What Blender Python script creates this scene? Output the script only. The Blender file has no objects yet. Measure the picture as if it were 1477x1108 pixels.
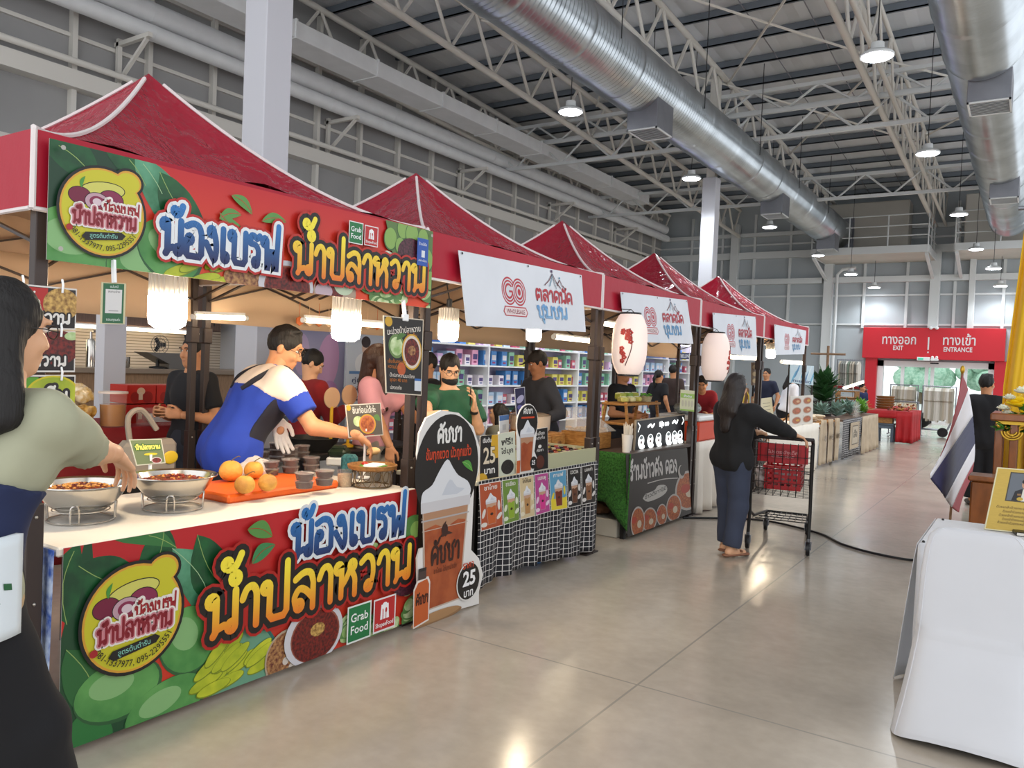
import bpy, bmesh, math, random
import numpy as np
from mathutils import Vector, Matrix
sc = bpy.context.scene
COL = sc.collection
PI = math.pi
random.seed(7)
# ------------------------------------------------------------------ camera
IW, IH, FPX = 1477, 1108, 1140.0
CAMH = 1.6
YAW, PITCH, ROLL = -.582214, -.025321, .041172
_F = Vector((math.sin(YAW) * math.cos(PITCH), math.cos(YAW) * math.cos(PITCH), math.sin(PITCH)))
_R0 = Vector((math.cos(YAW), -math.sin(YAW), 0))
_U0 = _R0.cross(_F)
_R = _R0 * math.cos(ROLL) + _U0 * math.sin(ROLL)
_U = _U0 * math.cos(ROLL) - _R0 * math.sin(ROLL)
EYE = Vector((0, 0, CAMH))
cam_d = bpy.data.cameras.new('camera')
cam_d.sensor_fit = 'HORIZONTAL'
cam_d.sensor_width = 36.0
cam_d.lens = 36.0 * FPX / IW
cam_d.clip_start = .05
cam_d.clip_end = 400
cam = bpy.data.objects.new('camera', cam_d)
COL.objects.link(cam)
cam.matrix_world = Matrix(((_R.x, _U.x, -_F.x, 0), (_R.y, _U.y, -_F.y, 0), (_R.z, _U.z, -_F.z, CAMH), (0, 0, 0, 1)))
sc.camera = cam
def at(px, py, X=None, Y=None, Z=None):
 """the point of a plane X=, Y= or Z= seen at a photo pixel (used to survey the place)"""
 d = _F + _R * ((px - IW / 2) / FPX) - _U * ((py - IH / 2) / FPX)
 if X is not None:
  t = (X - EYE.x) / d.x
 elif Y is not None:
  t = (Y - EYE.y) / d.y
 else:
  t = (Z - EYE.z) / d.z
 return EYE + d * t
# ------------------------------------------------------------------ world, exposure
wd = bpy.data.worlds.new('daylight')
sc.world = wd
wd.use_nodes = True
wn = wd.node_tree.nodes
wn['Background'].inputs[0].default_value = (.93, .96, 1.0, 1)
wn['Background'].inputs[1].default_value = 1.0
sc.view_settings.view_transform = 'Standard'
sc.view_settings.look = 'None'
sc.view_settings.gamma = 1
sc.view_settings.use_curve_mapping = False
sc.view_settings.exposure = 0.85
sc.cycles.max_bounces = 6
sc.cycles.diffuse_bounces = 3
sc.cycles.glossy_bounces = 3
sc.cycles.transmission_bounces = 4
sc.cycles.transparent_max_bounces = 8
sc.cycles.caustics_reflective = False
sc.cycles.caustics_refractive = False
sc.cycles.sample_clamp_indirect = 4
sc.cycles.use_denoising = True
# ------------------------------------------------------------------ materials
def lin(c):
 if isinstance(c, str):
  c = c.lstrip('#')
  c = tuple(int(c[i:i + 2], 16) / 255 for i in (0, 2, 4))
 return tuple(v / 12.92 if v <= .04045 else ((v + .055) / 1.055) ** 2.4 for v in c)
MATS = {}
def mat(name, col, rough=.55, metal=0, emit=0, var=0, vscale=8, bump=0, bscale=60, trans=0, alpha=1, coat=0, spec=.5, col2=None, ior=1.45, sheen=0, detail=4, stretch=None):
 """principled material; var mixes towards col2 (or a darker tone) with noise, bump adds fine relief"""
 if name in MATS:
  return MATS[name]
 m = bpy.data.materials.new(name)
 m.use_nodes = True
 nt = m.node_tree
 b = nt.nodes['Principled BSDF']
 c = lin(col)
 b.inputs['Base Color'].default_value = (*c, 1)
 b.inputs['Roughness'].default_value = rough
 b.inputs['Metallic'].default_value = metal
 b.inputs['Specular IOR Level'].default_value = spec
 b.inputs['IOR'].default_value = ior
 if trans: b.inputs['Transmission Weight'].default_value = trans
 if alpha < 1: b.inputs['Alpha'].default_value = alpha
 if coat:
  b.inputs['Coat Weight'].default_value = coat
  b.inputs['Coat Roughness'].default_value = .08
 if sheen: b.inputs['Sheen Weight'].default_value = sheen
 if emit:
  b.inputs['Emission Color'].default_value = (*c, 1)
  b.inputs['Emission Strength'].default_value = emit
 if var or bump:
  tc = nt.nodes.new('ShaderNodeTexCoord')
  src = tc.outputs['Object']
  if stretch:
   mp = nt.nodes.new('ShaderNodeMapping')
   mp.inputs['Scale'].default_value = stretch
   nt.links.new(src, mp.inputs[0])
   src = mp.outputs[0]
 if var:
  n = nt.nodes.new('ShaderNodeTexNoise')
  n.inputs['Scale'].default_value = vscale
  n.inputs['Detail'].default_value = detail
  nt.links.new(src, n.inputs['Vector'])
  r = nt.nodes.new('ShaderNodeValToRGB')
  c2 = lin(col2) if col2 else tuple(v * (1 - var) for v in c)
  r.color_ramp.elements[0].position = .35
  r.color_ramp.elements[1].position = .65
  r.color_ramp.elements[0].color = (*c2, 1)
  r.color_ramp.elements[1].color = (*c, 1)
  nt.links.new(n.outputs[0], r.inputs[0])
  nt.links.new(r.outputs[0], b.inputs['Base Color'])
 if bump:
  n2 = nt.nodes.new('ShaderNodeTexNoise')
  n2.inputs['Scale'].default_value = bscale
  n2.inputs['Detail'].default_value = 3
  nt.links.new(src, n2.inputs['Vector'])
  bp = nt.nodes.new('ShaderNodeBump')
  bp.inputs['Strength'].default_value = bump
  bp.inputs['Distance'].default_value = .02
  nt.links.new(n2.outputs[0], bp.inputs['Height'])
  nt.links.new(bp.outputs[0], b.inputs['Normal'])
 MATS[name] = m
 return m
def ink(col):
 """printed colour of a poster or banner"""
 m = MATS.get('ink_' + col)
 if m is None:
  m = mat('ink_' + col, col, rough=.42)
  i = m.node_tree.nodes['Principled BSDF'].inputs['Base Color']
  i.default_value = (*[v * .78 for v in i.default_value[:3]], 1)
 return m
# ------------------------------------------------------------------ mesh builder
class MB:
 def __init__(s):
  s.v = []; s.f = []; s.m = []; s.mats = []; s.cur = 0
 def mat(s, m):
  if m not in s.mats: s.mats.append(m)
  s.cur = s.mats.index(m)
  return s
 def add(s, vs, fs):
  o = len(s.v)
  s.v.extend([tuple(v) for v in vs])
  for f in fs:
   s.f.append([i + o for i in f]); s.m.append(s.cur)
  return s
 def box(s, c, d, rz=0, b=0, M=None):
  hx, hy, hz = d[0] / 2, d[1] / 2, d[2] / 2
  b = min(b, hx * .8, hy * .8, hz * .8)
  if b <= 0:
   vs = [(x, y, z) for x in (-hx, hx) for y in (-hy, hy) for z in (-hz, hz)]
   fs = [(0, 1, 3, 2), (4, 6, 7, 5), (0, 4, 5, 1), (2, 3, 7, 6), (0, 2, 6, 4), (1, 5, 7, 3)]
  else:
   vs = []; idx = {}
   for sx in (-1, 1):
    for sy in (-1, 1):
     for sz in (-1, 1):
      for ax in range(3):
       p = [sx * (hx - b), sy * (hy - b), sz * (hz - b)]
       p[ax] = (sx, sy, sz)[ax] * (hx, hy, hz)[ax]
       idx[(sx, sy, sz, ax)] = len(vs); vs.append(p)
   fs = []
   for ax in range(3):
    o1, o2 = [(1, 2), (2, 0), (0, 1)][ax]
    for sg in (-1, 1):
     q = []
     for a, bb in ((-1, -1), (1, -1), (1, 1), (-1, 1)):
      k = [0, 0, 0]; k[ax] = sg; k[o1] = a; k[o2] = bb
      q.append(idx[(*k, ax)])
     fs.append(q if sg > 0 else q[::-1])
   for ax in range(3):
    o1, o2 = [(1, 2), (2, 0), (0, 1)][ax]
    for a in (-1, 1):
     for bb in (-1, 1):
      q = []
      for t, w in ((-1, o1), (1, o1), (1, o2), (-1, o2)):
       k = [0, 0, 0]; k[ax] = t; k[o1] = a; k[o2] = bb
       q.append(idx[(*k, w)])
      fs.append(q if a * bb > 0 else q[::-1])
   for k in [(x, y, z) for x in (-1, 1) for y in (-1, 1) for z in (-1, 1)]:
    q = [idx[(*k, 0)], idx[(*k, 1)], idx[(*k, 2)]]
    fs.append(q if k[0] * k[1] * k[2] > 0 else q[::-1])
  if M is None:
   cr, sr = math.cos(rz), math.sin(rz)
   vs = [(c[0] + x * cr - y * sr, c[1] + x * sr + y * cr, c[2] + z) for x, y, z in vs]
  else:
   vs = [tuple(Vector(c) + M @ Vector(v)) for v in vs]
  return s.add(vs, fs)
 def span(s, a, b_, bev=0):
  """axis-aligned box between two corners"""
  return s.box([(a[i] + b_[i]) / 2 for i in range(3)], [abs(b_[i] - a[i]) for i in range(3)], b=bev)
 def bar(s, p, q, r, n=8, r2=None, cap=True):
  return s.tube([p, q], r, n, cap, r2=r2)
 def tube(s, pts, r, n=8, cap=True, closed=False, r2=None, up=None):
  pts = [Vector(p) for p in pts]
  N = len(pts)
  rad = r if isinstance(r, (list, tuple)) else [r + ((r2 - r) * i / max(N - 1, 1) if r2 is not None else 0) for i in range(N)]
  vs = []; prev = None
  for i, p in enumerate(pts):
   if closed:
    t = pts[(i + 1) % N] - pts[i - 1]
   else:
    t = pts[min(i + 1, N - 1)] - pts[max(i - 1, 0)]
   if t.length < 1e-9: t = Vector((0, 0, 1))
   t.normalize()
   if prev is None:
    a = Vector((0, 0, 1)) if abs(t.z) < .9 else Vector((1, 0, 0))
    u = t.cross(a).normalized()
   else:
    u = (prev - t * prev.dot(t))
    u = u.normalized() if u.length > 1e-6 else t.orthogonal().normalized()
   prev = u
   w = t.cross(u)
   for k in range(n):
    an = 2 * PI * (k + .5) / n
    vs.append(p + (u * math.cos(an) + w * math.sin(an)) * rad[i])
  fs = []
  for i in range(N if closed else N - 1):
   j = (i + 1) % N
   for k in range(n):
    l = (k + 1) % n
    fs.append((i * n + k, i * n + l, j * n + l, j * n + k))
  if cap and not closed:
   fs.append(tuple(range(n))[::-1]); fs.append(tuple((N - 1) * n + k for k in range(n)))
  return s.add(vs, fs)
 def sbar(s, p, q, w, h=None):
  """rectangular section bar from p to q"""
  h = h or w
  p = Vector(p); q = Vector(q); t = (q - p)
  L = t.length; t.normalize()
  a = Vector((0, 0, 1)) if abs(t.z) < .95 else Vector((0, 1, 0))
  u = t.cross(a).normalized(); v = u.cross(t)
  M = Matrix((u, t, v)).transposed()
  return s.box((p + q) / 2, (w, L, h), M=M)
 def lathe(s, prof, c=(0, 0, 0), n=24, M=None, ang=2 * PI):
  full = abs(ang - 2 * PI) < 1e-6
  k = n if full else n + 1
  vs = []
  for r, z in prof:
   for i in range(k):
    a = ang * i / n
    p = Vector((r * math.cos(a), r * math.sin(a), z))
    if M is not None: p = M @ p
    vs.append(p + Vector(c))
  fs = []
  for j in range(len(prof) - 1):
   for i in range(n):
    i2 = (i + 1) % k
    fs.append((j * k + i, j * k + i2, (j + 1) * k + i2, (j + 1) * k + i))
  if full:
   if prof[0][0] > 1e-6: fs.append(tuple(range(k))[::-1])
   if prof[-1][0] > 1e-6: fs.append(tuple((len(prof) - 1) * k + i for i in range(k)))
  return s.add(vs, fs)
 def ball(s, c, r, n=16, m=10, M=None):
  r = (r, r, r) if not isinstance(r, (tuple, list)) else r
  vs = []; fs = []
  for j in range(m + 1):
   th = PI * j / m
   for i in range(n):
    a = 2 * PI * i / n
    p = Vector((r[0] * math.sin(th) * math.cos(a), r[1] * math.sin(th) * math.sin(a), -r[2] * math.cos(th)))
    if M is not None: p = M @ p
    vs.append(p + Vector(c))
  for j in range(m):
   for i in range(n):
    fs.append((j * n + i, j * n + (i + 1) % n, (j + 1) * n + (i + 1) % n, (j + 1) * n + i))
  return s.add(vs, fs)
 def grid(s, fn, nu, nv, flip=False):
  vs = [fn(i / nu, j / nv) for j in range(nv + 1) for i in range(nu + 1)]
  fs = []
  for j in range(nv):
   for i in range(nu):
    a = j * (nu + 1) + i
    q = (a, a + 1, a + nu + 2, a + nu + 1)
    fs.append(q[::-1] if flip else q)
  return s.add(vs, fs)
 def prism(s, poly, ax, a, b_):
  """extrude a 2D polygon along axis ax from a to b_"""
  n = len(poly)
  def mk(p, w):
   q = list(p); q.insert(ax, w); return q
  vs = [mk(p, a) for p in poly] + [mk(p, b_) for p in poly]
  fs = [tuple(range(n))[::-1], tuple(range(n, 2 * n))] + [(i, (i + 1) % n, n + (i + 1) % n, n + i) for i in range(n)]
  return s.add(vs, fs)
 def build(s, name, material=None, parent=None, smooth=True, loc=None, angle=38, fix=False, thick=0):
  me = bpy.data.meshes.new(name)
  me.from_pydata(s.v, [], s.f)
  ms = s.mats if s.mats else [material]
  for m in ms: me.materials.append(m)
  if s.mats:
   me.polygons.foreach_set('material_index', s.m)
  if fix:
   bm = bmesh.new(); bm.from_mesh(me)
   bmesh.ops.recalc_face_normals(bm, faces=bm.faces); bm.to_mesh(me); bm.free()
  if smooth:
   me.polygons.foreach_set('use_smooth', [True] * len(me.polygons))
   me.set_sharp_from_angle(angle=math.radians(angle))
  me.update()
  o = bpy.data.objects.new(name, me)
  COL.objects.link(o)
  if thick:
   md = o.modifiers.new('thickness', 'SOLIDIFY'); md.thickness = thick; md.offset = 0
  if parent is not None:
   o.parent = parent
   w = bpy_world(parent)
   o.matrix_parent_inverse = w.inverted()
  if loc is not None:
   # put the origin at loc without moving the shape
   L = Vector(loc)
   me.transform(Matrix.Translation(-L)); o.location = L
  return o
def bpy_world(o):
 M = o.matrix_basis.copy()
 while o.parent is not None:
  M = o.parent.matrix_basis @ o.matrix_parent_inverse @ M
  o = o.parent
 return M
def tag(o, label=None, cat=None, group=None, kind=None):
 if label: o['label'] = label
 if cat: o['category'] = cat
 if group: o['group'] = group
 if kind: o['kind'] = kind
 return o
def thing(name, label, cat, loc=(0, 0, 0), group=None):
 o = bpy.data.objects.new(name, None)
 COL.objects.link(o)
 o.location = loc
 o.empty_display_size = .1
 return tag(o, label, cat, group)
def struct(mb, name, material=None, parent=None, **k):
 o = mb.build(name, material, parent, **k)
 if parent is None: o['kind'] = 'structure'
 return o
def dup(o, loc, label=None, rz=None, sc_=None):
 """copy of a thing with copies of its parts and sub-parts"""
 def rec(q, par):
  c = q.copy(); COL.objects.link(c)
  if par is not None: c.parent = par
  for ch in q.children: rec(ch, c)
  return c
 r = rec(o, None)
 r.location = loc
 if label: r['label'] = label
 if rz is not None: r.rotation_euler = (0, 0, rz)
 if sc_ is not None: r.scale = (sc_, sc_, sc_)
 return r
def lerp(a, b, t): return a + (b - a) * t
def catmull(pts, n=6, closed=False):
 P = [Vector(p) for p in pts]; out = []
 N = len(P)
 for i in range(N if closed else N - 1):
  if closed:
   p0, p1, p2, p3 = P[i - 1], P[i], P[(i + 1) % N], P[(i + 2) % N]
  else:
   p0, p1, p2, p3 = P[max(i - 1, 0)], P[i], P[i + 1], P[min(i + 2, N - 1)]
  for k in range(n):
   t = k / n
   out.append(.5 * ((2 * p1) + (p2 - p0) * t + (2 * p0 - 5 * p1 + 4 * p2 - p3) * t * t + (3 * p1 - p0 - 3 * p2 + p3) * t ** 3))
 if not closed: out.append(P[-1])
 return out
# ------------------------------------------------------------------ setting materials
def floor_material():
 m = bpy.data.materials.new('polished_concrete'); m.use_nodes = True
 nt = m.node_tree; b = nt.nodes['Principled BSDF']
 tc = nt.nodes.new('ShaderNodeTexCoord')
 n1 = nt.nodes.new('ShaderNodeTexNoise'); n1.inputs['Scale'].default_value = .55; n1.inputs['Detail'].default_value = 8; n1.inputs['Roughness'].default_value = .62
 n2 = nt.nodes.new('ShaderNodeTexNoise'); n2.inputs['Scale'].default_value = 14; n2.inputs['Detail'].default_value = 6
 nt.links.new(tc.outputs['Object'], n1.inputs['Vector']); nt.links.new(tc.outputs['Object'], n2.inputs['Vector'])
 r = nt.nodes.new('ShaderNodeValToRGB')
 r.color_ramp.elements[0].position = .3; r.color_ramp.elements[1].position = .72
 r.color_ramp.elements[0].color = (*lin('a1978a'), 1); r.color_ramp.elements[1].color = (*lin('cbbfae'), 1)
 nt.links.new(n1.outputs[0], r.inputs[0])
 mx = nt.nodes.new('ShaderNodeMixRGB'); mx.blend_type = 'MULTIPLY'; mx.inputs[0].default_value = .22
 nt.links.new(r.outputs[0], mx.inputs[1]); nt.links.new(n2.outputs[0], mx.inputs[2])
 # saw-cut joints every six metres
 sp = nt.nodes.new('ShaderNodeSeparateXYZ'); nt.links.new(tc.outputs['Object'], sp.inputs[0])
 def joint(out, off):
  a = nt.nodes.new('ShaderNodeMath'); a.operation = 'ADD'; a.inputs[1].default_value = off; nt.links.new(out, a.inputs[0])
  w = nt.nodes.new('ShaderNodeMath'); w.operation = 'PINGPONG'; w.inputs[1].default_value = 3.0; nt.links.new(a.outputs[0], w.inputs[0])
  l = nt.nodes.new('ShaderNodeMath'); l.operation = 'LESS_THAN'; l.inputs[1].default_value = .006; nt.links.new(w.outputs[0], l.inputs[0])
  return l.outputs[0]
 mxm = nt.nodes.new('ShaderNodeMath'); mxm.operation = 'MAXIMUM'
 nt.links.new(joint(sp.outputs[0], 1.6), mxm.inputs[0]); nt.links.new(joint(sp.outputs[1], 2.3), mxm.inputs[1])
 m2 = nt.nodes.new('ShaderNodeMixRGB'); m2.inputs[2].default_value = (*lin('918b82'), 1)
 nt.links.new(mxm.outputs[0], m2.inputs[0]); nt.links.new(mx.outputs[0], m2.inputs[1])
 nt.links.new(m2.outputs[0], b.inputs['Base Color'])
 rr = nt.nodes.new('ShaderNodeMapRange'); rr.inputs['To Min'].default_value = .12; rr.inputs['To Max'].default_value = .27
 nt.links.new(n1.outputs[0], rr.inputs['Value']); nt.links.new(rr.outputs[0], b.inputs['Roughness'])
 b.inputs['Specular IOR Level'].default_value = .6
 return m
M_wall = mat('wall_sheet', 'a3a2a1', rough=.6, var=.12, vscale=.6)
M_wallfar = mat('wall_sheet_far', 'b4bbbf', rough=.6, var=.1, vscale=.5)
M_steel = mat('painted_steel', 'dedad2', rough=.5)
M_steelw = mat('white_steel', 'd9dcdc', rough=.5)
M_purlin = mat('grey_purlin', '737b84', rough=.5)
M_roof = mat('roof_sheet', 'e6e9ec', rough=.45, var=.1, vscale=.8)
M_column = mat('column_cladding', 'c2c2c8', rough=.5)
M_duct = mat('galvanised_duct', 'c2c9ce', rough=.28, metal=.92, var=.22, vscale=1.5)
M_galv = mat('galvanised_sheet', '8d8f96', rough=.4, metal=.6, var=.15, vscale=3)
M_duct_white = mat('white_duct_wrap', 'e6e7e8', rough=.5, var=.06, vscale=3)
M_red = mat('red_panel', 'c82430', rough=.4)
M_white = mat('white_paint', 'eceded', rough=.45)
M_black = mat('black_plastic', '17171a', rough=.4)
M_blackmetal = mat('black_powder_coat', '1f1d1c', rough=.45, metal=.2)
M_lamp = mat('lamp_diffuser', 'f2f8ff', emit=14)
M_cable = mat('dark_cable', '2a2b2e', rough=.6)
# ------------------------------------------------------------------ floor, walls, roof
XL, YF = -14.5, 34.0
mb = MB(); mb.span((-15.5, -3.5, -.12), (7, 34.1, 0))
struct(mb, 'floor', floor_material(), smooth=False)
def zt(y): return 10.1 - .046 * y          # top chord of the roof frame
def zb(y): return 8.95 - .0446 * y         # bottom chord
# left wall: sheeting with shallow ribs
mb = MB()
mb.span((XL - .2, -3.5, 0), (XL, 34.2, 10.4))
struct(mb, 'wall_left', M_wall, smooth=False)
mb = MB().mat(M_steel)
y = -2.6
while y < 33.8:
 mb.span((XL, y, 2.9), (XL + .14, y + .09, 9.6)); y += 1.42
struct(mb, 'trim_wall_studs', smooth=False)
for k, (z, d, r) in enumerate(((6.12, .3, .30), (5.0, .05, .1), (7.05, .05, .07), (3.4, .08, .16), (8.4, .06, .1))):
 mb = MB().mat(M_steel); mb.span((XL, -3.4, z), (XL + d, 33.9, z + r))
 if k == 0:
  mb.tube([(XL + .36, -3.4, z + .42), (XL + .36, 33.9, z + .42)], .06, 10)
 struct(mb, 'trim_%d' % (k + 1))
# far wall with its door opening
DX0, DX1, DZ = -5.14, -1.18, 2.34
mb = MB()
mb.span((-15, YF, 0), (DX0, YF + .2, 8.9)); mb.span((DX1, YF, 0), (7, YF + .2, 8.9)); mb.span((DX0, YF, DZ), (DX1, YF + .2, 8.9))
struct(mb, 'wall_far', M_wallfar, smooth=False)
mb = MB().mat(M_steelw)
for px in (1246.5, 1308, 1377, 1447.6):
 x = at(px, 430, Y=YF).x
 mb.span((x - .05, YF - .1, 3.6), (x + .05, YF, 8.4))
for x in (-13, -11.6, -10.2, -8.7, .6, 2, 3.4):
 mb.span((x - .05, YF - .1, 2.8), (x + .05, YF, 8.4))
for z in (3.75, 4.9, 7.1):
 mb.span((-14.5, YF - .07, z - .035), (7, YF, z + .035))
struct(mb, 'trim_wall_girts', smooth=False)
mb = MB().mat(M_steelw)
for a, b_ in ((-14.4, -7.35), (-6.95, 7)):
 mb.span((a, YF - .3, 5.4), (b_, YF, 5.62)); mb.span((a, YF - .22, 6.5), (b_, YF, 6.78)); mb.span((a, YF - .2, 7.45), (b_, YF, 7.6))
struct(mb, 'trim_wall_beam', smooth=False)
for n, x in enumerate((-7.1, -3.27, -2.05, -11.0)):
 w = .17 if n != 2 else .1
 mb = MB().mat(M_steelw); mb.span((x - w, YF - .34, 3.6 if n in (1, 2) else 0), (x + w, YF - .02, 6.6 if n < 3 else 8), .01)
 struct(mb, 'column_far_wall', smooth=False)
mb = MB().mat(M_steelw)
xr = at(1206, 430, Y=YF - .4).x
mb.tube([(xr, YF - .4, 1.0), (xr, YF - .4, 5.7), (xr + .2, YF - .45, 5.9), (xr + .7, YF - .5, 5.95)], .06, 8)
mb.build('drain_pipe')
tag(bpy.data.objects['drain_pipe'], 'white vertical drain pipe beside the far wall column left of the entrance', 'pipe')
# roof: ribbed sheets laid on purlins
mb = MB()
def roofpt(u, v):
 x = lerp(-14.7, 7, u); y = lerp(-3.5, 34.4, v)
 return (x, y, zt(y) + .32 + .018 * (1 if int(u * 87) % 2 else 0))
mb.grid(roofpt, 87, 1, flip=True)
struct(mb, 'ceiling', M_roof, smooth=False)
mb = MB().mat(M_purlin)
y = 5.2
while y < 33.9:
 z = zt(y)
 mb.span((-14.6, y, z + .14), (6.5, y + .04, z + .31)); mb.span((-14.6, y, z + .14), (6.5, y + .09, z + .16))
 y += 1.32
struct(mb, 'trim_purlins', smooth=False)
mb = MB().mat(M_galv)
for x in (-12.6, -9.4, -8.2, -5.6, -4.4, -1.9, -.4, 1.2):
 mb.tube([(x, 4, zt(4) + .16), (x, 33.8, zt(33.8) + .16)], .014, 5)
struct(mb, 'trim_sag_rods', smooth=False)
def truss(X, y0, y1, r1=.075, r2=.04, step=1.55, top=True):
 mb = MB().mat(M_steel)
 mb.tube([(X, y0, zb(y0)), (X, y1, zb(y1))], r1, 10)
 mb.tube([(X, y0, zt(y0)), (X, y1, zt(y1))], r1, 10)
 n = int((y1 - y0) / step)
 for i in range(n):
  a = lerp(y0, y1, i / n); b_ = lerp(y0, y1, (i + 1) / n); m = (a + b_) / 2
  mb.bar((X, a, zt(a)), (X, m, zb(m)), r2, 6); mb.bar((X, m, zb(m)), (X, b_, zt(b_)), r2, 6)
 return struct(mb, 'roof_truss')
for X in (-14.0, -10.8, -7.0, -3.35, 1.6):
 truss(X, 3.0, 33.6)
truss(-3.0, 14.5, 33.6, .05, .03)
def cross_truss(Y, x0, x1, z0, z1, r1=.05, r2=.03, step=1.5):
 mb = MB().mat(M_steelw)
 mb.sbar((x0, Y, z0), (x1, Y, z0), .09); mb.sbar((x0, Y, z1), (x1, Y, z1), .09)
 n = int((x1 - x0) / step)
 for i in range(n):
  a = lerp(x0, x1, i / n); b_ = lerp(x0, x1, (i + 1) / n); m = (a + b_) / 2
  mb.bar((a, Y, z1), (m, Y, z0), r2, 6); mb.bar((m, Y, z0), (b_, Y, z1), r2, 6)
 return struct(mb, 'roof_cross_truss')
q = at(1045, 146, X=-7.0); q2 = at(1056, 169, Y=q.y)
cross_truss(q.y, -14.3, 5, q2.z, q.z + .1)
q = at(1162, 239, X=-5.6)
cross_truss(20.2, -14.3, 5, 7.55, 8.25)
cross_truss(26.5, -14.3, 5, 7.25, 7.95)
# diagonal wind bracing under the roof
mb = MB().mat(M_steel)
for x0, x1, y0, y1 in ((-7, -3.3, 9, 14.5), (-3.3, -7, 9, 14.5), (-7, -3.3, 14.5, 20.2), (-3.3, -7, 14.5, 20.2), (-7, -3.3, 20.2, 26.5), (-3.3, -7, 20.2, 26.5), (-3.3, 1.6, 20.2, 26.5), (1.6, -3.3, 20.2, 26.5), (-10.8, -7, 14.5, 20.2), (-7, -10.8, 14.5, 20.2)):
 mb.bar((x0, y0, zt(y0) - .1), (x1, y1, zt(y1) - .1), .03, 6)
struct(mb, 'trim_roof_bracing')
# ------------------------------------------------------------------ columns
def column(x0, y0, a, ztop):
 mb = MB().mat(M_column)
 mb.span((x0 - a, y0, 0), (x0, y0 + a, ztop), .012)
 mb.mat(M_steel).span((x0 - a * .8, y0 + a * .2, ztop), (x0 - a * .2, y0 + a * .8, zt(y0)))
 return struct(mb, 'column', smooth=False)
column(-7.0, 5.59, .36, 7.4)
column(-7.0, 19.72, .36, 6.6)
# ------------------------------------------------------------------ ducts
def spiral_duct(X, Z, R, y0, y1, label):
 t = thing('spiral_duct', label, 'air duct', (X, y0, Z - R))
 mb = MB().mat(M_duct)
 n = 40; step = .055
 k = int((y1 - y0) / step)
 vs = []; fs = []
 for i in range(k + 1):
  y = y0 + i * step
  r = R * (1.0 if i % 2 == 0 else .966)
  if int(y / 1.85) != int((y - step) / 1.85): r = R * 1.02
  for j in range(n):
   a = 2 * PI * j / n
   vs.append((X + r * math.cos(a), y + .028 * math.sin(a * 2), Z + r * math.sin(a)))
 for i in range(k):
  for j in range(n):
   l = (j + 1) % n
   fs.append((i * n + j, (i + 1) * n + j, (i + 1) * n + l, i * n + l))
 mb.add(vs, fs)
 mb.build('pipe', parent=t, angle=25)
 return t
def diffuser(t, X, Y, zt_, zb_, w=.72):
 mb = MB().mat(M_galv)
 mb.span((X - w / 2, Y - w * .62, zb_), (X + w / 2, Y + w * .62, zt_), .006)
 d = mb.build('outlet_box', parent=t)
 mb = MB().mat(M_steelw)
 for a, b_ in (((X - w / 2, Y - w * .62), (X - w / 2 + .03, Y + w * .62)), ((X + w / 2 - .03, Y - w * .62), (X + w / 2, Y + w * .62)), ((X - w / 2, Y - w * .62), (X + w / 2, Y - w * .62 + .03)), ((X - w / 2, Y + w * .62 - .03), (X + w / 2, Y + w * .62))):
  mb.span((a[0], a[1], zb_ - .02), (b_[0], b_[1], zb_ + .01))
 for i in range(11):
  y = Y - w * .56 + w * 1.12 * i / 10
  mb.box((X, y, zb_ + .0), (w - .06, .05, .006), M=Matrix.Rotation(.6, 3, 'X'))
 mb.build('louvre_grille', parent=d)
d1 = spiral_duct(-6.6, 7.1, .585, 2.6, 32.2, 'long silver spiral air duct with three outlet boxes left of the roof centre')
for Y in (14.3, 23.2, 30.2): diffuser(d1, -6.45, Y, 6.75, 6.18, .62)
mb = MB().mat(M_galv)
mb.span((-7.1, 32.2, 6.5), (-6.1, 32.75, 7.65), .02); mb.span((-7.2, 32.45, 6.4), (-6.0, 32.55, 7.75))
mb.build('plenum', parent=d1)
d2 = spiral_duct(-.92, 7.1, .6, 4.2, 31.0, 'silver spiral air duct with outlet boxes at the upper right of the hall')
for Y in (15.3, 23.2): diffuser(d2, -.82, Y, 6.75, 6.18, .62)
# hanging rods of the ducts
mb = MB().mat(M_cable)
for X, ys in ((-6.6, (8.5, 12, 16, 20, 24, 28)), (-.92, (14, 18, 22, 26))):
 for y in ys:
  for s in (-.6, .6):
   mb.tube([(X + s, y, 7.1), (X + s, y, zt(y) + .2)], .01, 5)
struct(mb, 'trim_duct_hangers')
mb = MB().mat(M_duct_white)
mb.span((-13.0, -2, 7.78), (-12.3, 27.5, 8.12), .01)
for i in range(13): mb.span((-13.03, -1 + i * 2.3, 7.76), (-12.27, -.95 + i * 2.3, 8.14))
tag(mb.build('rectangular_duct', smooth=False), 'long white rectangular duct hung along the left side wall', 'air duct')
for z, r, x, l in ((7.82, .2, -13.95, 'thicker upper white insulated pipe along the left wall'), (7.42, .15, -13.85, 'thinner lower white insulated pipe along the left wall')):
 mb = MB().mat(M_duct_white); mb.tube([(x, -3, z), (x, 33, z)], r, 16)
 for i in range(16): mb.tube([(x, -2.5 + i * 2.2, z), (x, -2.46 + i * 2.2, z)], r * 1.03, 16)
 tag(mb.build('insulated_pipe'), l, 'pipe')
for i, y in enumerate((3.0, 8.2, 13.4, 18.6, 23.8, 29)):
 mb = MB().mat(M_steel)
 mb.sbar((XL, y, 7.2), (-13.4, y, 7.2), .08); mb.sbar((XL + .1, y, 6.5), (-13.5, y, 7.15), .06); mb.sbar((XL + .1, y, 6.4), (XL + .1, y, 7.3), .08)
 struct(mb, 'trim_pipe_bracket', smooth=False)
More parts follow.
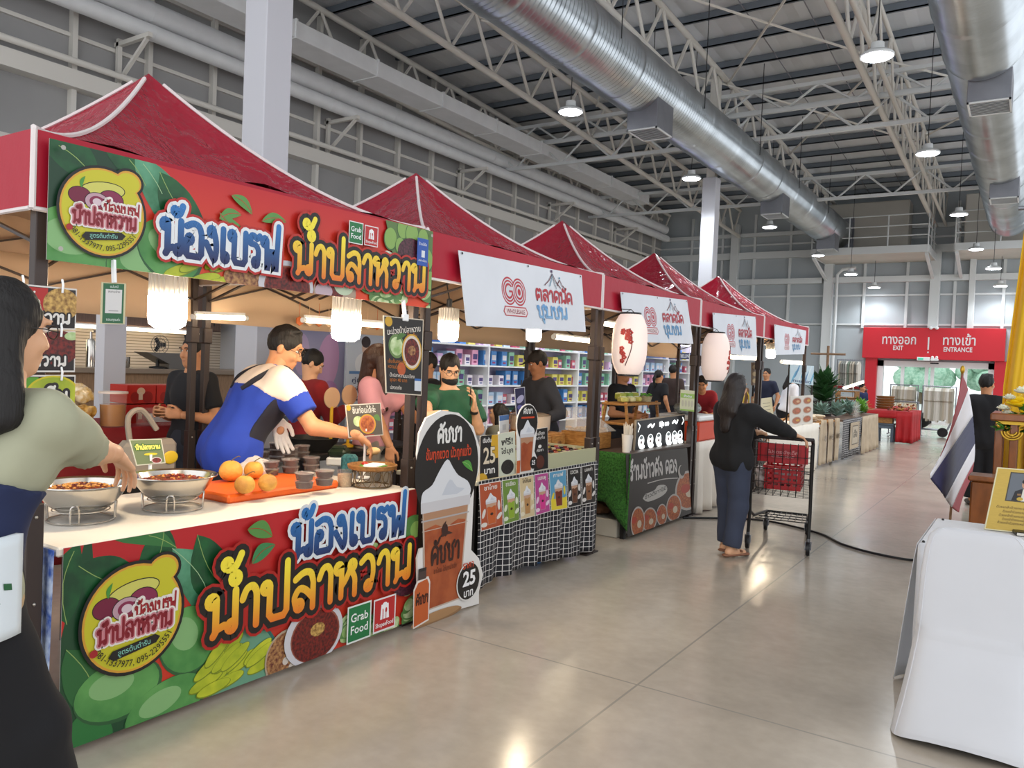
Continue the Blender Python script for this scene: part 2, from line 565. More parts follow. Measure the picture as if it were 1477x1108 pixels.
# ------------------------------------------------------------------ high-bay lamps
def highbay(p, label, group=None, top=None, power=320):
 t = thing('high_bay_lamp', label, 'lamp', p)
 x, y, z = p
 mb = MB().mat(M_steelw); mb.lathe([(.02, .2), (.09, .2), (.1, .1), (.2, .06), (.235, .03), (.235, 0), (.22, 0)], (x, y, z), 20)
 mb.build('housing', parent=t)
 mb = MB().mat(M_lamp); mb.lathe([(.218, .012), (.2, -.012), (.1, -.022), (0, -.024)], (x, y, z), 20)
 mb.build('diffuser', parent=t, fix=True)
 mb = MB().mat(M_cable); mb.tube([(x, y, z + .2), (x, y, top or zt(y) + .31)], .008, 5); mb.build('hanging_wire', parent=t)
 l = bpy.data.lights.new('lamp_light', 'SPOT'); l.energy = power; l.spot_size = 2.5; l.spot_blend = .6; l.shadow_soft_size = .2; l.color = (.9, .96, 1)
 lo = bpy.data.objects.new('lamp_light', l); COL.objects.link(lo); lo.location = (x, y, z - .06); lo.parent = t
 lo.matrix_parent_inverse = bpy_world(t).inverted()
 return t
LM = [((823, 162), 6.3, 'high bay lamp nearest in the row left of the big silver duct'), ((997, 258), 6.3, 'high bay lamp just left of the far white column top'),
      ((1110, 328), 6.3, 'third high bay lamp along the left row, above the far wall beam'),
      ((1265, 82), 6.3, 'brightest high bay lamp nearest in the row left of the right duct'), ((1338, 222), 6.3, 'second high bay lamp in the row left of the right duct'),
      ((1383, 310), 6.3, 'high bay lamp in front of the gap between the two far platforms')]
for (px, py), z, l in LM: highbay(at(px, py, Z=z), l)
for (px, py), Y, l in (((1180, 369), 30.6, 'high bay lamp at the left end of the far platform'), ((1408, 360), 30.6, 'high bay lamp at the railing of the right platform'), ((1227, 396), 30.0, 'small high bay lamp hanging below the left platform front'), ((1261, 415), 33.2, 'small lamp against the far wall between two wall studs'),
                     ((1433, 388), 30.0, 'small high bay lamp hanging below the right platform'), ((1443, 413), 33.2, 'small lamp on the far wall close to the yellow drape')):
 highbay(at(px, py, Y=Y), l, top=6.165 if Y > 33 else None, power=110)
# ------------------------------------------------------------------ platforms at the far wall with air handlers
M_plat = mat('platform_soffit', 'd8d3c8', rough=.6, var=.12, vscale=1.2)
M_ahu = mat('air_handler_casing', 'c3beb4', rough=.5, var=.06, vscale=1)
def platform(x0, x1, label, y0=31.2):
 z = 6.2
 t = thing('service_platform', label, 'platform', (x0, y0, z))
 mb = MB().mat(M_plat); mb.span((x0, y0, z - .04), (x1, YF - .05, z + .02)); mb.mat(M_steelw).span((x0, y0 - .04, z - .06), (x1, y0, z + .2)); mb.span((x0 - .04, y0, z - .06), (x0, YF - .05, z + .2)); mb.span((x1, y0, z - .06), (x1 + .04, YF - .05, z + .2))
 mb.build('deck', parent=t, smooth=False)
 mb = MB().mat(M_steelw)
 n = max(2, int((x1 - x0) / 1.25))
 for i in range(n + 1):
  x = lerp(x0, x1, i / n); mb.bar((x, y0 - .02, z + .2), (x, y0 - .02, z + 1.3), .025, 6)
 for h in (.55, .92, 1.3): mb.bar((x0, y0 - .02, z + h), (x1, y0 - .02, z + h), .022, 6)
 for xs in (x0, x1):
  for h in (.55, .92, 1.3): mb.bar((xs, y0, z + h), (xs, YF - .2, z + h), .022, 6)
  for yy in (y0 + .9, y0 + 1.8): mb.bar((xs, yy, z + .2), (xs, yy, z + 1.3), .025, 6)
 mb.build('guard_rail', parent=t)
 for xs in (x0 + .05, x1 - .05):
  mb = MB().mat(M_steelw); mb.sbar((xs, y0 + .1, z - .1), (xs, YF - .1, z - .75), .1); mb.build('brace', parent=t, smooth=False)
 return t
xa = at(1170, 378, Y=31.2).x; xb = at(1338, 368, Y=31.2).x; xc = at(1377, 368, Y=31.2).x
platform(xa, xb, 'larger left service platform on the far wall with guard rails')
platform(xc, 5.5, 'right service platform on the far wall partly hidden by the yellow drape')
mb = MB().mat(M_ahu); mb.span((-7.4, 32.75, 6.25), (-4.15, 33.7, 8.35), .03)
for x in (-6.3, -5.2): mb.span((x, 32.74, 6.3), (x + .02, 32.76, 8.3))
tag(mb.build('air_handling_unit', smooth=False), 'big beige air handling unit joined to the long silver duct', 'air handler')
mb = MB().mat(M_ahu); mb.span((-2.3, 32.3, 6.25), (1.5, 33.6, 8.3), .03)
tag(mb.build('air_handling_unit', smooth=False), 'beige air handling unit on the right platform behind the right duct', 'air handler')
# ------------------------------------------------------------------ entrance
mb = MB().mat(M_red)
mb.span((-5.67, YF - .42, 2.42), (-.9, YF - .02, 3.61), .01)
struct(mb, 'trim_sign_panel', smooth=False)
mb = MB().mat(M_red)
mb.span((-5.55, YF - .3, 0), (-5.14, YF - .02, 2.42)); mb.span((-1.2, YF - .3, 0), (-.78, YF - .02, 2.42))
struct(mb, 'trim_door_posts', smooth=False)
door = thing('door_1', None, None, (-3.2, YF, 0)); door['kind'] = 'structure'
M_glass = mat('door_glass', 'f2fbf8', rough=.02, trans=1, ior=1.02, spec=.3)
mb = MB().mat(M_white)
mb.span((DX0, YF - .08, DZ - .22), (DX1, YF + .12, DZ)); mb.span((DX0, YF - .08, 0), (DX0 + .22, YF + .12, DZ)); mb.span((DX1 - .22, YF - .08, 0), (DX1, YF + .12, DZ))
for x in (-4.25, -3.42, -3.22, -2.12):
 mb.span((x - .06, YF - .02, 0), (x + .06, YF + .08, DZ - .2))
for z in (.06,): mb.span((DX0, YF - .02, 0), (DX1, YF + .08, .1))
mb.build('door_frame', parent=door, smooth=False)
mb = MB().mat(M_glass); mb.span((DX0 + .2, YF + .02, .1), (DX1 - .2, YF + .03, DZ - .2)); mb.build('door_pane', parent=door, smooth=False)
mb = MB().mat(M_white); mb.span((-3.72, YF - .5, 2.36), (-3.28, YF - .42, 2.5), .01)
mb.mat(mat('exit_light_green', '3f9a7d', rough=.4, emit=.6)).span((-3.68, YF - .51, 2.39), (-3.5, YF - .5, 2.47))
tag(mb.build('exit_light_box', smooth=False), 'small white emergency light box under the red entrance sign', 'light box')
mb = MB().mat(M_white); mb.span((-3.26, YF - .52, 2.36), (-3.0, YF - .42, 2.46), .02); mb.ball((-3.2, YF - .48, 2.5), .05); mb.ball((-3.06, YF - .48, 2.5), .05)
mb.mat(M_black).span((-3.26, YF - .55, 2.25), (-2.98, YF - .42, 2.3), .01)
tag(mb.build('emergency_lamp'), 'twin headed emergency lamp above the sliding doors', 'lamp')
mb = MB().mat(M_white); mb.span((-3.35, YF - .5, 3.6), (-3.05, YF - .3, 3.64), .01); mb.ball((-3.3, YF - .5, 3.6), .06); mb.ball((-3.1, YF - .5, 3.6), .06)
tag(mb.build('emergency_lamp'), 'twin spot lamp on the top edge of the red entrance sign', 'lamp')
# outside
mb = MB().mat(mat('outside_paving', 'd5d6d2', rough=.8, var=.1, vscale=.4)); mb.span((-40, 34.2, -.14), (30, 90, -.02)); struct(mb, 'ground_outside', smooth=False)
M_leafout = mat('hedge_leaves_paled', 'b9d4c0', rough=.7, var=.4, vscale=6, col2='8db59b')  # greens paled so the colour itself carries the outdoor glare and haze
rng = random.Random(3)
for i, (x, w, h) in enumerate(((-16, 3.2, 4.5), (-11, 3.6, 5.5), (-6.5, 3, 4.6), (-2.5, 3.3, 5.2), (2.5, 3.5, 4.6))):
 mb = MB().mat(M_leafout)
 for k in range(26):
  a = rng.uniform(0, 2 * PI); r = rng.uniform(0, w * .55)
  mb.ball((x + r * math.cos(a), 62 + r * math.sin(a), 1.6 + rng.uniform(0, h - 2.2)), rng.uniform(.5, 1.0), 8, 6)
 o = thing('tree', ['tree outside seen through the left glass pane of the entrance', 'bushy tree outside, second from the left beyond the doors', 'tree outside behind the middle of the glass doors', 'tree outside behind the right sliding door', 'tree outside beyond the red right door post'][i], 'tree', (x, 62, -.02), 'trees outside the entrance')
 mb.build('crown', parent=o)
 mb = MB().mat(mat('bark', '6b5a48', rough=.8)); mb.tube([(x, 62, -.02), (x, 62, 2.2)], .18, 8, r2=.12); mb.build('trunk', parent=o)
# ------------------------------------------------------------------ printed art: flat coloured shapes and hand-drawn letters on a real sheet
def circ(cx, cy, r, a0=0, a1=360, n=12, ry=None):
 ry = ry or r
 return [(cx + r * math.cos(math.radians(a0 + (a1 - a0) * i / n)), cy + ry * math.sin(math.radians(a0 + (a1 - a0) * i / n))) for i in range(n + 1)]
def cm2(pts, n=4):
 return [(p.x, p.y) for p in catmull([(x, y, 0) for x, y in pts], n)]
HD = circ(.15, .85, .12, 0, 360)                     # head loop at the upper left
# letters as pen strokes: (advance, [strokes]); x-height 1
GL = {
 'น': (.98, [HD, [(.27, .85), (.27, .1), (.2, 0)], [(.27, .14), (.5, .2), (.63, .17)], circ(.73, .14, .11), [(.84, .14), (.84, 1)]]),
 'อ': (.92, [circ(.25, .52, .1), [(.13, .5), (.12, .08), (.2, .02), (.7, .02), (.8, .12), (.8, .7)] , cm2([(.8, .7), (.68, .93), (.42, 1.0), (.12, .9)])]),
 'ง': (.75, [circ(.35, .86, .11), cm2([(.46, .86), (.56, .6), (.58, .25), (.5, .02), (.4, .1), (.1, .5)])]),
 'เ': (.45, [[(.16, 1), (.15, .3), (.17, .14)], circ(.27, .13, .11)]),
 'แ': (.8, [[(.16, 1), (.15, .3), (.17, .14)], circ(.27, .13, .11), [(.52, 1), (.51, .3), (.53, .14)], circ(.63, .13, .11)]),
 'บ': (.98, [HD, [(.27, .85), (.26, .14), (.36, .02), (.74, .02), (.84, .14), (.84, 1)]]),
 'ป': (.98, [HD, [(.27, .85), (.26, .14), (.36, .02), (.74, .02), (.84, .14), (.84, 1.42)]]),
 'ฟ': (1.05, [HD, [(.27, .85), (.3, .02), (.36, .02), (.54, .55), (.6, .55), (.76, .02), (.82, .02), (.9, 1.42)]]),
 'ร': (.72, [cm2([(.12, .72), (.14, .95), (.3, .98), (.45, .9), (.6, 1.0)]), cm2([(.12, .72), (.4, .68), (.54, .5), (.52, .14)]), circ(.41, .13, .11)]),
 'า': (.68, [cm2([(.08, .72), (.2, .95), (.38, 1.0), (.5, .85), (.52, .6)]), [(.52, .6), (.52, 0)]]),
 'ำ': (.68, [circ(-.16, 1.3, .12), cm2([(.08, .72), (.2, .95), (.38, 1.0), (.5, .85), (.52, .6)]), [(.52, .6), (.52, 0)]]),
 '้': (0, [circ(-.42, 1.28, .07), cm2([(-.35, 1.28), (-.36, 1.17), (-.2, 1.22), (-.08, 1.45)])]),
 '๎': (0, [circ(-.42, 1.68, .1), cm2([(-.32, 1.68), (-.36, 1.55), (-.16, 1.6), (.0, 1.88)])]),   # the same mark raised above a ring
 '่': (0, [[(-.14, 1.18), (-.12, 1.42)]]),
 'ล': (.95, [circ(.3, .14, .11), cm2([(.19, .14), (.14, .38), (.3, .58), (.52, .52), (.76, .3)]), [(.8, 0), (.8, .7)], cm2([(.8, .7), (.7, .95), (.45, 1.0), (.16, .86)])]),
 'ห': (.98, [HD, [(.27, .85), (.26, .02)], cm2([(.26, .3), (.45, .5), (.6, .75)]), circ(.7, .86, .11), cm2([(.62, .76), (.8, .5), (.82, .25), (.82, 0)])]),
 'ว': (.78, [circ(.42, .13, .11), cm2([(.53, .13), (.62, .5), (.56, .88), (.34, 1.0), (.1, .86)])]),
 'ด': (.95, [circ(.4, .38, .1), cm2([(.32, .32), (.22, .18), (.18, .02)]), cm2([(.18, .02), (.1, .5), (.2, .9), (.46, 1.0), (.74, .88), (.8, .55)]), [(.8, .55), (.8, 0)]]),
 'ต': (.95, [circ(.4, .38, .1), cm2([(.32, .32), (.22, .18), (.18, .02)]), cm2([(.18, .02), (.1, .5), (.16, .9), (.3, 1.0)]), [(.3, 1.0), (.46, .86), (.6, 1.0)], cm2([(.6, 1.0), (.76, .88), (.8, .55)]), [(.8, .55), (.8, 0)]]),
 'ค': (.95, [circ(.44, .48, .1), cm2([(.35, .42), (.24, .25), (.18, .02)]), cm2([(.18, .02), (.1, .5), (.2, .9), (.46, 1.0), (.74, .88), (.8, .55)]), [(.8, .55), (.8, 0)]]),
 'ั': (0, [circ(-.5, 1.25, .07), cm2([(-.43, 1.25), (-.42, 1.13), (-.2, 1.18), (.0, 1.42)])]),
 'ข': (.9, [circ(.17, .86, .09), cm2([(.26, .84), (.22, .66), (.3, .5), (.28, .2), (.36, .02)]), [(.36, .02), (.7, .02), (.78, .14), (.78, 1)]]),
 'ช': (.95, [circ(.17, .86, .09), cm2([(.26, .84), (.22, .66), (.3, .5), (.28, .2), (.36, .02)]), [(.36, .02), (.66, .02), (.74, .14), (.74, .62)], cm2([(.74, .62), (.64, .8), (.7, .92), (.9, 1.08)])]),
 'ุ': (0, [circ(-.24, -.2, .07), [(-.16, -.2), (-.16, -.46)]]),
 'ม': (1.0, [HD, [(.27, .85), (.26, .2)], circ(.17, .13, .1), [(.24, .05), (.86, .05), (.86, 1)]]),
 'ท': (.95, [HD, [(.27, .85), (.27, 0)], cm2([(.27, .6), (.5, .95), (.72, .9), (.8, .6)]), [(.8, .6), (.8, 0)]]),
 'ก': (.95, [cm2([(.2, 0), (.18, .5), (.26, .64), (.12, .76)]), cm2([(.12, .76), (.3, .97), (.5, 1.0), (.74, .88), (.8, .55)]), [(.8, .55), (.8, 0)]]),
 'ิ': (0, [cm2([(-.66, 1.15), (-.55, 1.35), (-.35, 1.4), (-.16, 1.3), (-.12, 1.15)]), [(-.66, 1.15), (-.12, 1.15)]]),
 '2': (.72, [cm2([(.1, 1.05), (.18, 1.28), (.4, 1.35), (.58, 1.2), (.55, .9), (.3, .5), (.08, .04)]), [(.08, .04), (.62, .04)]]),
 '5': (.72, [[(.58, 1.32), (.18, 1.32), (.14, .78)], cm2([(.14, .78), (.34, .86), (.56, .74), (.6, .42), (.44, .1), (.22, .02), (.06, .16)])]),
 ' ': (.5, []),
}
_FT = {}
def font_shape(s, bold=0.0):
 """triangles of a line of type in the built-in font, cap height about .7"""
 k = (s, bold)
 if k not in _FT:
  c = bpy.data.curves.new('type', 'FONT'); c.body = s; c.size = 1; c.offset = bold; c.resolution_u = 2
  o = bpy.data.objects.new('type', c); COL.objects.link(o)
  dg = bpy.context.evaluated_depsgraph_get()
  me = bpy.data.meshes.new_from_object(o.evaluated_get(dg))
  _FT[k] = ([(v.co.x, v.co.y) for v in me.vertices], [tuple(p.vertices) for p in me.polygons])
  bpy.data.objects.remove(o); bpy.data.meshes.remove(me); bpy.data.curves.remove(c)
 return _FT[k]
class Art:
 """a sheet w x h (metres); shapes go on in printing order"""
 def __init__(s, w, h, dz=.00013):
  s.w, s.h, s.dz = w, h, dz
  s.ops = []; s.lay = 0; s.tick = 0
 def poly(s, pts, col, same=False):
  if not same: s.lay += 1
  s.ops.append((s.lay, ink(col) if isinstance(col, str) else col, [(list(pts), [tuple(range(len(pts)))])]))
  return s
 def rect(s, x0, y0, x1, y1, col, same=False):
  return s.poly([(x0, y0), (x1, y0), (x1, y1), (x0, y1)], col, same)
 def ell(s, cx, cy, rx, ry, col, rot=0, same=False, n=28, clip=True):
  c, q = math.cos(math.radians(rot)), math.sin(math.radians(rot))
  pts = [(rx * math.cos(2 * PI * i / n), ry * math.sin(2 * PI * i / n)) for i in range(n)]
  return s.clipped([(cx + x * c - y * q, cy + x * q + y * c) for x, y in pts], col, same)
 def clipped(s, pts, col, same=False):
  """polygon cut at the edge of the sheet"""
  for ax, lim, sg in ((0, 0, 1), (0, s.w, -1), (1, 0, 1), (1, s.h, -1)):
   out = []
   for i, p in enumerate(pts):
    q = pts[i - 1]
    dp = (p[ax] - lim) * sg; dq = (q[ax] - lim) * sg
    if (dp >= 0) != (dq >= 0):
     t = dq / (dq - dp); out.append((q[0] + (p[0] - q[0]) * t, q[1] + (p[1] - q[1]) * t))
    if dp >= 0: out.append(p)
   pts = out
   if len(pts) < 3: return s
  return s.poly(pts, col, same)
 def stroke(s, pts, w, col, same=False):
  if not same: s.lay += 1
  r = w / 2; parts = []
  P = [pts[0]] + [p for k, p in enumerate(pts[1:]) if math.hypot(p[0] - pts[k][0], p[1] - pts[k][1]) > 1e-6]
  n = len(P)
  if n < 2: return s
  D = []
  for i in range(n - 1):
   L = math.hypot(P[i + 1][0] - P[i][0], P[i + 1][1] - P[i][1]); D.append(((P[i + 1][0] - P[i][0]) / L, (P[i + 1][1] - P[i][1]) / L))
  shut = n > 3 and math.hypot(P[0][0] - P[-1][0], P[0][1] - P[-1][1]) < 1e-6
  E = []
  for i in range(n):
   a = D[i - 1] if i else (D[-1] if shut else D[0]); b = D[i] if i < n - 1 else (D[0] if shut else D[-1])
   k = max(1 + a[0] * b[0] + a[1] * b[1], .55)
   E.append((-(a[1] + b[1]) * r / k, (a[0] + b[0]) * r / k))
  for i in range(n - 1):
   s.tick = (s.tick + 5) % 13
   parts.append(([(P[i][0] + E[i][0], P[i][1] + E[i][1]), (P[i][0] - E[i][0], P[i][1] - E[i][1]), (P[i + 1][0] - E[i + 1][0], P[i + 1][1] - E[i + 1][1]), (P[i + 1][0] + E[i + 1][0], P[i + 1][1] + E[i + 1][1])], [(0, 1, 2, 3)], s.tick))
  if not shut:
   for p, d in ((P[0], (-D[0][0], -D[0][1])), (P[-1], D[-1])):
    s.tick = (s.tick + 5) % 13; a0 = math.atan2(d[1], d[0])
    parts.append(([(p[0] + r * math.cos(a0 + PI * (k / 6 - .5)), p[1] + r * math.sin(a0 + PI * (k / 6 - .5))) for k in range(7)], [tuple(range(7))], s.tick))
  s.ops.append((s.lay, ink(col) if isinstance(col, str) else col, parts))
  return s
 def leaf(s, x0, y0, x1, y1, wid, col, vein=None, bend=.12):
  """pointed leaf from stem to tip"""
  dx, dy = x1 - x0, y1 - y0; L = math.hypot(dx, dy); ux, uy = dx / L, dy / L
  def pt(t, o): return (x0 + dx * t - uy * o, y0 + dy * t + ux * o)
  prof = [0, .55, .85, 1, .95, .75, .42, 0]
  n = len(prof) - 1
  b = lambda t: bend * L * math.sin(PI * t)
  a = [pt(i / n, b(i / n) + prof[i] * wid / 2) for i in range(n + 1)]
  c = [pt(i / n, b(i / n) - prof[i] * wid / 2) for i in range(n, -1, -1)]
  s.clipped(cm2(a, 2) + cm2(c, 2)[1:-1], col)
  if vein:
   v = [pt(i / 8, b(i / 8)) for i in range(9)]
   v = [p for p in v if 0 < p[0] < s.w and 0 < p[1] < s.h]
   if len(v) > 1: s.stroke(v, .003 if L > .1 else .0012, vein)
  return s
 def lines(s, string):
  """pen strokes of a word, x from 0, x-height 1"""
  x = 0; out = []
  for ch in string:
   adv, st = GL.get(ch, GL[' '])
   for k in st: out.append([(x + a, b) for a, b in k])
   x += adv
  return x, out
 def thai(s, string, x, y, xh, pen, col, outline=(), slant=0, wid=None, rise=0):
  """hand-lettered word: xh = x-height, outline = [(extra width, colour)] from the outside in"""
  W, st = s.lines(string)
  sx = xh if wid is None else wid / W
  pl = [[(x + a * sx + slant * b * xh, y + b * xh + rise * a * sx) for a, b in k] for k in st]
  for ex, c in list(outline) + [(0, col)]:
   s.lay += 5
   for k in pl: s.stroke(k, pen + ex * 2, c, same=True)
  s.lay += 5
  return s
 def type(s, string, x, y, size, col, bold=0, align='l', wid=None, rot=0, arc=None):
  vs, fs = font_shape(string, bold)
  if not vs: return s
  W = max(v[0] for v in vs)
  sx = size if wid is None else wid / W
  ox = {'l': 0, 'c': -W * sx / 2, 'r': -W * sx}[align]
  s.lay += 1
  c, q = math.cos(math.radians(rot)), math.sin(math.radians(rot))
  if arc:
   # set on a circle: arc = (cx, cy, R, mid angle in degrees, +1 reads along the top / -1 along the bottom)
   cx, cy, R, mid, sg = arc
   P = []
   for a, b in vs:
    t = (a * sx - W * sx / 2) / R
    an = math.radians(mid) - t * sg; rr = R + b * size * sg
    P.append((cx + rr * math.cos(an), cy + rr * math.sin(an)))
  else:
   P = [(x + (ox + a * sx) * c - b * size * q, y + (ox + a * sx) * q + b * size * c) for a, b in vs]
  s.ops.append((s.lay, ink(col) if isinstance(col, str) else col, [(P, fs)]))
  return s
 def put(s, mb, bl, br, tr, tl, lift=0.0):
  """print on the sheet whose corners are given (seen from the front, counter-clockwise)"""
  bl, br, tr, tl = Vector(bl), Vector(br), Vector(tr), Vector(tl)
  n = (br - bl).cross(tl - bl).normalized()
  for lay, m, parts in s.ops:
   mb.mat(m)
   for part in parts:
    pts, fs = part[:2]; mi = (part[2] if len(part) > 2 else 0) * 5e-5
    V = []
    for a, b in pts:
     u, v = a / s.w, b / s.h
     V.append((bl.lerp(br, u)).lerp(tl.lerp(tr, u), v) + n * (lift + s.dz * lay + mi))
    mb.add(V, fs)
  return mb
def sheet(name, art, bl, br, tr, tl, back='e8e8e4', thick=.004, parent=None, label=None, cat=None, group=None, art_name='print'):
 """a printed sheet or board: the sheet itself plus its print as a child"""
 B = [Vector(p) for p in (bl, br, tr, tl)]
 n = (B[1] - B[0]).cross(B[3] - B[0]).normalized()
 mb = MB().mat(ink(back) if isinstance(back, str) else back)
 mb.add([p - n * thick for p in B] + B, [(3, 2, 1, 0), (4, 5, 6, 7), (0, 1, 5, 4), (1, 2, 6, 5), (2, 3, 7, 6), (3, 0, 4, 7)])
 o = mb.build(name, parent=parent, smooth=False, loc=B[0] if parent is None else None)
 if label: tag(o, label, cat, group)
 if art is not None and art.ops:
  mb = MB(); art.put(mb, *B); mb.build(art_name, parent=o, smooth=False)
 return o
def board(name, px, plane, art, **k):
 """sheet from four photo pixels (bl, br, tr, tl) on a plane X=, Y= or Z="""
 return sheet(name, art, *[at(*p, **plane) for p in px], **k)
def grad_ink(name, c0, c1, z0, z1):
 """ink that changes from c0 at height z0 to c1 at height z1, as printed"""
 if name in MATS: return MATS[name]
 m = mat(name, c1, rough=.42); nt = m.node_tree; b = nt.nodes['Principled BSDF']
 tc = nt.nodes.new('ShaderNodeTexCoord'); sp = nt.nodes.new('ShaderNodeSeparateXYZ'); mr = nt.nodes.new('ShaderNodeMapRange')
 mx = nt.nodes.new('ShaderNodeMixRGB'); mx.inputs[1].default_value = (*lin(c0), 1); mx.inputs[2].default_value = (*lin(c1), 1)
 mr.inputs['From Min'].default_value = z0; mr.inputs['From Max'].default_value = z1
 nt.links.new(tc.outputs['Object'], sp.inputs[0]); nt.links.new(sp.outputs[2], mr.inputs['Value'])
 nt.links.new(mr.outputs[0], mx.inputs[0]); nt.links.new(mx.outputs[0], b.inputs['Base Color'])
 return m
# printed food textures
I_sauce = mat('print_chilli_sauce', '7a1f16', rough=.42, var=.5, vscale=70, col2='3a0d0a', detail=6)
I_shrimp = mat('print_dried_shrimp', 'b08352', rough=.42, var=.5, vscale=60, col2='5b241c', detail=6)
I_grain = mat('print_golden_crumbs', 'c9a35a', rough=.42, var=.5, vscale=70, col2='7a5528', detail=6)
I_mango = mat('print_green_mango', '5f9a52', rough=.42, var=.4, vscale=5, col2='3c7a3c')
I_slice = mat('print_mango_slices', 'b9bf2e', rough=.42, var=.3, vscale=9, col2='8fa022')
I_guava = mat('print_pale_slices', 'cfdcae', rough=.42, var=.35, vscale=16, col2='87a763')
I_tea = mat('print_milk_tea', 'a3532c', rough=.42, var=.25, vscale=9, col2='8a3d1e')
I_leaf = mat('print_mango_leaf', '1c5a2e', rough=.42, var=.3, vscale=9, col2='0f3d20')
I_leaf2 = mat('print_pale_leaf', '5c9a78', rough=.42, var=.3, vscale=7, col2='2f6b48')
I_pearl = mat('print_black_pearls', '2b2522', rough=.42, var=.6, vscale=80, col2='0c0a0a')
I_noodle = mat('print_noodle_soup', 'b5672f', rough=.42, var=.5, vscale=45, col2='7a2f18', detail=6)
# ------------------------------------------------------------------ figures: one smooth surface per body, grown from joints
V3 = lambda *a: np.array(a, float)
def nrm(v):
 v = np.asarray(v, float); n = np.linalg.norm(v); return v / n if n > 1e-9 else v
def cap(a, b, ra, rb, k=.03, sq=None, clip=None):
 """tapered limb from a to b; sq=(axis, factor) flattens it along an axis"""
 return dict(t='c', a=np.asarray(a, float), b=np.asarray(b, float), ra=ra, rb=rb, k=k, sq=sq, clip=clip)
def ell(c, r, k=.03, R=None):
 return dict(t='e', c=np.asarray(c, float), r=np.asarray(r, float), k=k, R=R)
def sub(p):
 p['sub'] = True; return p
def half(n, d):
 """keep the side where n.x < d"""
 return dict(t='h', n=np.asarray(n, float), d=d)
def grow(prims, res, noise=0, nscale=9.0, seed=0):
 """triangle-free quad mesh of the smooth union of prims (surface nets)"""
 lo = np.full(3, 1e9); hi = np.full(3, -1e9)
 for p in prims:
  if p['t'] == 'c' and not p.get('sub'):
   r = max(p['ra'], p['rb']) * (1.0 if not p['sq'] else 1.6)
   lo = np.minimum(lo, np.minimum(p['a'], p['b']) - r); hi = np.maximum(hi, np.maximum(p['a'], p['b']) + r)
  elif p['t'] == 'e' and not p.get('sub'):
   r = p['r'].max(); lo = np.minimum(lo, p['c'] - r); hi = np.maximum(hi, p['c'] + r)
 lo -= res * 3; hi += res * 3
 N = np.ceil((hi - lo) / res).astype(int) + 1
 Fd = np.full(N, .5, dtype=np.float32)
 ax = [lo[i] + np.arange(N[i]) * res for i in range(3)]
 for p in prims:
  if p['t'] == 'h':
   d = (p['n'][0] * ax[0][:, None, None] + p['n'][1] * ax[1][None, :, None] + p['n'][2] * ax[2][None, None, :]) - p['d']
   np.maximum(Fd, d, out=Fd); continue
  if p['t'] == 'c':
   r = max(p['ra'], p['rb']) * (1.0 if not p['sq'] else 1.7) + p['k'] + res * 2
   a = np.minimum(p['a'], p['b']) - r; b = np.maximum(p['a'], p['b']) + r
  else:
   r = p['r'].max() + p['k'] + res * 2; a = p['c'] - r; b = p['c'] + r
  i0 = np.clip(((a - lo) / res).astype(int), 0, N - 1); i1 = np.clip(((b - lo) / res).astype(int) + 2, 1, N)
  sl = tuple(slice(i0[i], i1[i]) for i in range(3))
  X = ax[0][sl[0]][:, None, None]; Y = ax[1][sl[1]][None, :, None]; Z = ax[2][sl[2]][None, None, :]
  if p['t'] == 'c':
   A = p['a']; B = p['b'] - A; L2 = float(B @ B) + 1e-12
   px, py, pz = X - A[0], Y - A[1], Z - A[2]
   t = np.clip((px * B[0] + py * B[1] + pz * B[2]) / L2, 0, 1)
   qx, qy, qz = px - B[0] * t, py - B[1] * t, pz - B[2] * t
   if p['sq']:
    n, fct = p['sq']; n = nrm(n); q = qx * n[0] + qy * n[1] + qz * n[2]; e = (1 / fct - 1) * q
    qx, qy, qz = qx + n[0] * e, qy + n[1] * e, qz + n[2] * e
   d = np.sqrt(qx * qx + qy * qy + qz * qz) - (p['ra'] + (p['rb'] - p['ra']) * t)
   if p['clip']:
    L = math.sqrt(L2); s = (px * B[0] + py * B[1] + pz * B[2]) / L
    if 'b' in p['clip']: d = np.maximum(d, s - L)
    if 'a' in p['clip']: d = np.maximum(d, -s)
  else:
   C = p['c']; qx, qy, qz = X - C[0], Y - C[1], Z - C[2]
   if p['R'] is not None:
    R = p['R']
    qx, qy, qz = (R[0][0] * qx + R[1][0] * qy + R[2][0] * qz, R[0][1] * qx + R[1][1] * qy + R[2][1] * qz, R[0][2] * qx + R[1][2] * qy + R[2][2] * qz)
   r = p['r']
   k0 = np.sqrt((qx / r[0]) ** 2 + (qy / r[1]) ** 2 + (qz / r[2]) ** 2)
   k1 = np.sqrt((qx / r[0] ** 2) ** 2 + (qy / r[1] ** 2) ** 2 + (qz / r[2] ** 2) ** 2) + 1e-9
   d = k0 * (k0 - 1) / k1
  f = Fd[sl]; k = p['k']
  if p.get('sub'):
   h = np.maximum(k - np.abs(f + d), 0) / k
   Fd[sl] = np.maximum(f, -d) + h * h * k * .25
  else:
   h = np.maximum(k - np.abs(f - d), 0) / k
   Fd[sl] = np.minimum(f, d) - h * h * k * .25
 if noise:
  rg = np.random.RandomState(seed)
  for q in range(5):
   w = rg.randn(3) * nscale * (1, 1, 1.4, 2, 2.2)[q]; ph = rg.rand() * 6.3
   Fd += noise / (1 + q * .35) * np.sin(w[0] * ax[0][:, None, None] + w[1] * ax[1][None, :, None] + w[2] * ax[2][None, None, :] + ph).astype(np.float32)
 Fd[0] = Fd[-1] = .5; Fd[:, 0] = Fd[:, -1] = .5; Fd[:, :, 0] = Fd[:, :, -1] = .5
 S = Fd < 0
 c8 = [S[dx:N[0] - 1 + dx, dy:N[1] - 1 + dy, dz:N[2] - 1 + dz] for dx in (0, 1) for dy in (0, 1) for dz in (0, 1)]
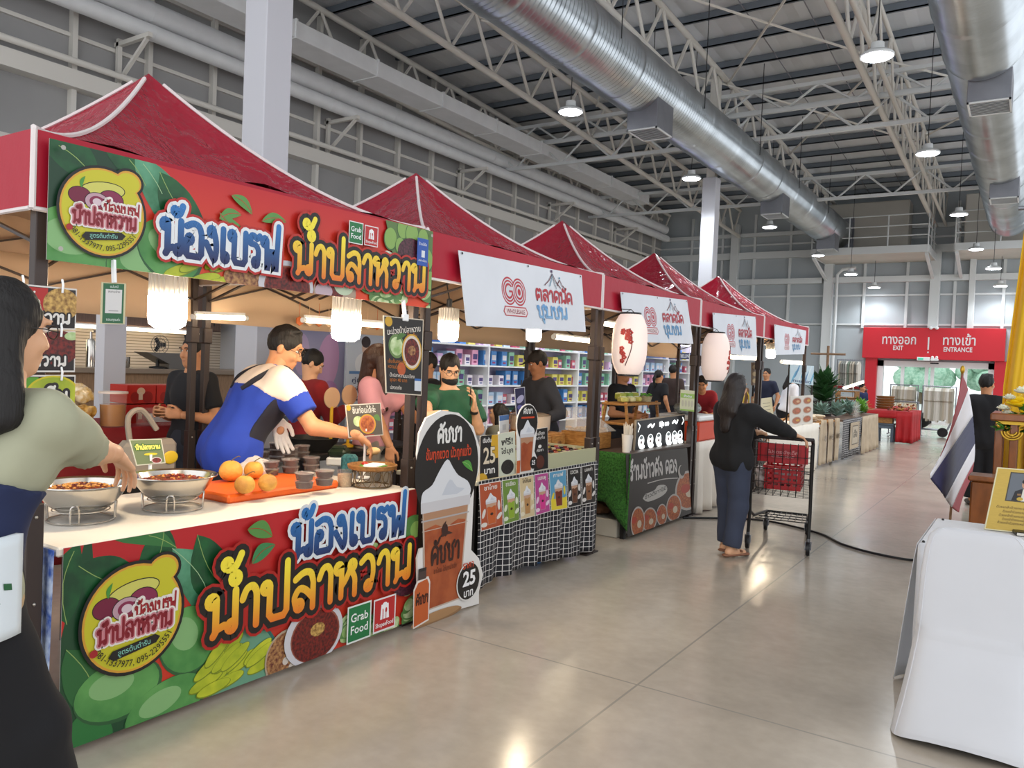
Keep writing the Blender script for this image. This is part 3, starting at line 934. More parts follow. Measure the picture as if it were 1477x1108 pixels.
 cnt = sum(c.astype(np.int8) for c in c8)
 mask = (cnt > 0) & (cnt < 8)
 idx = np.argwhere(mask)
 if len(idx) == 0: return np.zeros((0, 3)), []
 acc = np.zeros((len(idx), 3)); num = np.zeros(len(idx))
 I, J, K = idx[:, 0], idx[:, 1], idx[:, 2]
 for d in range(3):
  o1, o2 = [k for k in range(3) if k != d]
  for u in (0, 1):
   for v in (0, 1):
    o = np.zeros(3, int); o[o1] = u; o[o2] = v
    e = o.copy(); e[d] = 1
    f0 = Fd[I + o[0], J + o[1], K + o[2]]; f1 = Fd[I + e[0], J + e[1], K + e[2]]
    m = (f0 < 0) != (f1 < 0)
    t = np.where(m, f0 / np.where(m, f0 - f1, 1), 0)
    pt = np.tile(o.astype(float), (len(idx), 1)); pt[:, d] += t
    acc[m] += pt[m]; num[m] += 1
 V = lo + (idx + acc / num[:, None]) * res
 vid = np.full(mask.shape, -1, int); vid[I, J, K] = np.arange(len(idx))
 F = []
 for d in range(3):
  o1, o2 = [(1, 2), (2, 0), (0, 1)][d]
  s0 = [slice(None)] * 3; s1 = [slice(None)] * 3
  s0[d] = slice(0, N[d] - 1); s1[d] = slice(1, N[d])
  ch = S[tuple(s0)] != S[tuple(s1)]
  E = np.argwhere(ch)
  E = E[(E[:, o1] > 0) & (E[:, o2] > 0) & (E[:, o1] < N[o1] - 1) & (E[:, o2] < N[o2] - 1)]
  if len(E) == 0: continue
  ins = S[E[:, 0], E[:, 1], E[:, 2]]
  def g(a, b):
   q = E.copy(); q[:, o1] -= a; q[:, o2] -= b
   return vid[q[:, 0], q[:, 1], q[:, 2]]
  Q = np.stack([g(1, 1), g(0, 1), g(0, 0), g(1, 0)], 1)
  Q[~ins] = Q[~ins][:, ::-1]
  F.append(Q)
 return V, (np.concatenate(F) if F else np.zeros((0, 4), int))
def grown(name, prims, res, material, parent=None, loc=None, extra=None, noise=0, nscale=9.0, seed=0):
 """mesh object of a grown surface; extra = further (V, F) pieces joined into the same mesh"""
 V, F = grow(prims, res, noise, nscale, seed)
 Vs = [V]; Fs = [F]; o = len(V)
 for v, f in (extra or []):
  Vs.append(v); Fs.append(np.asarray(f) + o); o += len(v)
 V = np.concatenate(Vs); F = np.concatenate(Fs)
 me = bpy.data.meshes.new(name)
 me.vertices.add(len(V)); me.vertices.foreach_set('co', V.astype(np.float32).ravel())
 me.loops.add(len(F) * 4); me.loops.foreach_set('vertex_index', F.astype(np.int32).ravel())
 me.polygons.add(len(F)); me.polygons.foreach_set('loop_start', np.arange(len(F), dtype=np.int32) * 4)
 me.polygons.foreach_set('use_smooth', np.ones(len(F), bool))
 me.materials.append(material); me.update(); me.validate()
 ob = bpy.data.objects.new(name, me); COL.objects.link(ob)
 if loc is not None:
  me.transform(Matrix.Translation(-Vector(loc))); ob.location = loc
 if parent is not None:
  ob.parent = parent; ob.matrix_parent_inverse = bpy_world(parent).inverted()
 return ob
def ik(a, c, l1, l2, hint):
 """joint between a and c with bone lengths l1, l2, bent towards hint"""
 a, c = np.asarray(a, float), np.asarray(c, float)
 d = c - a; L = np.linalg.norm(d)
 if L > (l1 + l2) * .995:
  c = a + d / L * (l1 + l2) * .995; d = c - a; L = np.linalg.norm(d)
 x = (l1 * l1 - l2 * l2 + L * L) / (2 * L); h = math.sqrt(max(l1 * l1 - x * x, 0))
 u = d / L; hv = np.asarray(hint, float); hv = hv - u * (hv @ u)
 return a + u * x + nrm(hv) * h, c
def hand_prims(w, d, palm, s=1.0, curl=.5, thumb_in=.5, right=True, spread=.12):
 """palm, four fingers and a thumb from wrist w, pointing along d, with the palm facing the vector palm"""
 d = nrm(d); palm = np.asarray(palm, float); palm = nrm(palm - d * (palm @ d)); side = np.cross(d, palm) * (1 if right else -1)   # towards the thumb
 P = []
 kn = w + d * .088 * s
 P.append(cap(w - d * .02, w + d * .02 * s, .026 * s, .028 * s, .015, (palm, .72)))
 for q, o in enumerate((.03, .01, -.011, -.03)):
  k = kn + side * o * s + d * (.004, .008, .004, -.006)[q] * s
  P.append(cap(w + side * o * .6 * s + d * .015 * s, k, .0165 * s, .0125 * s, .016, (palm, .85)))
  L = (.046, .05, .047, .037)[q] * s
  di = nrm(d + side * (spread, .03, -.05, -spread * 1.2)[q]); p = k; r = (.0092, .0095, .009, .008)[q] * s
  for sg in range(3):
   an = curl * (.55, .8, .6)[sg]
   di = nrm(di * math.cos(an) + palm * math.sin(an)); e = p + di * L * (1, .62, .5)[sg]
   P.append(cap(p, e, r, r * .92, .004)); p = e; r *= .93
 tb = w + d * .02 * s + side * .026 * s
 t1 = tb + nrm(d * .75 + side * .75 + palm * .25 * (1 + thumb_in)) * .042 * s
 t2 = t1 + nrm(d * .95 + side * .3 * (1 - thumb_in) + palm * (.15 + .5 * thumb_in)) * .033 * s
 t3 = t2 + nrm(d + palm * (.1 + .5 * thumb_in) - side * .15 * thumb_in) * .026 * s
 P += [cap(w + d * .012 * s, tb, .016 * s, .015 * s, .015), cap(tb, t1, .0145 * s, .0115 * s, .01), cap(t1, t2, .0108 * s, .0098 * s, .005), cap(t2, t3, .0098 * s, .0082 * s, .004)]
 return P
def skin(n, c): return mat('skin_' + n, c, rough=.5, var=.08, vscale=14, spec=.35)
SK_M = skin('warm', 'c98f68'); SK_L = skin('light', 'dcaa86'); SK_D = skin('tan', 'b27a57')
M_hair = mat('black_hair', '120e0d', rough=.62, bump=.35, bscale=120, stretch=(1, 1, .12))
M_hairb = mat('brown_hair', '3b241a', rough=.42, bump=.35, bscale=120, stretch=(1, 1, .12))
M_eye = mat('eye_dark', '1a1210', rough=.2); M_eyew = mat('eye_white', 'e9e4df', rough=.3); M_lip = mat('lips', '9c5048', rough=.4); M_brow = mat('brow', '1f1512', rough=.7)
M_sole = mat('shoe_sole', '3a332e', rough=.7)
class Fig:
 """pose and size of a person standing at (x, y), facing compass angle `face` (degrees, 0 = +Y, 90 = +X)"""
 def __init__(s, x, y, face, H=1.65, lean=0, bend_to=None, z=0, wide=1.0, twist=0, head_yaw=0, head_pitch=0, neck=0, stance=.1, step=0, hip=.525, crouch=0, roll=0):
  s.H = H; k = H / 1.7; s.k = k; s.wide = wide
  a = math.radians(face)
  s.f = V3(math.sin(a), math.cos(a), 0); s.r = V3(math.cos(a), -math.sin(a), 0); s.u = V3(0, 0, 1)
  L = math.radians(lean)
  s.sp = s.u * math.cos(L) + s.f * math.sin(L)                 # spine
  s.sf = s.f * math.cos(L) - s.u * math.sin(L)                 # chest forward
  Ro = math.radians(roll); s.sp = nrm(s.sp * math.cos(Ro) + s.r * math.sin(Ro));
  tw = math.radians(twist)
  s.sr = nrm(s.r * math.cos(tw) - s.sf * math.sin(tw)); s.sr = nrm(s.sr - s.sp * (s.sr @ s.sp)); s.sf = np.cross(s.sp, s.sr)
  base = V3(x, y, z)
  back = -s.f * math.sin(L) * .12 * k
  s.pel = base + s.u * (hip * H - crouch) + back
  s.waist = s.pel + s.u * .05 * k + s.sp * .1 * k
  s.chest = s.waist + s.sp * .19 * k
  s.nb = s.waist + s.sp * .355 * k
  hw = .165 * k * wide
  s.sh = {'R': s.nb - s.sp * .05 * k + s.sr * hw, 'L': s.nb - s.sp * .05 * k - s.sr * hw}
  s.hp = {'R': s.pel + s.r * .085 * k * wide, 'L': s.pel - s.r * .085 * k * wide}
  hl = math.radians(lean * .55 + neck)
  hd = s.u * math.cos(hl) + s.f * math.sin(hl)
  s.hc = s.nb + hd * .175 * k
  hy = math.radians(head_yaw + twist); hf = s.f * math.cos(hy) + s.r * math.sin(hy); hpp = math.radians(head_pitch)
  s.hf = hf * math.cos(hpp) - s.u * math.sin(hpp); s.hu = s.u * math.cos(hpp) + hf * math.sin(hpp); s.hr = np.cross(s.hf, s.hu)
  s.an = {}; s.kn = {}; s.toe = {}
  for sd, sg in (('R', 1), ('L', -1)):
   an = base + s.r * stance * sg * k + s.f * step * sg + s.u * .075 * k
   s.kn[sd], s.an[sd] = ik(s.hp[sd], an, .245 * H, .235 * H, s.f + s.r * sg * .15)
   s.toe[sd] = s.an[sd] + nrm(s.f + s.r * sg * .15) * .15 * k - s.u * .045 * k
  s.el = {}; s.wr = {}; s.hd = {}; s.pm = {}; s.curl = {'R': .5, 'L': .5}
  for sd, sg in (('R', 1), ('L', -1)):
   s.arm(sd, s.sh[sd] + s.r * sg * .1 * k - s.u * .5 * k + s.f * .06 * k)
 def arm(s, sd, target, elbow=None, hand=None, palm=None, curl=.5):
  """reach: wrist to target, elbow bends towards `elbow`, hand points along `hand`"""
  sg = 1 if sd == 'R' else -1
  e = elbow if elbow is not None else (-s.f * .6 + s.r * sg * .5 - s.u * .6)
  s.el[sd], s.wr[sd] = ik(s.sh[sd], np.array(target, float), .3 * s.k, .255 * s.k, e)
  s.hd[sd] = nrm(hand if hand is not None else s.wr[sd] - s.el[sd])
  s.pm[sd] = np.array(palm if palm is not None else -s.r * sg, float); s.curl[sd] = curl
  return s
 def torso(s, g=0.0):
  k, w = s.k, s.wide
  P = [cap(s.pel - s.sr * .04 * k, s.pel + s.sr * .04 * k, .125 * k * w + g, .125 * k * w + g, .08, (s.f, .82)),
             cap(s.pel, s.waist + s.sp * .02, .14 * k * w + g, .128 * k * w + g, .06, (s.sf, .78)),
             cap(s.waist, s.chest, .128 * k * w + g, .145 * k * w + g, .06, (s.sf, .74)),
             cap(s.chest - s.sr * .05 * k, s.chest + s.sr * .05 * k, .118 * k * w + g, .118 * k * w + g, .07, (s.sf, .86)),
             cap(s.sh['L'] + s.sr * .02, s.sh['R'] - s.sr * .02, .062 * k * w + g, .062 * k * w + g, .08)]
  return P
 def bust(s, g=0.0):
  k = s.k
  return [ell(s.chest + s.sf * .085 * k + s.sr * .062 * k * e - s.sp * .01, V3(.062, .06, .065) * k + g, .05) for e in (-1, 1)]
 def upper(s, g=0.0, frac=1.0, sd=None, rough=1.0):
  P = []; k = s.k
  for d in (sd or 'RL'):
   e = s.sh[d] + (s.el[d] - s.sh[d]) * min(frac * 2, 1)
   P.append(cap(s.sh[d], e, .055 * k * s.wide + g, (.045 if frac > .45 else .05) * k * s.wide + g * rough, .045, clip='b' if frac <= .5 else None))
   if frac > .5:
    q = s.el[d] + (s.wr[d] - s.el[d]) * (frac - .5) * 2
    P.append(cap(s.el[d], q, .044 * k + g, lerp(.044, .028, (frac - .5) * 2) * k + g, .02, clip='b'))
  return P
 def legs(s, g=0.0, frac=1.0, flare=0.0):
  P = []; k = s.k
  for d in 'RL':
   P += [cap(s.hp[d], s.kn[d], .09 * k * s.wide + g, .06 * k * s.wide + g + flare * .4, .035)]
   e = s.kn[d] + (s.an[d] - s.kn[d]) * frac
   P += [cap(s.kn[d], e, .058 * k * s.wide + g + flare * .4, .04 * k + g + flare, .03, clip='b' if g else None)]
   if not g: P.append(cap(s.kn[d] + (s.an[d] - s.kn[d]) * .25 - s.f * .015, s.kn[d] + (s.an[d] - s.kn[d]) * .5 - s.f * .012, .05 * k, .044 * k, .04))
  return P
 def head(s, ear=True):
  k = s.k * 1.0; c, f, u, r = s.hc, s.hf, s.hu, s.hr
  R = np.stack([r, f, u], 1)
  P = [cap(s.nb - s.sp * .05 * k, c - u * .04 * k - f * .015 * k, .062 * k, .055 * k, .04),
             ell(c + u * .025 * k - f * .008 * k, V3(.076, .094, .098) * k, .03, R),
             ell(c - u * .045 * k + f * .022 * k, V3(.06, .07, .072) * k, .035, R),
             ell(c - u * .098 * k + f * .062 * k, V3(.026, .024, .02) * k, .03, R),
             ell(c - u * .03 * k + f * .07 * k + r * .036 * k, V3(.024, .02, .022) * k, .02, R), ell(c - u * .03 * k + f * .07 * k - r * .036 * k, V3(.024, .02, .022) * k, .02, R),
             cap(c + u * .012 * k + f * .085 * k, c - u * .034 * k + f * .103 * k, .008 * k, .013 * k, .012),
             ell(c - u * .038 * k + f * .093 * k + r * .012 * k, V3(.009, .011, .008) * k, .008, R), ell(c - u * .038 * k + f * .093 * k - r * .012 * k, V3(.009, .011, .008) * k, .008, R),
             cap(c - u * .066 * k + f * .086 * k - r * .017 * k, c - u * .066 * k + f * .086 * k + r * .017 * k, .0075 * k, .0075 * k, .008),
             cap(c - u * .077 * k + f * .083 * k - r * .013 * k, c - u * .077 * k + f * .083 * k + r * .013 * k, .008 * k, .008 * k, .008),
             cap(c + u * .028 * k + f * .088 * k - r * .045 * k, c + u * .028 * k + f * .088 * k + r * .045 * k, .009 * k, .009 * k, .02)]
  for e in (-1, 1):
   P.append(sub(ell(c + u * .008 * k + f * .092 * k + r * .032 * k * e, V3(.018, .012, .011) * k, .014, R)))
   if ear:
    P.append(ell(c - u * .005 * k - f * .005 * k + r * .078 * k * e, V3(.011, .02, .033) * k, .008, R))
  return P
 def face(s, body, brow=True, mouth=True):
  k = s.k; c, f, u, r = s.hc, s.hf, s.hu, s.hr
  R = Matrix(np.stack([r, f, u], 1).tolist())
  mb = MB()
  for e in (-1, 1):
   p = c + u * .008 * k + f * .081 * k + r * .032 * k * e
   mb.mat(M_eyew).ball(p, (.0135 * k, .0095 * k, .0075 * k), 12, 8, R)
   mb.mat(M_eye).ball(p + f * .0062 * k, (.0062 * k, .005 * k, .0066 * k), 10, 6, R)
   mb.mat(M_eye).tube([p + f * .008 * k + r * .014 * k * t * 1.0 + u * (.0075 - .004 * t * t) * k - f * .004 * k * t * t for t in (-1, -.5, 0, .5, 1)], .0016 * k, 5)
   if brow: mb.mat(M_brow).tube([c + u * (.031 - .004 * abs(t)) * k + f * (.0985 - .007 * (e * t > 0) * t * t) * k + r * (.034 * e + .018 * t) * k for t in (-1, 0, 1)], .0036 * k, 5)
  if mouth: mb.mat(M_lip).tube([c - u * (.0715 - .002 * t * t) * k + f * (.0925 - .007 * t * t) * k + r * .022 * k * t for t in (-1, -.5, 0, .5, 1)], [.0015 * k, .003 * k, .0036 * k, .003 * k, .0015 * k], 6)
  return mb.build('face_features', parent=body)
 def glasses(s, body, col='1c1a19'):
  k = s.k; c, f, u, r = s.hc, s.hf, s.hu, s.hr
  m = mat('spectacle_frame', col, rough=.3); mb = MB().mat(m)
  for e in (-1, 1):
   ce = c + u * .004 * k + f * .108 * k + r * .033 * k * e
   mb.tube([ce + r * .026 * k * math.cos(a) + u * .018 * k * math.sin(a) - f * .004 * k * abs(math.cos(a)) for a in [2 * PI * i / 16 for i in range(16)]], .0016 * k, 6, closed=True)
   mb.tube([ce + r * .026 * k * e, c + u * .008 * k + f * .06 * k + r * .079 * k * e, c + u * .006 * k - f * .012 * k + r * .081 * k * e], .0016 * k, 6)
  mb.tube([c + u * .008 * k + f * .107 * k - r * .008 * k, c + u * .01 * k + f * .112 * k, c + u * .008 * k + f * .107 * k + r * .008 * k], .0016 * k, 6)
  return mb.build('glasses', parent=body)
 def hair(s, body, style='short', material=None, res=.009):
  k = s.k; c, f, u, r = s.hc, s.hf, s.hu, s.hr; R = np.stack([r, f, u], 1)
  material = material or M_hair
  P = [ell(c + u * .034 * k - f * .016 * k, V3(.087, .1, .102) * k, .02, R)]
  P.append(sub(ell(c - u * .06 * k + f * .1 * k, V3(.075, .095, .105) * k, .02, R)))          # face opening
  for e in (-1, 1):
   if style in ('short', 'cap'): P.append(sub(ell(c - u * .035 * k + f * .015 * k + r * .09 * k * e, V3(.03, .028, .036) * k, .012, R)))
  if style in ('short', 'cap'):
   P.append(sub(ell(c - u * .15 * k - f * .05 * k, V3(.12, .1, .065) * k, .02, R)))
   if style == 'short':
    for j in range(9):
     a = j * .7; P.append(cap(c + u * .1 * k - f * .02 * k + r * .03 * math.cos(a) * k, c + u * (.112 + .01 * math.sin(a * 3)) * k + f * (.025 + .025 * math.sin(a * 2)) * k + r * .05 * math.cos(a) * k, .03 * k, .012 * k, .02))
  if style == 'bun':
   P.append(ell(c + u * .05 * k - f * .115 * k, V3(.045, .042, .042) * k, .015, R))
   P.append(sub(ell(c - u * .12 * k - f * .05 * k, V3(.12, .09, .06) * k, .02, R)))
  if style == 'tail':
   P.append(sub(ell(c - u * .13 * k - f * .03 * k, V3(.12, .07, .05) * k, .02, R)))
   P += [cap(c - f * .1 * k + u * .03 * k, c - f * .15 * k - u * .06 * k, .03 * k, .034 * k, .02), cap(c - f * .15 * k - u * .06 * k, c - f * .13 * k - u * .26 * k, .034 * k, .018 * k, .02)]
  if style == 'bob':
   for e in (-1, 1): P.append(cap(c + r * .075 * k * e - f * .02 * k, c + r * .075 * k * e - u * .12 * k - f * .01 * k, .035 * k, .03 * k, .03))
   P.append(cap(c - f * .08 * k, c - f * .07 * k - u * .12 * k, .06 * k, .05 * k, .04))
  if style == 'long':
   b = s.nb - s.sf * .1 * k
   P += [cap(c - f * .07 * k - u * .02 * k, b - u * .02 * k, .075 * k, .085 * k, .05, (s.sf, .6)), cap(b - u * .02 * k, b - s.sp * .2 * k - s.sf * .03 * k, .09 * k, .06 * k, .04, (s.sf, .4))]
   for e in (-1, 1): P.append(cap(c + r * .07 * k * e - f * .03 * k, b + s.sr * .07 * k * e - u * .06 * k, .036 * k, .045 * k, .04))
  if style == 'longf':
   for e in (-1, 1):
    P += [cap(c + r * .075 * k * e - f * .01 * k + u * .02, s.nb + s.sr * .085 * k * e + s.sf * .07 * k, .036 * k, .04 * k, .03), cap(s.nb + s.sr * .085 * k * e + s.sf * .07 * k, s.chest + s.sr * .09 * k * e + s.sf * .13 * k - s.sp * .05, .04 * k, .026 * k, .02)]
   P.append(cap(c - f * .07 * k, s.nb - s.sf * .09 * k - u * .08 * k, .07 * k, .07 * k, .04))
  return grown('hair', P, res, material, body, noise=.0016, nscale=60, seed=3)
 def person(s, name_label, skin_m, group=None, res=.013, hands='RL', hres=.0045, legs=True, headres=.0075, ear=True):
  """the bare body: one mesh, origin on the ground"""
  P = s.torso(-.012) + s.upper(-.006) + ([] if not legs else s.legs())
  k = s.k
  for d in 'RL':
   P.append(cap(s.el[d], s.wr[d] - nrm(s.wr[d] - s.el[d]) * .01, .04 * k, .026 * k, .025))
   P.append(cap(s.el[d], s.el[d] + (s.wr[d] - s.el[d]) * .35, .04 * k, .039 * k, .02))
   if d not in hands: P.append(ell(s.wr[d] + s.hd[d] * .06 * k, V3(.03, .03, .03) * k, .03))
   if legs: P.append(cap(s.an[d] - s.u * .03 * k - s.f * .03 * k, s.toe[d], .036 * k, .03 * k, .02))
  P.append(cap(s.nb - s.sp * .08 * k, s.nb + (s.hc - s.nb) * .5, .066 * k, .056 * k, .05))
  ex = [grow(s.head(ear), headres)]
  for d in hands:
   ex.append(grow(hand_prims(s.wr[d], s.hd[d], s.pm[d], k, s.curl[d], right=d == 'R'), hres))
  g = (s.an['R'] + s.an['L']) / 2
  b = grown('person', P, res, skin_m, None, (g[0], g[1], 0 if g[2] < .3 else g[2] - .075), extra=ex)
  return tag(b, name_label, 'person', group)
 def cloth(s, body, name, prims, m, res=.012, cuts=(), noise=.0022, nscale=13, seed=1):
  return grown(name, list(prims) + list(cuts), res, m, body, noise=noise, nscale=nscale, seed=seed)
 def hem(s, d):  # keep what is above d along the spine from the pelvis
  return half(-s.sp, -(s.pel @ s.sp) - d)
 def neckline(s, d=.035):
  n = nrm(s.sp + s.sf * .25); return half(n, s.nb @ n + d * s.k)
 def trousers(s, body, m, g=.016, frac=.96, flare=.012, name='trousers', res=.012, waist=.1, seed=2):
  k = s.k
  P = [cap(s.pel - s.sr * .04 * k, s.pel + s.sr * .04 * k, .125 * k * s.wide + g, .125 * k * s.wide + g, .06, (s.f, .86)),
             cap(s.pel, s.waist, .14 * k * s.wide + g, .128 * k * s.wide + g, .05, (s.sf, .82))] + s.legs(g, frac, flare)
  return s.cloth(body, name, P, m, res, [half(s.sp, s.pel @ s.sp + waist * k)], seed=seed)
 def shoes(s, body, m, sandal=False):
  k = s.k
  for d in 'RL':
   a, t = s.an[d], s.toe[d]; df = nrm((t - a) * V3(1, 1, 0)); gz = a[2] - .075 * k
   heel = V3(a[0], a[1], gz + .03) - df * .05 * k; toe = V3(t[0], t[1], gz + .028)
   if sandal: P = [cap(heel - s.u * .012, toe + df * .02 - s.u * .012, .042 * k, .047 * k, .01, (s.u, .35))]
   else: P = [cap(heel, toe, .042 * k, .044 * k, .02, (s.u, .75)), cap(a - s.u * .03 * k, toe - df * .05, .046 * k, .036 * k, .03)]
   if sandal: P.append(cap(toe - df * .05 + np.cross(df, s.u) * .04 + s.u * .02, toe - df * .05 - np.cross(df, s.u) * .04 + s.u * .02, .012, .012, .01))
   grown('shoe', P + [half(-s.u, -gz)], .008, m, body)
# ------------------------------------------------------------------ market tents
def tent_red():
 m = mat('red_tent_vinyl', '92132a', rough=.17, coat=.1, spec=.5)
 nt = m.node_tree; b = nt.nodes['Principled BSDF']
 tc = nt.nodes.new('ShaderNodeTexCoord'); n = nt.nodes.new('ShaderNodeTexNoise'); n.inputs['Scale'].default_value = 5.5; n.inputs['Detail'].default_value = 3; n.inputs['Distortion'].default_value = .6
 v = nt.nodes.new('ShaderNodeTexNoise'); v.inputs['Scale'].default_value = 22; v.inputs['Detail'].default_value = 2
 a = nt.nodes.new('ShaderNodeMath'); a.operation = 'MULTIPLY_ADD'; a.inputs[1].default_value = .25
 bp = nt.nodes.new('ShaderNodeBump'); bp.inputs['Strength'].default_value = .6; bp.inputs['Distance'].default_value = .05
 nt.links.new(tc.outputs['Object'], n.inputs['Vector']); nt.links.new(tc.outputs['Object'], v.inputs['Vector'])
 nt.links.new(v.outputs[0], a.inputs[0]); nt.links.new(n.outputs[0], a.inputs[2]); nt.links.new(a.outputs[0], bp.inputs['Height'])
 nt.links.new(bp.outputs[0], b.inputs['Normal']); nt.links.new(bp.outputs[0], b.inputs['Coat Normal'])
 return m
M_tent = tent_red()
M_lining = mat('tent_lining', 'b79a80', rough=.8, var=.1, vscale=4)
M_piping = mat('white_piping', 'd9cfcd', rough=.5)
M_leg = mat('tent_leg_steel', '3a2f2b', rough=.4, metal=.3)
XA, XB = -3.1, -5.32
def tent(y0, y1, label, za=3.12, ze=2.39, zv=2.1, seed=0):
 t = thing('market_tent', label, 'tent', ((XA + XB) / 2, (y0 + y1) / 2, 0), 'red market tents in a row')
 cx_, cy_ = (XA + XB) / 2, (y0 + y1) / 2; hx = (XA - XB) / 2; hy = (y1 - y0) / 2
 rg = random.Random(seed); ph = [rg.uniform(0, 6) for _ in range(8)]
 def roof(sec, off):
  ca, sa = [(1, 0), (0, 1), (-1, 0), (0, -1)][sec]
  def fn(u, v):
   s = u * 2 - 1; r = v
   x, y = r, r * s
   X, Y = x * ca - y * sa, x * sa + y * ca
   g = 1 - (1 - r) ** 1.65
   z = za - (za - ze) * g
   z -= .075 * math.sin(PI * min(r * 1.05, 1)) * (1 - s * s)                       # cloth sags between the hips
   z += .012 * math.sin(9 * s + ph[sec] + 3 * r) * r * (1 - s ** 4) + .008 * math.sin(19 * s + ph[sec + 4]) * r * (1 - s * s)
   return (cx_ + X * hx, cy_ + Y * hy, z - off)
  return fn
 mb = MB()
 for k in range(4): mb.grid(roof(k, 0), 30, 22, flip=True)
 mb.build('canopy', M_tent, t, angle=60)
 mb = MB()
 for k in range(4): mb.grid(roof(k, .012), 14, 10)
 li = mb.build('lining', M_lining, t, angle=60)
 # valance with a slight wave
 def val(k, off):
  c = [(1, -1), (1, 1), (-1, 1), (-1, -1)]
  a, b_ = c[k], c[(k + 1) % 4]
  nx, ny = (a[0] + b_[0]) / 2, (a[1] + b_[1]) / 2
  def fn(u, v):
   x, y = lerp(a[0], b_[0], u), lerp(a[1], b_[1], u)
   w = (.012 * math.sin(u * 17 + ph[k]) + .006 * math.sin(u * 41)) * v * math.sin(PI * u)
   return (cx_ + x * hx + nx * (w + off), cy_ + y * hy + ny * (w + off), ze - (ze - zv) * v)
  return fn
 mb = MB()
 for k in range(4): mb.grid(val(k, .004), 36, 3, flip=True)
 mb.build('valance', mat('red_valance', 'a3162c', rough=.42, spec=.3, bump=.15, bscale=9), t, angle=60)
 mb = MB()
 for k in range(4): mb.grid(val(k, -.004), 36, 3)
 mb.build('valance_lining', M_lining, t, angle=60)
 mb = MB(); mb.grid(lambda u, v: (XB + .02 + .02 * math.sin(u * 9 + ph[0]) * (1 - v), lerp(y0 + .06, y1 - .06, u), lerp(1.82, 2.16, v)), 30, 3); mb.build('back_flap', mat('tan_fabric', 'd3b596', rough=.85), t, thick=.004)
 mb = MB()
 for k in range(4):
  f = roof(k, -.006)
  mb.tube([f(1, i / 20) for i in range(1, 21)], .011, 6)
  g = val(k, .006)
  mb.tube([g(i / 30, 1) for i in range(31)], .009, 6)
  mb.tube([g(0, i / 3) for i in range(4)], .011, 6)
 mb.build('piping', M_piping, t)
 for x in (XA - .03, XB + .03):
  for y in (y0 + .045, y1 - .045):
   mb = MB().mat(M_leg)
   mb.span((x - .024, y - .024, .05), (x + .024, y + .024, ze - .03), .003)
   mb.span((x - .03, y - .03, .02), (x + .03, y + .03, 1.0), .003)
   mb.span((x - .05, y - .05, 0), (x + .05, y + .05, .014), .002)
   mb.span((x - .036, y - .036, 1.66), (x + .036, y + .036, 1.78), .006)
   mb.mat(mat('snap_button', 'b9b2a8', rough=.3, metal=.9))
   for h in (.35, .62, .95): mb.ball((x + .031 * (1 if x > -4 else 1), y, h), .007, 8, 5)
   mb.build('leg', parent=t)
 mb = MB().mat(M_leg)
 def scissor(p, q, z0, z1):
  p, q = Vector(p), Vector(q)
  n = 2
  for i in range(n):
   a = p.lerp(q, i / n); b_ = p.lerp(q, (i + 1) / n)
   mb.sbar((a.x, a.y, z0), (b_.x, b_.y, z1), .02, .012); mb.sbar((a.x, a.y, z1), (b_.x, b_.y, z0), .02, .012)
 i_ = .05
 c4 = [(XA - i_, y0 + i_, 0), (XA - i_, y1 - i_, 0), (XB + i_, y1 - i_, 0), (XB + i_, y0 + i_, 0)]
 for k in range(4): scissor(c4[k], c4[(k + 1) % 4], 1.98, 2.3)
 scissor((XA - i_, cy_, 0), (XB + i_, cy_, 0), 2.1, 2.4)
 mb.bar((cx_, cy_, 2.2), (cx_, cy_, za - .04), .02, 8)
 mb.build('scissor_frame', parent=t, smooth=False)
 return t
TY = [1.44, 3.70, 6.04, 8.42, 10.88, 13.45]
TL = ['nearest red tent over the mango stall, with the biggest printed fruit banner', 'second red tent from the front, over the coffee counter', 'third red tent, over the table with the black noodle banner', 'fourth red tent, above the paper lantern with flowers on its right side', 'farthest and smallest red tent in the row']
ZA = [3.14, 3.10, 3.13, 3.13, 3.12]
for i in range(5): tent(TY[i] + .012, TY[i + 1] - .012, TL[i], za=ZA[i], seed=i)
def bulb(p, label, s=1.0, on=55):
 t = thing('led_bulb', label, 'light bulb', p)
 x, y, z = p
 mb = MB().mat(mat('bulb_heat_sink', 'ddd8d0', rough=.5))
 r = .083 * s
 mb.lathe([(r * .86, .0), (r * .86, .12 * s), (r * .5, .125 * s), (.02 * s, .13 * s)], (x, y, z), 24)
 for i in range(24):
  a = 2 * PI * i / 24; mb.box((x + r * .9 * math.cos(a), y + r * .9 * math.sin(a), z + .06 * s), (.016 * s, .006 * s, .115 * s), rz=a)
 mb.mat(M_black).lathe([(.022 * s, .125 * s), (.024 * s, .19 * s), (.008, .2 * s)], (x, y, z), 12)
 mb.build('heat_sink', parent=t)
 mb = MB().mat(mat('bulb_diffuser', 'ffe9c8', emit=on))
 mb.lathe([(0, -.15 * s), (r * .6, -.148 * s), (r * .93, -.13 * s), (r, -.1 * s), (r, -.005), (r * .9, 0)], (x, y, z), 24)
 mb.build('diffuser', parent=t)
 mb = MB().mat(M_cable); mb.tube(catmull([(x, y, z + .19 * s), (x - .05, y + .02, z + .3), (x - .1, y + .05, max(z + .35, 2.3))], 5), .005, 5); mb.build('cord', parent=t)
 return t
bulb((-3.3, 2.14, 1.845), 'bright LED bulb hanging at the left of the mango stall under its fruit banner')
bulb((-3.3, 3.26, 1.84), 'bright LED bulb hanging above the man in the blue polo shirt')
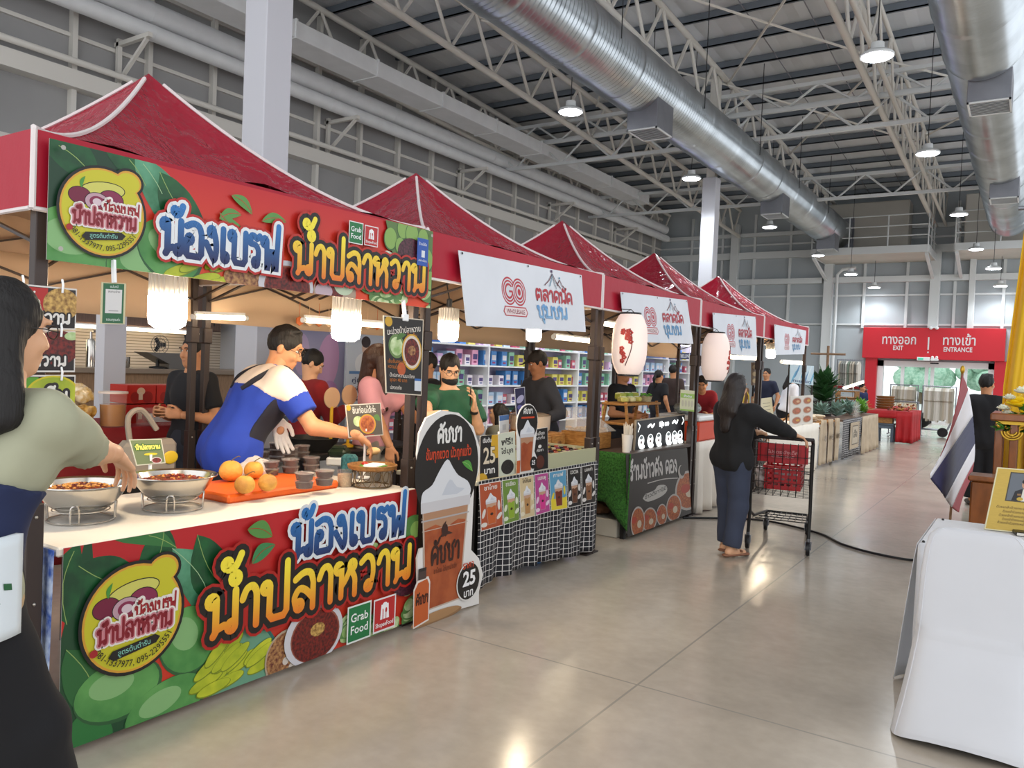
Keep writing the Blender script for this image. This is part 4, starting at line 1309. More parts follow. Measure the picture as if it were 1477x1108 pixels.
def tube_lamp(p, q, label, on=7, r=.018):
 p, q = Vector(p), Vector(q)
 mb = MB().mat(mat('tube_lamp_glow', 'ffeccb', emit=on)); mb.tube([p, q], r, 10)
 mb.mat(M_white); d = (q - p).normalized()
 mb.tube([p - d * .03, p], r * 1.1, 10); mb.tube([q, q + d * .03], r * 1.1, 10); mb.sbar(p + Vector((0, 0, .03)), q + Vector((0, 0, .03)), .03, .02)
 return tag(mb.build('tube_lamp', loc=p), label, 'lamp')
# ------------------------------------------------------------------ mango stall: banners
XF = -3.06
G_blue = lambda z0, z1: grad_ink('print_blue_%d' % round(z0 * 100), '1b2352', '2a6fb0', z0, z1)
G_yel = lambda z0, z1: grad_ink('print_yellow_%d' % round(z0 * 100), 'd9701f', 'ead83a', z0, z1)
def mango(a, x, y, rx, ry, rot=0):
 a.ell(x, y, rx, ry, '2f5f36', rot); a.ell(x - rx * .03, y + ry * .05, rx * .95, ry * .93, I_mango, rot); a.ell(x - rx * .18, y + ry * .25, rx * .5, ry * .42, '8cbd7c', rot)
def slices(a, x, y, r, n, seed):
 rg = random.Random(seed)
 for i in range(n):
  t = rg.uniform(-.8, .8); q = rg.uniform(-.6, .6)
  a.ell(x + r * t, y + r * q * .8, r * .46, r * .15, '7f9020', rot=25 + 35 * q); a.ell(x + r * t, y + r * q * .8 + r * .012, r * .44, r * .13, I_slice, rot=25 + 35 * q)
def bowl_print(a, x, y, rx, ry, food):
 a.ell(x, y, rx, ry, 'd8d6dc'); a.ell(x + rx * .04, y - ry * .04, rx * .84, ry * .84, '9a5b48'); a.ell(x + rx * .04, y - ry * .06, rx * .8, ry * .8, food)
def apps(a, x, y, s):
 """two delivery app signs"""
 a.rect(x, y, x + s, y + s * 1.12, 'eef2ee'); a.rect(x + s * .05, y + s * .05, x + s * .95, y + s * 1.07, '1d7a43')
 a.type('Grab', x + s * .5, y + s * .62, s * .36, 'ffffff', .012, 'c'); a.type('Food', x + s * .5, y + s * .26, s * .36, 'ffffff', .012, 'c')
 x += s * 1.1; a.rect(x, y + .004, x + s, y + s * 1.08, 'f2ecec'); a.rect(x + s * .05, y + s * .08, x + s * .95, y + s * 1.03, 'c22a2d')
 a.poly([(x + s * .3, y + s * .4), (x + s * .7, y + s * .4), (x + s * .66, y + s * .86), (x + s * .34, y + s * .86)], 'ffffff'); a.ell(x + s * .5, y + s * .86, s * .1, s * .06, 'ffffff')
 a.rect(x + s * .4, y + s * .4, x + s * .44, y + s * .72, 'c22a2d'); a.ell(x + s * .56, y + s * .66, s * .045, s * .08, 'c22a2d'); a.rect(x + s * .545, y + s * .4, x + s * .575, y + s * .6, 'c22a2d')
 a.type('ShopeeFood', x + s * .5, y + s * .18, s * .2, 'ffffff', .01, 'c', wid=s * .8)
def badge(a, x, y, r):
 """round yellow shop emblem"""
 K = '17130f'
 a.ell(x, y, r, r * 1.03, K, n=40); a.ell(x + r * .55, y + r * .78, r * .36, r * .32, K)
 a.ell(x, y, r * .94, r * .97, 'e2a63a', n=40); a.ell(x + r * .55, y + r * .78, r * .3, r * .26, 'e2a63a')
 a.ell(x, y, r * .9, r * .93, 'd3cc2e', n=40); a.ell(x + r * .54, y + r * .76, r * .27, r * .23, 'd3cc2e')
 # wooden bowl outline and shallots
 a.ell(x - r * .02, y + r * .48, r * .5, r * .2, K, rot=8); a.ell(x - r * .02, y + r * .48, r * .48, r * .18, 'dad66a', rot=8)
 for dx, dy, q, c in ((-.52, .28, .24, '7a1b3c'), (.16, .3, .27, '8d2b50'), (-.15, .2, .26, 'c9a3b0'), (-.05, .12, .22, '8e1f22')):
  a.ell(x + r * dx, y + r * dy, r * q * 1.06, r * q * .82, K); a.ell(x + r * dx, y + r * dy, r * q, r * q * .76, c)
 a.ell(x - r * .15, y + r * .2, r * .17, r * .13, '8d2b50'); a.ell(x - r * .15, y + r * .2, r * .1, r * .08, 'e3ccd4')
 a.leaf(x - r * .5, y + r * .45, x - r * .42, y + r * .72, r * .08, '4d9a3f')
 ol = ((r * .065, 'f3e7e0'), (r * .03, 'a5262c'))
 a.thai('น้องเบรฟ', x + r * .0, y - r * .02, r * .22, r * .04, 'a5262c', ((r * .05, 'f6efe8'),), wid=r * .82, rise=.02)
 a.thai('น้ำปลาหวาน', x - r * .68, y - r * .33, r * .27, r * .05, '8e1b2a', ((r * .06, 'f6efe8'), (r * .028, 'd88d96')), wid=r * 1.42, rise=.02)
 a.poly([(x - r * .48, y - r * .6), (x - r * .4, y - r * .5), (x + r * .4, y - r * .4), (x + r * .5, y - r * .46), (x + r * .42, y - r * .56), (x - r * .38, y - r * .68)], K)
 a.type('สูตรต้นตำรับ', x, y - r * .58, r * .13, '8fd6c4', .005, 'c', wid=r * .62, rot=6)
 a.type('081-1337977, 095-2295551', 0, 0, r * .17, K, .005, wid=r * 1.75, arc=(x, y, r * .86, -90, -1))
 a.ell(x - r * .74, y - r * .45, r * .07, r * .07, 'b0262a')
def upper_banner():
 w, h = 2.21, .46
 a = Art(w, h)
 a.rect(0, 0, w, h, grad_ink('print_red_upper', 'd5411f', 'b51b1f', 2.0, 2.36))
 a.clipped([(-.1, .5), (.34, .5), (.3, .36), (.38, .2), (.3, 0), (-.1, -.1)], '173f27')
 a.leaf(-.04, .46, .2, .3, .14, I_leaf, '9bb868'); a.leaf(.05, .2, .0, -.06, .12, '3f8a3c', '9bb868')
 a.leaf(.2, .5, .38, .36, .13, I_leaf, '9bb868'); a.leaf(.33, .48, .5, .16, .16, I_leaf2, 'a9cc9a'); a.leaf(.44, .43, .68, .2, .17, I_leaf, '9bb868', bend=-.1)
 mango(a, .12, .06, .2, .17); mango(a, .4, .02, .18, .14, 10); mango(a, .5, .1, .16, .13, -30)
 slices(a, .66, .04, .17, 12, 4)
 a.ell(.9, .03, .14, .07, I_shrimp); bowl_print(a, 1.12, .02, .17, .125, I_sauce)
 a.ell(1.44, .02, .15, .11, 'b9a08a'); a.ell(1.4, .03, .1, .08, I_sauce); a.ell(1.5, .06, .07, .05, 'cfe0c0'); a.ell(1.36, .02, .06, .04, 'cdb5bf')
 for i in range(22):
  rg = random.Random(i); x = 1.6 + rg.uniform(0, .62); y = rg.uniform(-.02, .13)
  a.ell(x, y, rg.uniform(.05, .09), rg.uniform(.03, .05), '5f8a4a', rot=rg.uniform(-40, 40)); a.ell(x, y, rg.uniform(.04, .06), rg.uniform(.02, .035), I_guava, rot=rg.uniform(-40, 40))
 a.clipped([(1.78, .5), (1.86, .28), (2.0, .2), (2.25, .2), (2.25, .5)], '5f7f45')
 for i, (x, y, q) in enumerate(((1.84, .36, .065), (1.94, .43, .06), (2.02, .41, .07), (2.12, .4, .06), (1.92, .33, .05), (2.16, .28, .07), (2.2, .16, .06))):
  a.ell(x, y, q * .85, q, '3f6b35'); a.ell(x, y + .004, q * .76, q * .92, '8db45c')
 a.ell(2.02, .3, .12, .09, mat('print_dark_berries', '5a2638', rough=.42, var=.6, vscale=70, col2='241018'))
 a.ell(1.84, .25, .06, .035, 'dfe6cf', rot=-25)
 for x, y, x2, y2 in ((.78, .4, .9, .33), (.72, .28, .84, .32), (.84, .26, .72, .31), (.95, .31, 1.1, .33)): a.leaf(x, y, x2, y2, .05, '5f9a4a', 'c0392b')
 badge(a, .2, .215, .178)
 a.thai('น้องเบรฟ', .44, .09, .145, .03, G_blue(2.0, 2.2), ((.026, 'c0261f'), (.015, 'f1f4f6')), wid=.62)
 a.thai('น๎ำปลาหวาน', 1.14, .09, .15, .028, G_yel(2.0, 2.2), ((.032, 'c22a1c'), (.021, '1a1410')), wid=1.0)
 apps(a, 1.5, .29, .105)
 a.rect(2.05, .24, 2.15, .4, '2458b4'); a.rect(2.09, .29, 2.12, .33, 'e6ecf4'); a.type('ร้านนี้รับ', 2.1, .36, .022, 'ffffff', .004, 'c')
 a.ell(.035, .43, .009, .009, 'b8b4ab'); a.ell(.035, .045, .009, .009, 'b8b4ab'); a.ell(2.18, .43, .009, .009, 'b8b4ab')
 a.type('ลงทะเบียน', 2.1, .265, .018, 'ffffff', .003, 'c')
 return a
sheet('fruit_banner', upper_banner(), (XF, 1.49, 1.915), (XF, 3.70, 1.915), (XF, 3.70, 2.375), (XF, 1.49, 2.36), 'cfcac4', .003,
      label='upper printed banner with mangoes, blue and yellow Thai lettering, tied to the nearest tent', cat='banner')
def lower_banner():
 w, h = 2.08, .8
 a = Art(w, h)
 a.rect(0, 0, w, h, grad_ink('print_red_lower', 'bf3320', 'b01d22', .2, .75))
 a.clipped([(-.1, 0), (.1, .9), (.13, .6), (.25, .5), (.2, .2), (.3, 0)], '1a4a2a')
 a.leaf(.02, .5, .06, .82, .15, I_leaf, '9bb868'); a.leaf(.06, .72, .34, .6, .2, I_leaf, '9bb868', bend=-.1); a.leaf(.42, .84, .3, .56, .17, I_leaf, '9bb868')
 a.leaf(.2, .8, .48, .72, .08, '3a7a3f', '9bb868'); a.leaf(.46, .72, .68, .3, .2, I_leaf2, 'a9cc9a'); a.leaf(.58, .76, .84, .42, .21, I_leaf, '9bb868', bend=-.12); a.leaf(.02, .4, .14, .05, .2, '2c6a35', '9bb868')
 a.leaf(.3, .1, .34, -.06, .1, 'b53a2a'); a.leaf(.38, .06, .3, -.05, .05, '26562c')
 a.leaf(.13, .14, .05, -.08, .2, '2f7a3c')
 mango(a, .56, .29, .16, .15, -60); mango(a, .24, .17, .19, .13); mango(a, .46, .03, .2, .12, 12)
 a.ell(.84, .1, .21, .185, '2f6f66'); a.ell(.835, .105, .195, .17, '6fa487'); slices(a, .8, .12, .2, 20, 8)
 a.ell(1.1, .06, .13, .14, 'b9a58c'); a.ell(1.1, .06, .12, .128, I_shrimp); a.ell(1.14, -.0, .02, .02, 'dcd0c4'); a.ell(1.1, .04, .02, .02, 'dcd0c4')
 for i in range(26):
  rg = random.Random(i + 50); x = 1.48 + rg.uniform(0, .6); y = rg.uniform(-.02, .42) * (1 if x > 1.85 else .35)
  a.ell(x, y, rg.uniform(.05, .08), rg.uniform(.035, .05), '5f8a4a', rot=rg.uniform(-40, 40)); a.ell(x, y, rg.uniform(.04, .06), rg.uniform(.025, .04), I_guava, rot=rg.uniform(-40, 40))
 a.ell(2.04, .58, .1, .07, '54843f'); a.ell(2.06, .56, .05, .05, '8db45c'); a.ell(1.66, .5, .08, .035, 'a9c47e', rot=15); a.ell(1.82, .47, .09, .04, '5f8f45', rot=20)
 a.ell(2.0, .3, .15, .13, MATS['print_dark_berries']); a.ell(2.06, .42, .07, .09, MATS['print_dark_berries'])
 bowl_print(a, 1.28, .13, .2, .165, I_sauce); a.ell(1.3, .15, .05, .035, I_grain)
 badge(a, .285, .465, .23)
 a.leaf(.83, .75, .98, .69, .085, '5b9447', 'b0301f'); a.leaf(.86, .58, 1.0, .65, .075, '3f8a52', 'b0301f')
 a.thai('น้องเบรฟ', 1.1, .56, .17, .036, G_blue(.56, .82), ((.017, 'e9eef2'),), wid=.86)
 a.thai('น๎ำปลาหวาน', .62, .285, .19, .037, G_yel(.3, .55), ((.042, 'b52018'), (.028, '1a1410')), wid=1.4)
 apps(a, 1.5, .012, .185)
 return a
sheet('table_banner', lower_banner(), (XF, 1.58, .03), (XF, 3.66, .03), (XF, 3.66, .825), (XF, 1.58, .825), 'cfcac4', .003,
      label='lower printed banner hung down the front of the mango stall table', cat='banner')
# ------------------------------------------------------------------ table
M_cloth_white = mat('white_tablecloth', 'e4dccf', rough=.6, var=.05, vscale=5)
tb = thing('folding_table', 'long stall table with a white top behind the lower fruit banner', 'table', (-3.5, 2.6, 0))
mb = MB().mat(M_cloth_white); mb.span((-3.98, 1.56, .79), (XF - .006, 3.66, .828), .008); mb.build('tabletop', parent=tb)
for x in (-3.2, -3.85):
 for y in (1.7, 3.5):
  mb = MB().mat(M_blackmetal); mb.span((x - .02, y - .02, 0), (x + .02, y + .02, .79)); mb.build('leg', parent=tb, smooth=False)
mb = MB().mat(mat('blue_floral_cloth', '2a4fa0', rough=.6, var=.8, vscale=16, col2='b9c8e0'))
mb.grid(lambda u, v: (lerp(-3.95, XF - .01, u), 1.555 - .012 * math.sin(u * 20) * (1 - v) - .006, lerp(.1, .82, v)), 30, 4)
mb.build('side_cloth', parent=tb, thick=.004)
ZT = .828
# ------------------------------------------------------------------ mixing bowls on wire stands
M_inox = mat('stainless_steel', 'c9c4bc', rough=.18, metal=1)
M_wire = mat('chrome_wire', 'c4bfb8', rough=.25, metal=1)
def mixing_bowl(p, label, food, lab2):
 x, y, z = p
 t = thing('wire_bowl_stand', lab2, 'bowl stand', (x, y, z))
 mb = MB().mat(M_wire)
 mb.tube([(x + .135 * math.cos(a), y + .135 * math.sin(a), z + .006) for a in [2 * PI * i / 32 for i in range(32)]], .004, 6, closed=True)
 mb.tube([(x + .115 * math.cos(a), y + .115 * math.sin(a), z + .05) for a in [2 * PI * i / 32 for i in range(32)]], .003, 6, closed=True)
 for k in range(4):
  a = .9 + k * PI / 2
  u = Vector((math.cos(a), math.sin(a), 0)); w = Vector((-u.y, u.x, 0)); o = Vector((x, y, z))
  mb.tube(catmull([o + u * .135 + w * .017 + Vector((0, 0, .006)), o + u * .138 + w * .017 + Vector((0, 0, .06)), o + u * .14 + w * .01 + Vector((0, 0, .082)), o + u * .14 - w * .01 + Vector((0, 0, .082)), o + u * .138 - w * .017 + Vector((0, 0, .06)), o + u * .135 - w * .017 + Vector((0, 0, .006))], 4), .004, 6)
 mb.build('wire_frame', parent=t)
 b = thing('mixing_bowl', label, 'bowl', (x, y, z + .03))
 mb = MB().mat(M_inox)
 zb_ = z + .032
 mb.lathe([(.0, 0), (.08, .004), (.13, .04), (.165, .085), (.185, .125), (.2, .13), (.203, .133), (.2, .137), (.182, .131), (.16, .088), (.126, .045), (.078, .01), (0, .006)], (x, y, zb_), 48)
 mb.build('bowl_shell', parent=b)
 rg = random.Random(int(x * 1000))
 mb = MB().mat(food[0])
 mb.lathe([(.168, .098), (.15, .105), (.1, .118), (.05, .126), (0, .128)], (x, y, zb_), 30)
 for i in range(170):
  a = rg.uniform(0, 6.28); r = .155 * math.sqrt(rg.random()); hgt = .098 + .03 * (1 - (r / .165) ** 2)
  mb.mat(food[rg.randrange(len(food))]).ball((x + r * math.cos(a), y + r * math.sin(a), zb_ + hgt + .002), (rg.uniform(.005, .012), rg.uniform(.004, .009), .005), 6, 4, Matrix.Rotation(rg.uniform(0, 3), 3, 'Z'))
 f = mb.build('sauce_filling', parent=b); f['kind'] = 'stuff'
 return b
F1 = [mat('chilli_paste', '6b2614', rough=.35, var=.4, vscale=60), mat('fried_shallot', 'c98a3c', rough=.5), mat('dried_shrimp', 'd39a55', rough=.5), mat('red_chilli', '8a2a16', rough=.35)]
mixing_bowl((-3.5, 1.88, ZT), 'steel mixing bowl of chilli sauce nearest the woman in the green tee', [F1[0], F1[1], F1[1], F1[2]], 'wire ring stand under the left steel bowl')
mixing_bowl((-3.47, 2.31, ZT), 'steel mixing bowl of dark chilli sauce beside the orange tray', [F1[0], F1[3], F1[3], F1[1]], 'wire ring stand under the right steel bowl')
# ------------------------------------------------------------------ orange tray with fruit and sauce cups
M_orange = mat('orange_cloth', 'e8641a', rough=.55, var=.12, vscale=6)
mb = MB().mat(M_orange); a0 = at(312, 728, Z=ZT); a1 = at(491, 702, Z=ZT)
TRX0, TRX1, TRY0, TRY1 = -3.84, -3.38, 2.56, 3.33
mb.span((TRX0, TRY0, ZT), (TRX1, TRY1, ZT + .045), .012)
tag(mb.build('serving_tray', loc=(TRX0, TRY0, ZT)), 'flat orange covered tray under the yellow fruit and sauce cups', 'tray')
ZR = ZT + .046
M_santol = mat('santol_skin', 'd9a242', rough=.6, var=.25, vscale=9, col2='b9803a', bump=.3, bscale=50)
def santol(px, py, r, label, rz=0):
 p = at(px, py, Z=ZR + r)
 mb = MB().mat(M_santol)
 t = thing('santol_fruit', label, 'fruit', (p.x, p.y, ZR), 'yellow fruit on the orange tray')
 n = 18
 prof = [(r * math.sin(PI * i / n) * (1 + .03 * math.sin(PI * i / n * 2)), r * .94 - r * .94 * math.cos(PI * i / n) - (.09 * r * math.exp(-((n - i) / 2.0) ** 2))) for i in range(n + 1)]
 mb.lathe(prof, (p.x, p.y, ZR), 24); mb.build('flesh', parent=t)
 mb = MB().mat(mat('fruit_stem', '6b5a33', rough=.7)); mb.tube(catmull([(p.x, p.y, ZR + r * 1.75), (p.x + .006, p.y + .01, ZR + r * 1.95), (p.x + .02, p.y + .03, ZR + r * 2.2), (p.x + .022, p.y + .045, ZR + r * 2.12)], 4), .0035, 6, r2=.002); mb.build('stem', parent=t)
santol(333, 678, .064, 'large yellow fruit at the back left of the orange tray'); santol(366, 677, .055, 'yellow fruit at the back, touching the sauce cups')
santol(353, 698, .052, 'round yellow fruit at the front left with a curved stem'); santol(386, 695, .05, 'yellow fruit at the front, right of its neighbour')
M_cup = mat('clear_plastic_cup', 'efe9e2', rough=.12, alpha=.1, spec=.5)
M_lid = mat('clear_plastic_lid', 'eadfd6', rough=.12, alpha=.14, spec=.6)
M_dip = mat('brown_dip', '3a1710', rough=.25, var=.3, vscale=40)
def make_cup():
 t = thing('sauce_cup', '', 'cup', (0, 0, 0), 'lidded sauce cups on the orange tray')
 mb = MB().mat(M_dip); mb.lathe([(0, .002), (.043, .002), (.05, .034), (0, .034)], n=24); mb.build('dip', parent=t)
 mb = MB().mat(M_cup); mb.lathe([(.044, 0), (.0515, .038), (.054, .038), (.054, .04), (.05, .04)], n=24); mb.build('cup_wall', parent=t)
 mb = MB().mat(M_lid); mb.lathe([(.0545, .037), (.0555, .043), (.05, .044), (.047, .0415), (0, .0415)], n=24); mb.build('lid', parent=t)
 return t
CUPS = [((390, 675), 2, 'middle row'), ((419, 672), 2, 'middle row'), ((449, 669), 2, 'middle row'), ((439, 693), 2, 'front row'), ((468, 689), 2, 'front row'),
  ((377, 660), 2, 'back row'), ((399, 657), 3, 'back row'), ((419, 654), 2, 'back row'), ((436, 651), 2, 'back row')]
cup0 = None
for i, ((px, py), n, row) in enumerate(CUPS):
 p = at(px, py, Z=ZR + .043)
 for k in range(n):
  lb = ('%s sauce cup of the %s stack in the %s on the orange tray' % (('bottom', 'top' if n == 2 else 'middle', 'topmost')[k], ('left', 'second', 'right', 'left', 'right', 'leftmost', 'tall second', 'third', 'rightmost')[i], row))
  if cup0 is None:
   cup0 = make_cup(); cup0.location = (p.x, p.y, ZR); cup0['label'] = lb
  else: dup(cup0, (p.x, p.y, ZR + k * .0445), lb)
# tub of crumbs, leaf parcel, bags, bamboo tray
p = at(497, 702, Z=ZT)
t = thing('crumb_tub', 'clear tub of pale crumbs beside the bamboo tray', 'tub', (p.x, p.y, ZT))
mb = MB().mat(mat('pale_crumbs', 'b99c76', rough=.7, var=.4, vscale=120)); mb.lathe([(0, .003), (.04, .003), (.043, .075), (0, .078)], (p.x, p.y, ZT), 24); mb.build('crumbs', parent=t)
mb = MB().mat(M_cup); mb.lathe([(.042, 0), (.0465, .1), (.049, .1), (.044, .1)], (p.x, p.y, ZT), 24); mb.build('tub_wall', parent=t)
p = at(493, 672, Z=ZT)
mb = MB().mat(mat('banana_leaf', '1f2f1c', rough=.45, var=.3, vscale=20)); mb.box((p.x - .05, p.y + .02, ZT + .09), (.13, .16, .06), rz=.5, b=.02)
mb.box((p.x - .05, p.y + .02, ZT + .125), (.1, .12, .03), rz=.7, b=.012); mb.mat(M_white).box((p.x - .05, p.y + .02, ZT + .03), (.14, .17, .06), rz=.5, b=.01)
tag(mb.build('leaf_parcel', loc=(p.x, p.y, ZT)), 'dark leaf wrapped parcel behind the crumb tub', 'parcel')
def bag(x, y, z, sx, sy, sz, m, name, label, cat, seed=1):
 rg = random.Random(seed)
 P = [ell((x, y, z + sz * .45), (sx, sy, sz * .5), .02)]
 for i in range(7): P.append(ell((x + rg.uniform(-.6, .6) * sx, y + rg.uniform(-.6, .6) * sy, z + sz * rg.uniform(.3, .9)), (sx * .45, sy * .45, sz * .25), .02))
 return tag(grown(name, P + [half((0, 0, -1), -z - .001)], .009, m, loc=(x, y, z), noise=.006, nscale=40, seed=seed), label, cat)
p = at(452, 655, Z=ZT); M_bag = mat('white_plastic_bag', 'e9dcd2', rough=.3, trans=.25, spec=.5)
bag(-3.88, 3.12, ZT, .1, .13, .14, M_bag, 'plastic_bag', 'crumpled white plastic bag behind the stacked sauce cups', 'bag', 3)
mb = MB().mat(mat('teal_net', '4a8d92', rough=.6, var=.5, vscale=60)); p = at(513, 685, Z=ZT); mb.box((p.x - .12, p.y + .06, ZT + .06), (.1, .09, .12), rz=.4, b=.02)
tag(mb.build('net_bag', loc=(p.x, p.y, ZT)), 'small teal net pouch standing behind the bamboo tray', 'pouch')
p = at(549, 700, Z=ZT); bx, by = -3.3, 3.52
M_bamboo = mat('bamboo_weave', '9a6a35', rough=.6, var=.4, vscale=50)
t = thing('wire_tray_stand', 'looped wire stand carrying the round bamboo tray', 'stand', (bx, by, ZT))
mb = MB().mat(mat('bronze_wire', '7d6a50', rough=.35, metal=.8))
mb.tube([(bx + .115 * math.cos(a), by + .115 * math.sin(a), ZT + .006) for a in [2 * PI * i / 32 for i in range(32)]], .005, 6, closed=True)
for i in range(12):
 a = 2 * PI * i / 12
 mb.tube([(bx + .12 * math.cos(a + .22 * math.cos(q)), by + .12 * math.sin(a + .22 * math.cos(q)), ZT + .055 + .045 * math.sin(q)) for q in [2 * PI * k / 14 for k in range(14)]], .0028, 5, closed=True)
mb.build('wire_loops', parent=t)
t = thing('bamboo_tray', 'round shallow bamboo tray on the looped wire stand', 'tray', (bx, by, ZT + .1))
mb = MB().mat(M_bamboo); mb.lathe([(0, .1), (.13, .103), (.145, .112), (.15, .132), (.143, .134), (.135, .116), (0, .108)], (bx, by, ZT), 40); mb.build('woven_tray', parent=t)
mb = MB().mat(mat('fresh_leaf', '5f9a3c', rough=.5)); mb.grid(lambda u, v: (bx + .11 * (u - .5) * 2 * math.sin(PI * v) * .8, by - .1 + .22 * v, ZT + .118 + .01 * math.sin(PI * v)), 8, 10); mb.build('leaf_liner', parent=t, thick=.002)
mb = MB().mat(M_white); mb.box((bx + .02, by - .005, ZT + .128), (.09, .13, .018), rz=.3, b=.006); mb.mat(mat('red_dip', 'a3211b', rough=.3)).ball((bx - .05, by - .01, ZT + .13), (.025, .025, .015), 10, 6)
tag(mb.build('foam_dish', loc=(bx, by, ZT + .118)), 'small white dish and red dip on the bamboo tray', 'dish')
# ------------------------------------------------------------------ signs
def menu_black(w, h):
 a = Art(w, h); a.rect(0, 0, w, h, 'd9cdb8'); a.rect(.006, .006, w - .006, h - .006, '1d1a18')
 a.ell(w * .12, h * .93, w * .09, w * .09, 'd9a92a'); a.type('มะม่วงน้ำปลาหวาน', w * .5, h * .8, w * .15, 'efe6da', .012, 'c', wid=w * .86, rot=8)
 a.type('จัดเต็ม', w * .7, h * .755, w * .1, 'c9762a', .01, 'c')
 a.ell(w * .3, h * .62, w * .2, w * .22, '6f8d4f'); a.ell(w * .3, h * .62, w * .16, w * .17, I_guava); a.leaf(w * .3, h * .7, w * .55, h * .78, w * .1, '4f7a38')
 a.ell(w * .7, h * .56, w * .27, w * .33, 'd9a92a'); a.ell(w * .7, h * .56, w * .24, w * .3, 'e7d6c6'); a.ell(w * .7, h * .56, w * .2, w * .25, I_sauce); a.ell(w * .7, h * .58, w * .1, w * .09, I_shrimp)
 a.ell(w * .42, h * .33, w * .11, w * .12, 'c55a2a')
 for i, (s_, c, y, x) in enumerate((('เข้มข้นครบรส', 'c9762a', .4, .06), ('หวานน้อย', 'c9762a', .33, .06), ('น้ำปลาหวานมะเรียง', 'efe6da', .22, .1), ('ชุดละ 40 บาท', 'c9762a', .16, .1), ('ปลอดภัย', 'efe6da', .06, .1))):
  a.type(s_, w * x, h * y, w * .09, c, .008)
 a.rect(w * .78, h * .06, w * .97, h * .22, 'dfe4ea'); a.rect(w * .78, h * .19, w * .97, h * .22, '2e6bb5')
 return a
p0 = at(557, 567, X=-3.02); p1 = at(608, 571, X=-3.02); p2 = at(611, 461, X=-3.02); p3 = at(553, 455, X=-3.02)
sg = thing('hanging_menu_sign', 'black hanging menu sign with food pictures at the right end of the fruit banner', 'sign', p0)
sheet('sign_board', menu_black((p1 - p0).length, (p3 - p0).length), p0, p1, p2, p3, 'd9cdb8', .006, parent=sg)
mb = MB().mat(M_white); q = (p2 + p3) / 2; mb.sbar(q + Vector((0, .01, -.01)), q + Vector((-.02, .01, .1)), .02, .012); mb.box(q + Vector((0, .01, .0)), (.016, .05, .04), b=.004); mb.build('clip', parent=sg)
# small payment sign (its code left blank)
p0 = at(145, 467, X=-3.04); p1 = at(180, 468, X=-3.04); p2 = at(182, 409, X=-3.04); p3 = at(147, 407, X=-3.04)
w, h = (p1 - p0).length, (p3 - p0).length
a = Art(w, h); a.rect(0, 0, w, h, 'd8d0a8'); a.rect(w * .06, h * .02, w * .92, h * .98, '2f6a45'); a.rect(w * .16, h * .26, w * .84, h * .84, 'e4e2e0'); a.type('แม่มณี', w * .5, h * .88, w * .13, 'e4efe6', .008, 'c'); a.type('สแกนจ่าย', w * .5, h * .76, w * .12, '4a4a4a', .006, 'c', wid=w * .5); a.type('ขอบคุณค่ะ', w * .5, h * .08, w * .14, 'e4efe6', .008, 'c'); a.rect(w * .3, h * .31, w * .7, h * .33, '9a9a9a')
sg = thing('payment_sign', 'small green and white payment sign hanging left of the bulb', 'sign', p0)
sheet('sign_board', a, p0, p1, p2, p3, 'd8d0a8', .005, parent=sg)
mb = MB().mat(M_white); q = (p2 + p3) / 2; mb.sbar(q, q + Vector((-.01, 0, .09)), .02, .01); mb.build('clip', parent=sg)
# stack of tied food signs at the left post
def food_sign(px, label, kind):
 P = [at(*q, X=-3.03) for q in px]
 w, h = (P[1] - P[0]).length, (P[3] - P[0]).length
 a = Art(w, h); a.rect(0, 0, w, h, 'e7e2dc'); a.rect(.006, .006, w - .004, h - .006, '241a18')
 if kind == 0:
  a.poly([(.006, h * .35), (w * .62, h * .45), (w * .62, h - .008), (.006, h - .008)], 'b9241f'); a.ell(w * .8, h * .6, w * .24, h * .38, I_grain)
  a.thai('น๎ำ', w * .33, h * .47, h * .2, h * .045, 'f2eee8', wid=w * .2); a.thai('หวาน', w * .44, h * .14, h * .22, h * .05, 'f2eee8', ((.006, '241a18'),), wid=w * .48)
 elif kind == 1:
  a.ell(w * .76, h * .6, w * .3, h * .42, I_sauce); a.ell(w * .5, h * .8, w * .12, h * .15, 'dfe6d8'); a.ell(w * .95, h * .88, w * .1, h * .1, I_guava); a.rect(w * .42, h * .45, w * .5, h * .8, '2d5f9a')
  a.thai('หวาน', w * .42, h * .16, h * .22, h * .05, 'f2eee8', ((.006, '241a18'),), wid=w * .46)
 elif kind == 2:
  a.rect(.006, h * .3, w * .5, h - .008, '5fa32c'); a.ell(w * .7, h * .55, w * .36, h * .44, 'd8c820'); a.ell(w * .7, h * .55, w * .33, h * .4, I_slice); a.rect(.006, .006, w - .004, h * .16, '241a18')
  a.thai('ก้วขมิ้น', w * .1, h * .3, h * .3, h * .06, 'f4f2e8', ((.01, '241a18'),), wid=w * .8)
 else:
  a.rect(.006, .006, w - .004, h - .006, 'd9dcd4'); a.leaf(w * .7, h * .9, w * .95, h * .7, w * .15, '4f8a48'); a.leaf(w * .9, h * .95, w * .8, h * .6, w * .12, '4f8a48')
 sg = thing('food_sign', label, 'sign', P[0], 'food signs tied one below the other')
 sheet('sign_board', a, *P, 'e7e2dc', .004, parent=sg)
 for q in (P[2].lerp(P[3], .2), P[2].lerp(P[3], .7)): mb = MB().mat(M_white); mb.tube([q + Vector((.004, 0, -.02)), q + Vector((.008, 0, .01)), q + Vector((0, 0, .03))], .004, 6); mb.build('cable_tie', parent=sg)
food_sign([(-6, 474), (109, 476), (111, 417), (-4, 406)], 'topmost food sign, red and black with golden crumbs', 0)
food_sign([(-6, 537), (108, 537), (109, 478), (-5, 478)], 'second food sign with a dark chilli sauce picture', 1)
food_sign([(-4, 604), (107, 602), (109, 541), (-2, 541)], 'third food sign, green with yellow mango slices', 2)
food_sign([(0, 660), (107, 652), (108, 605), (0, 606)], 'pale lowest food sign with green leaves', 3)
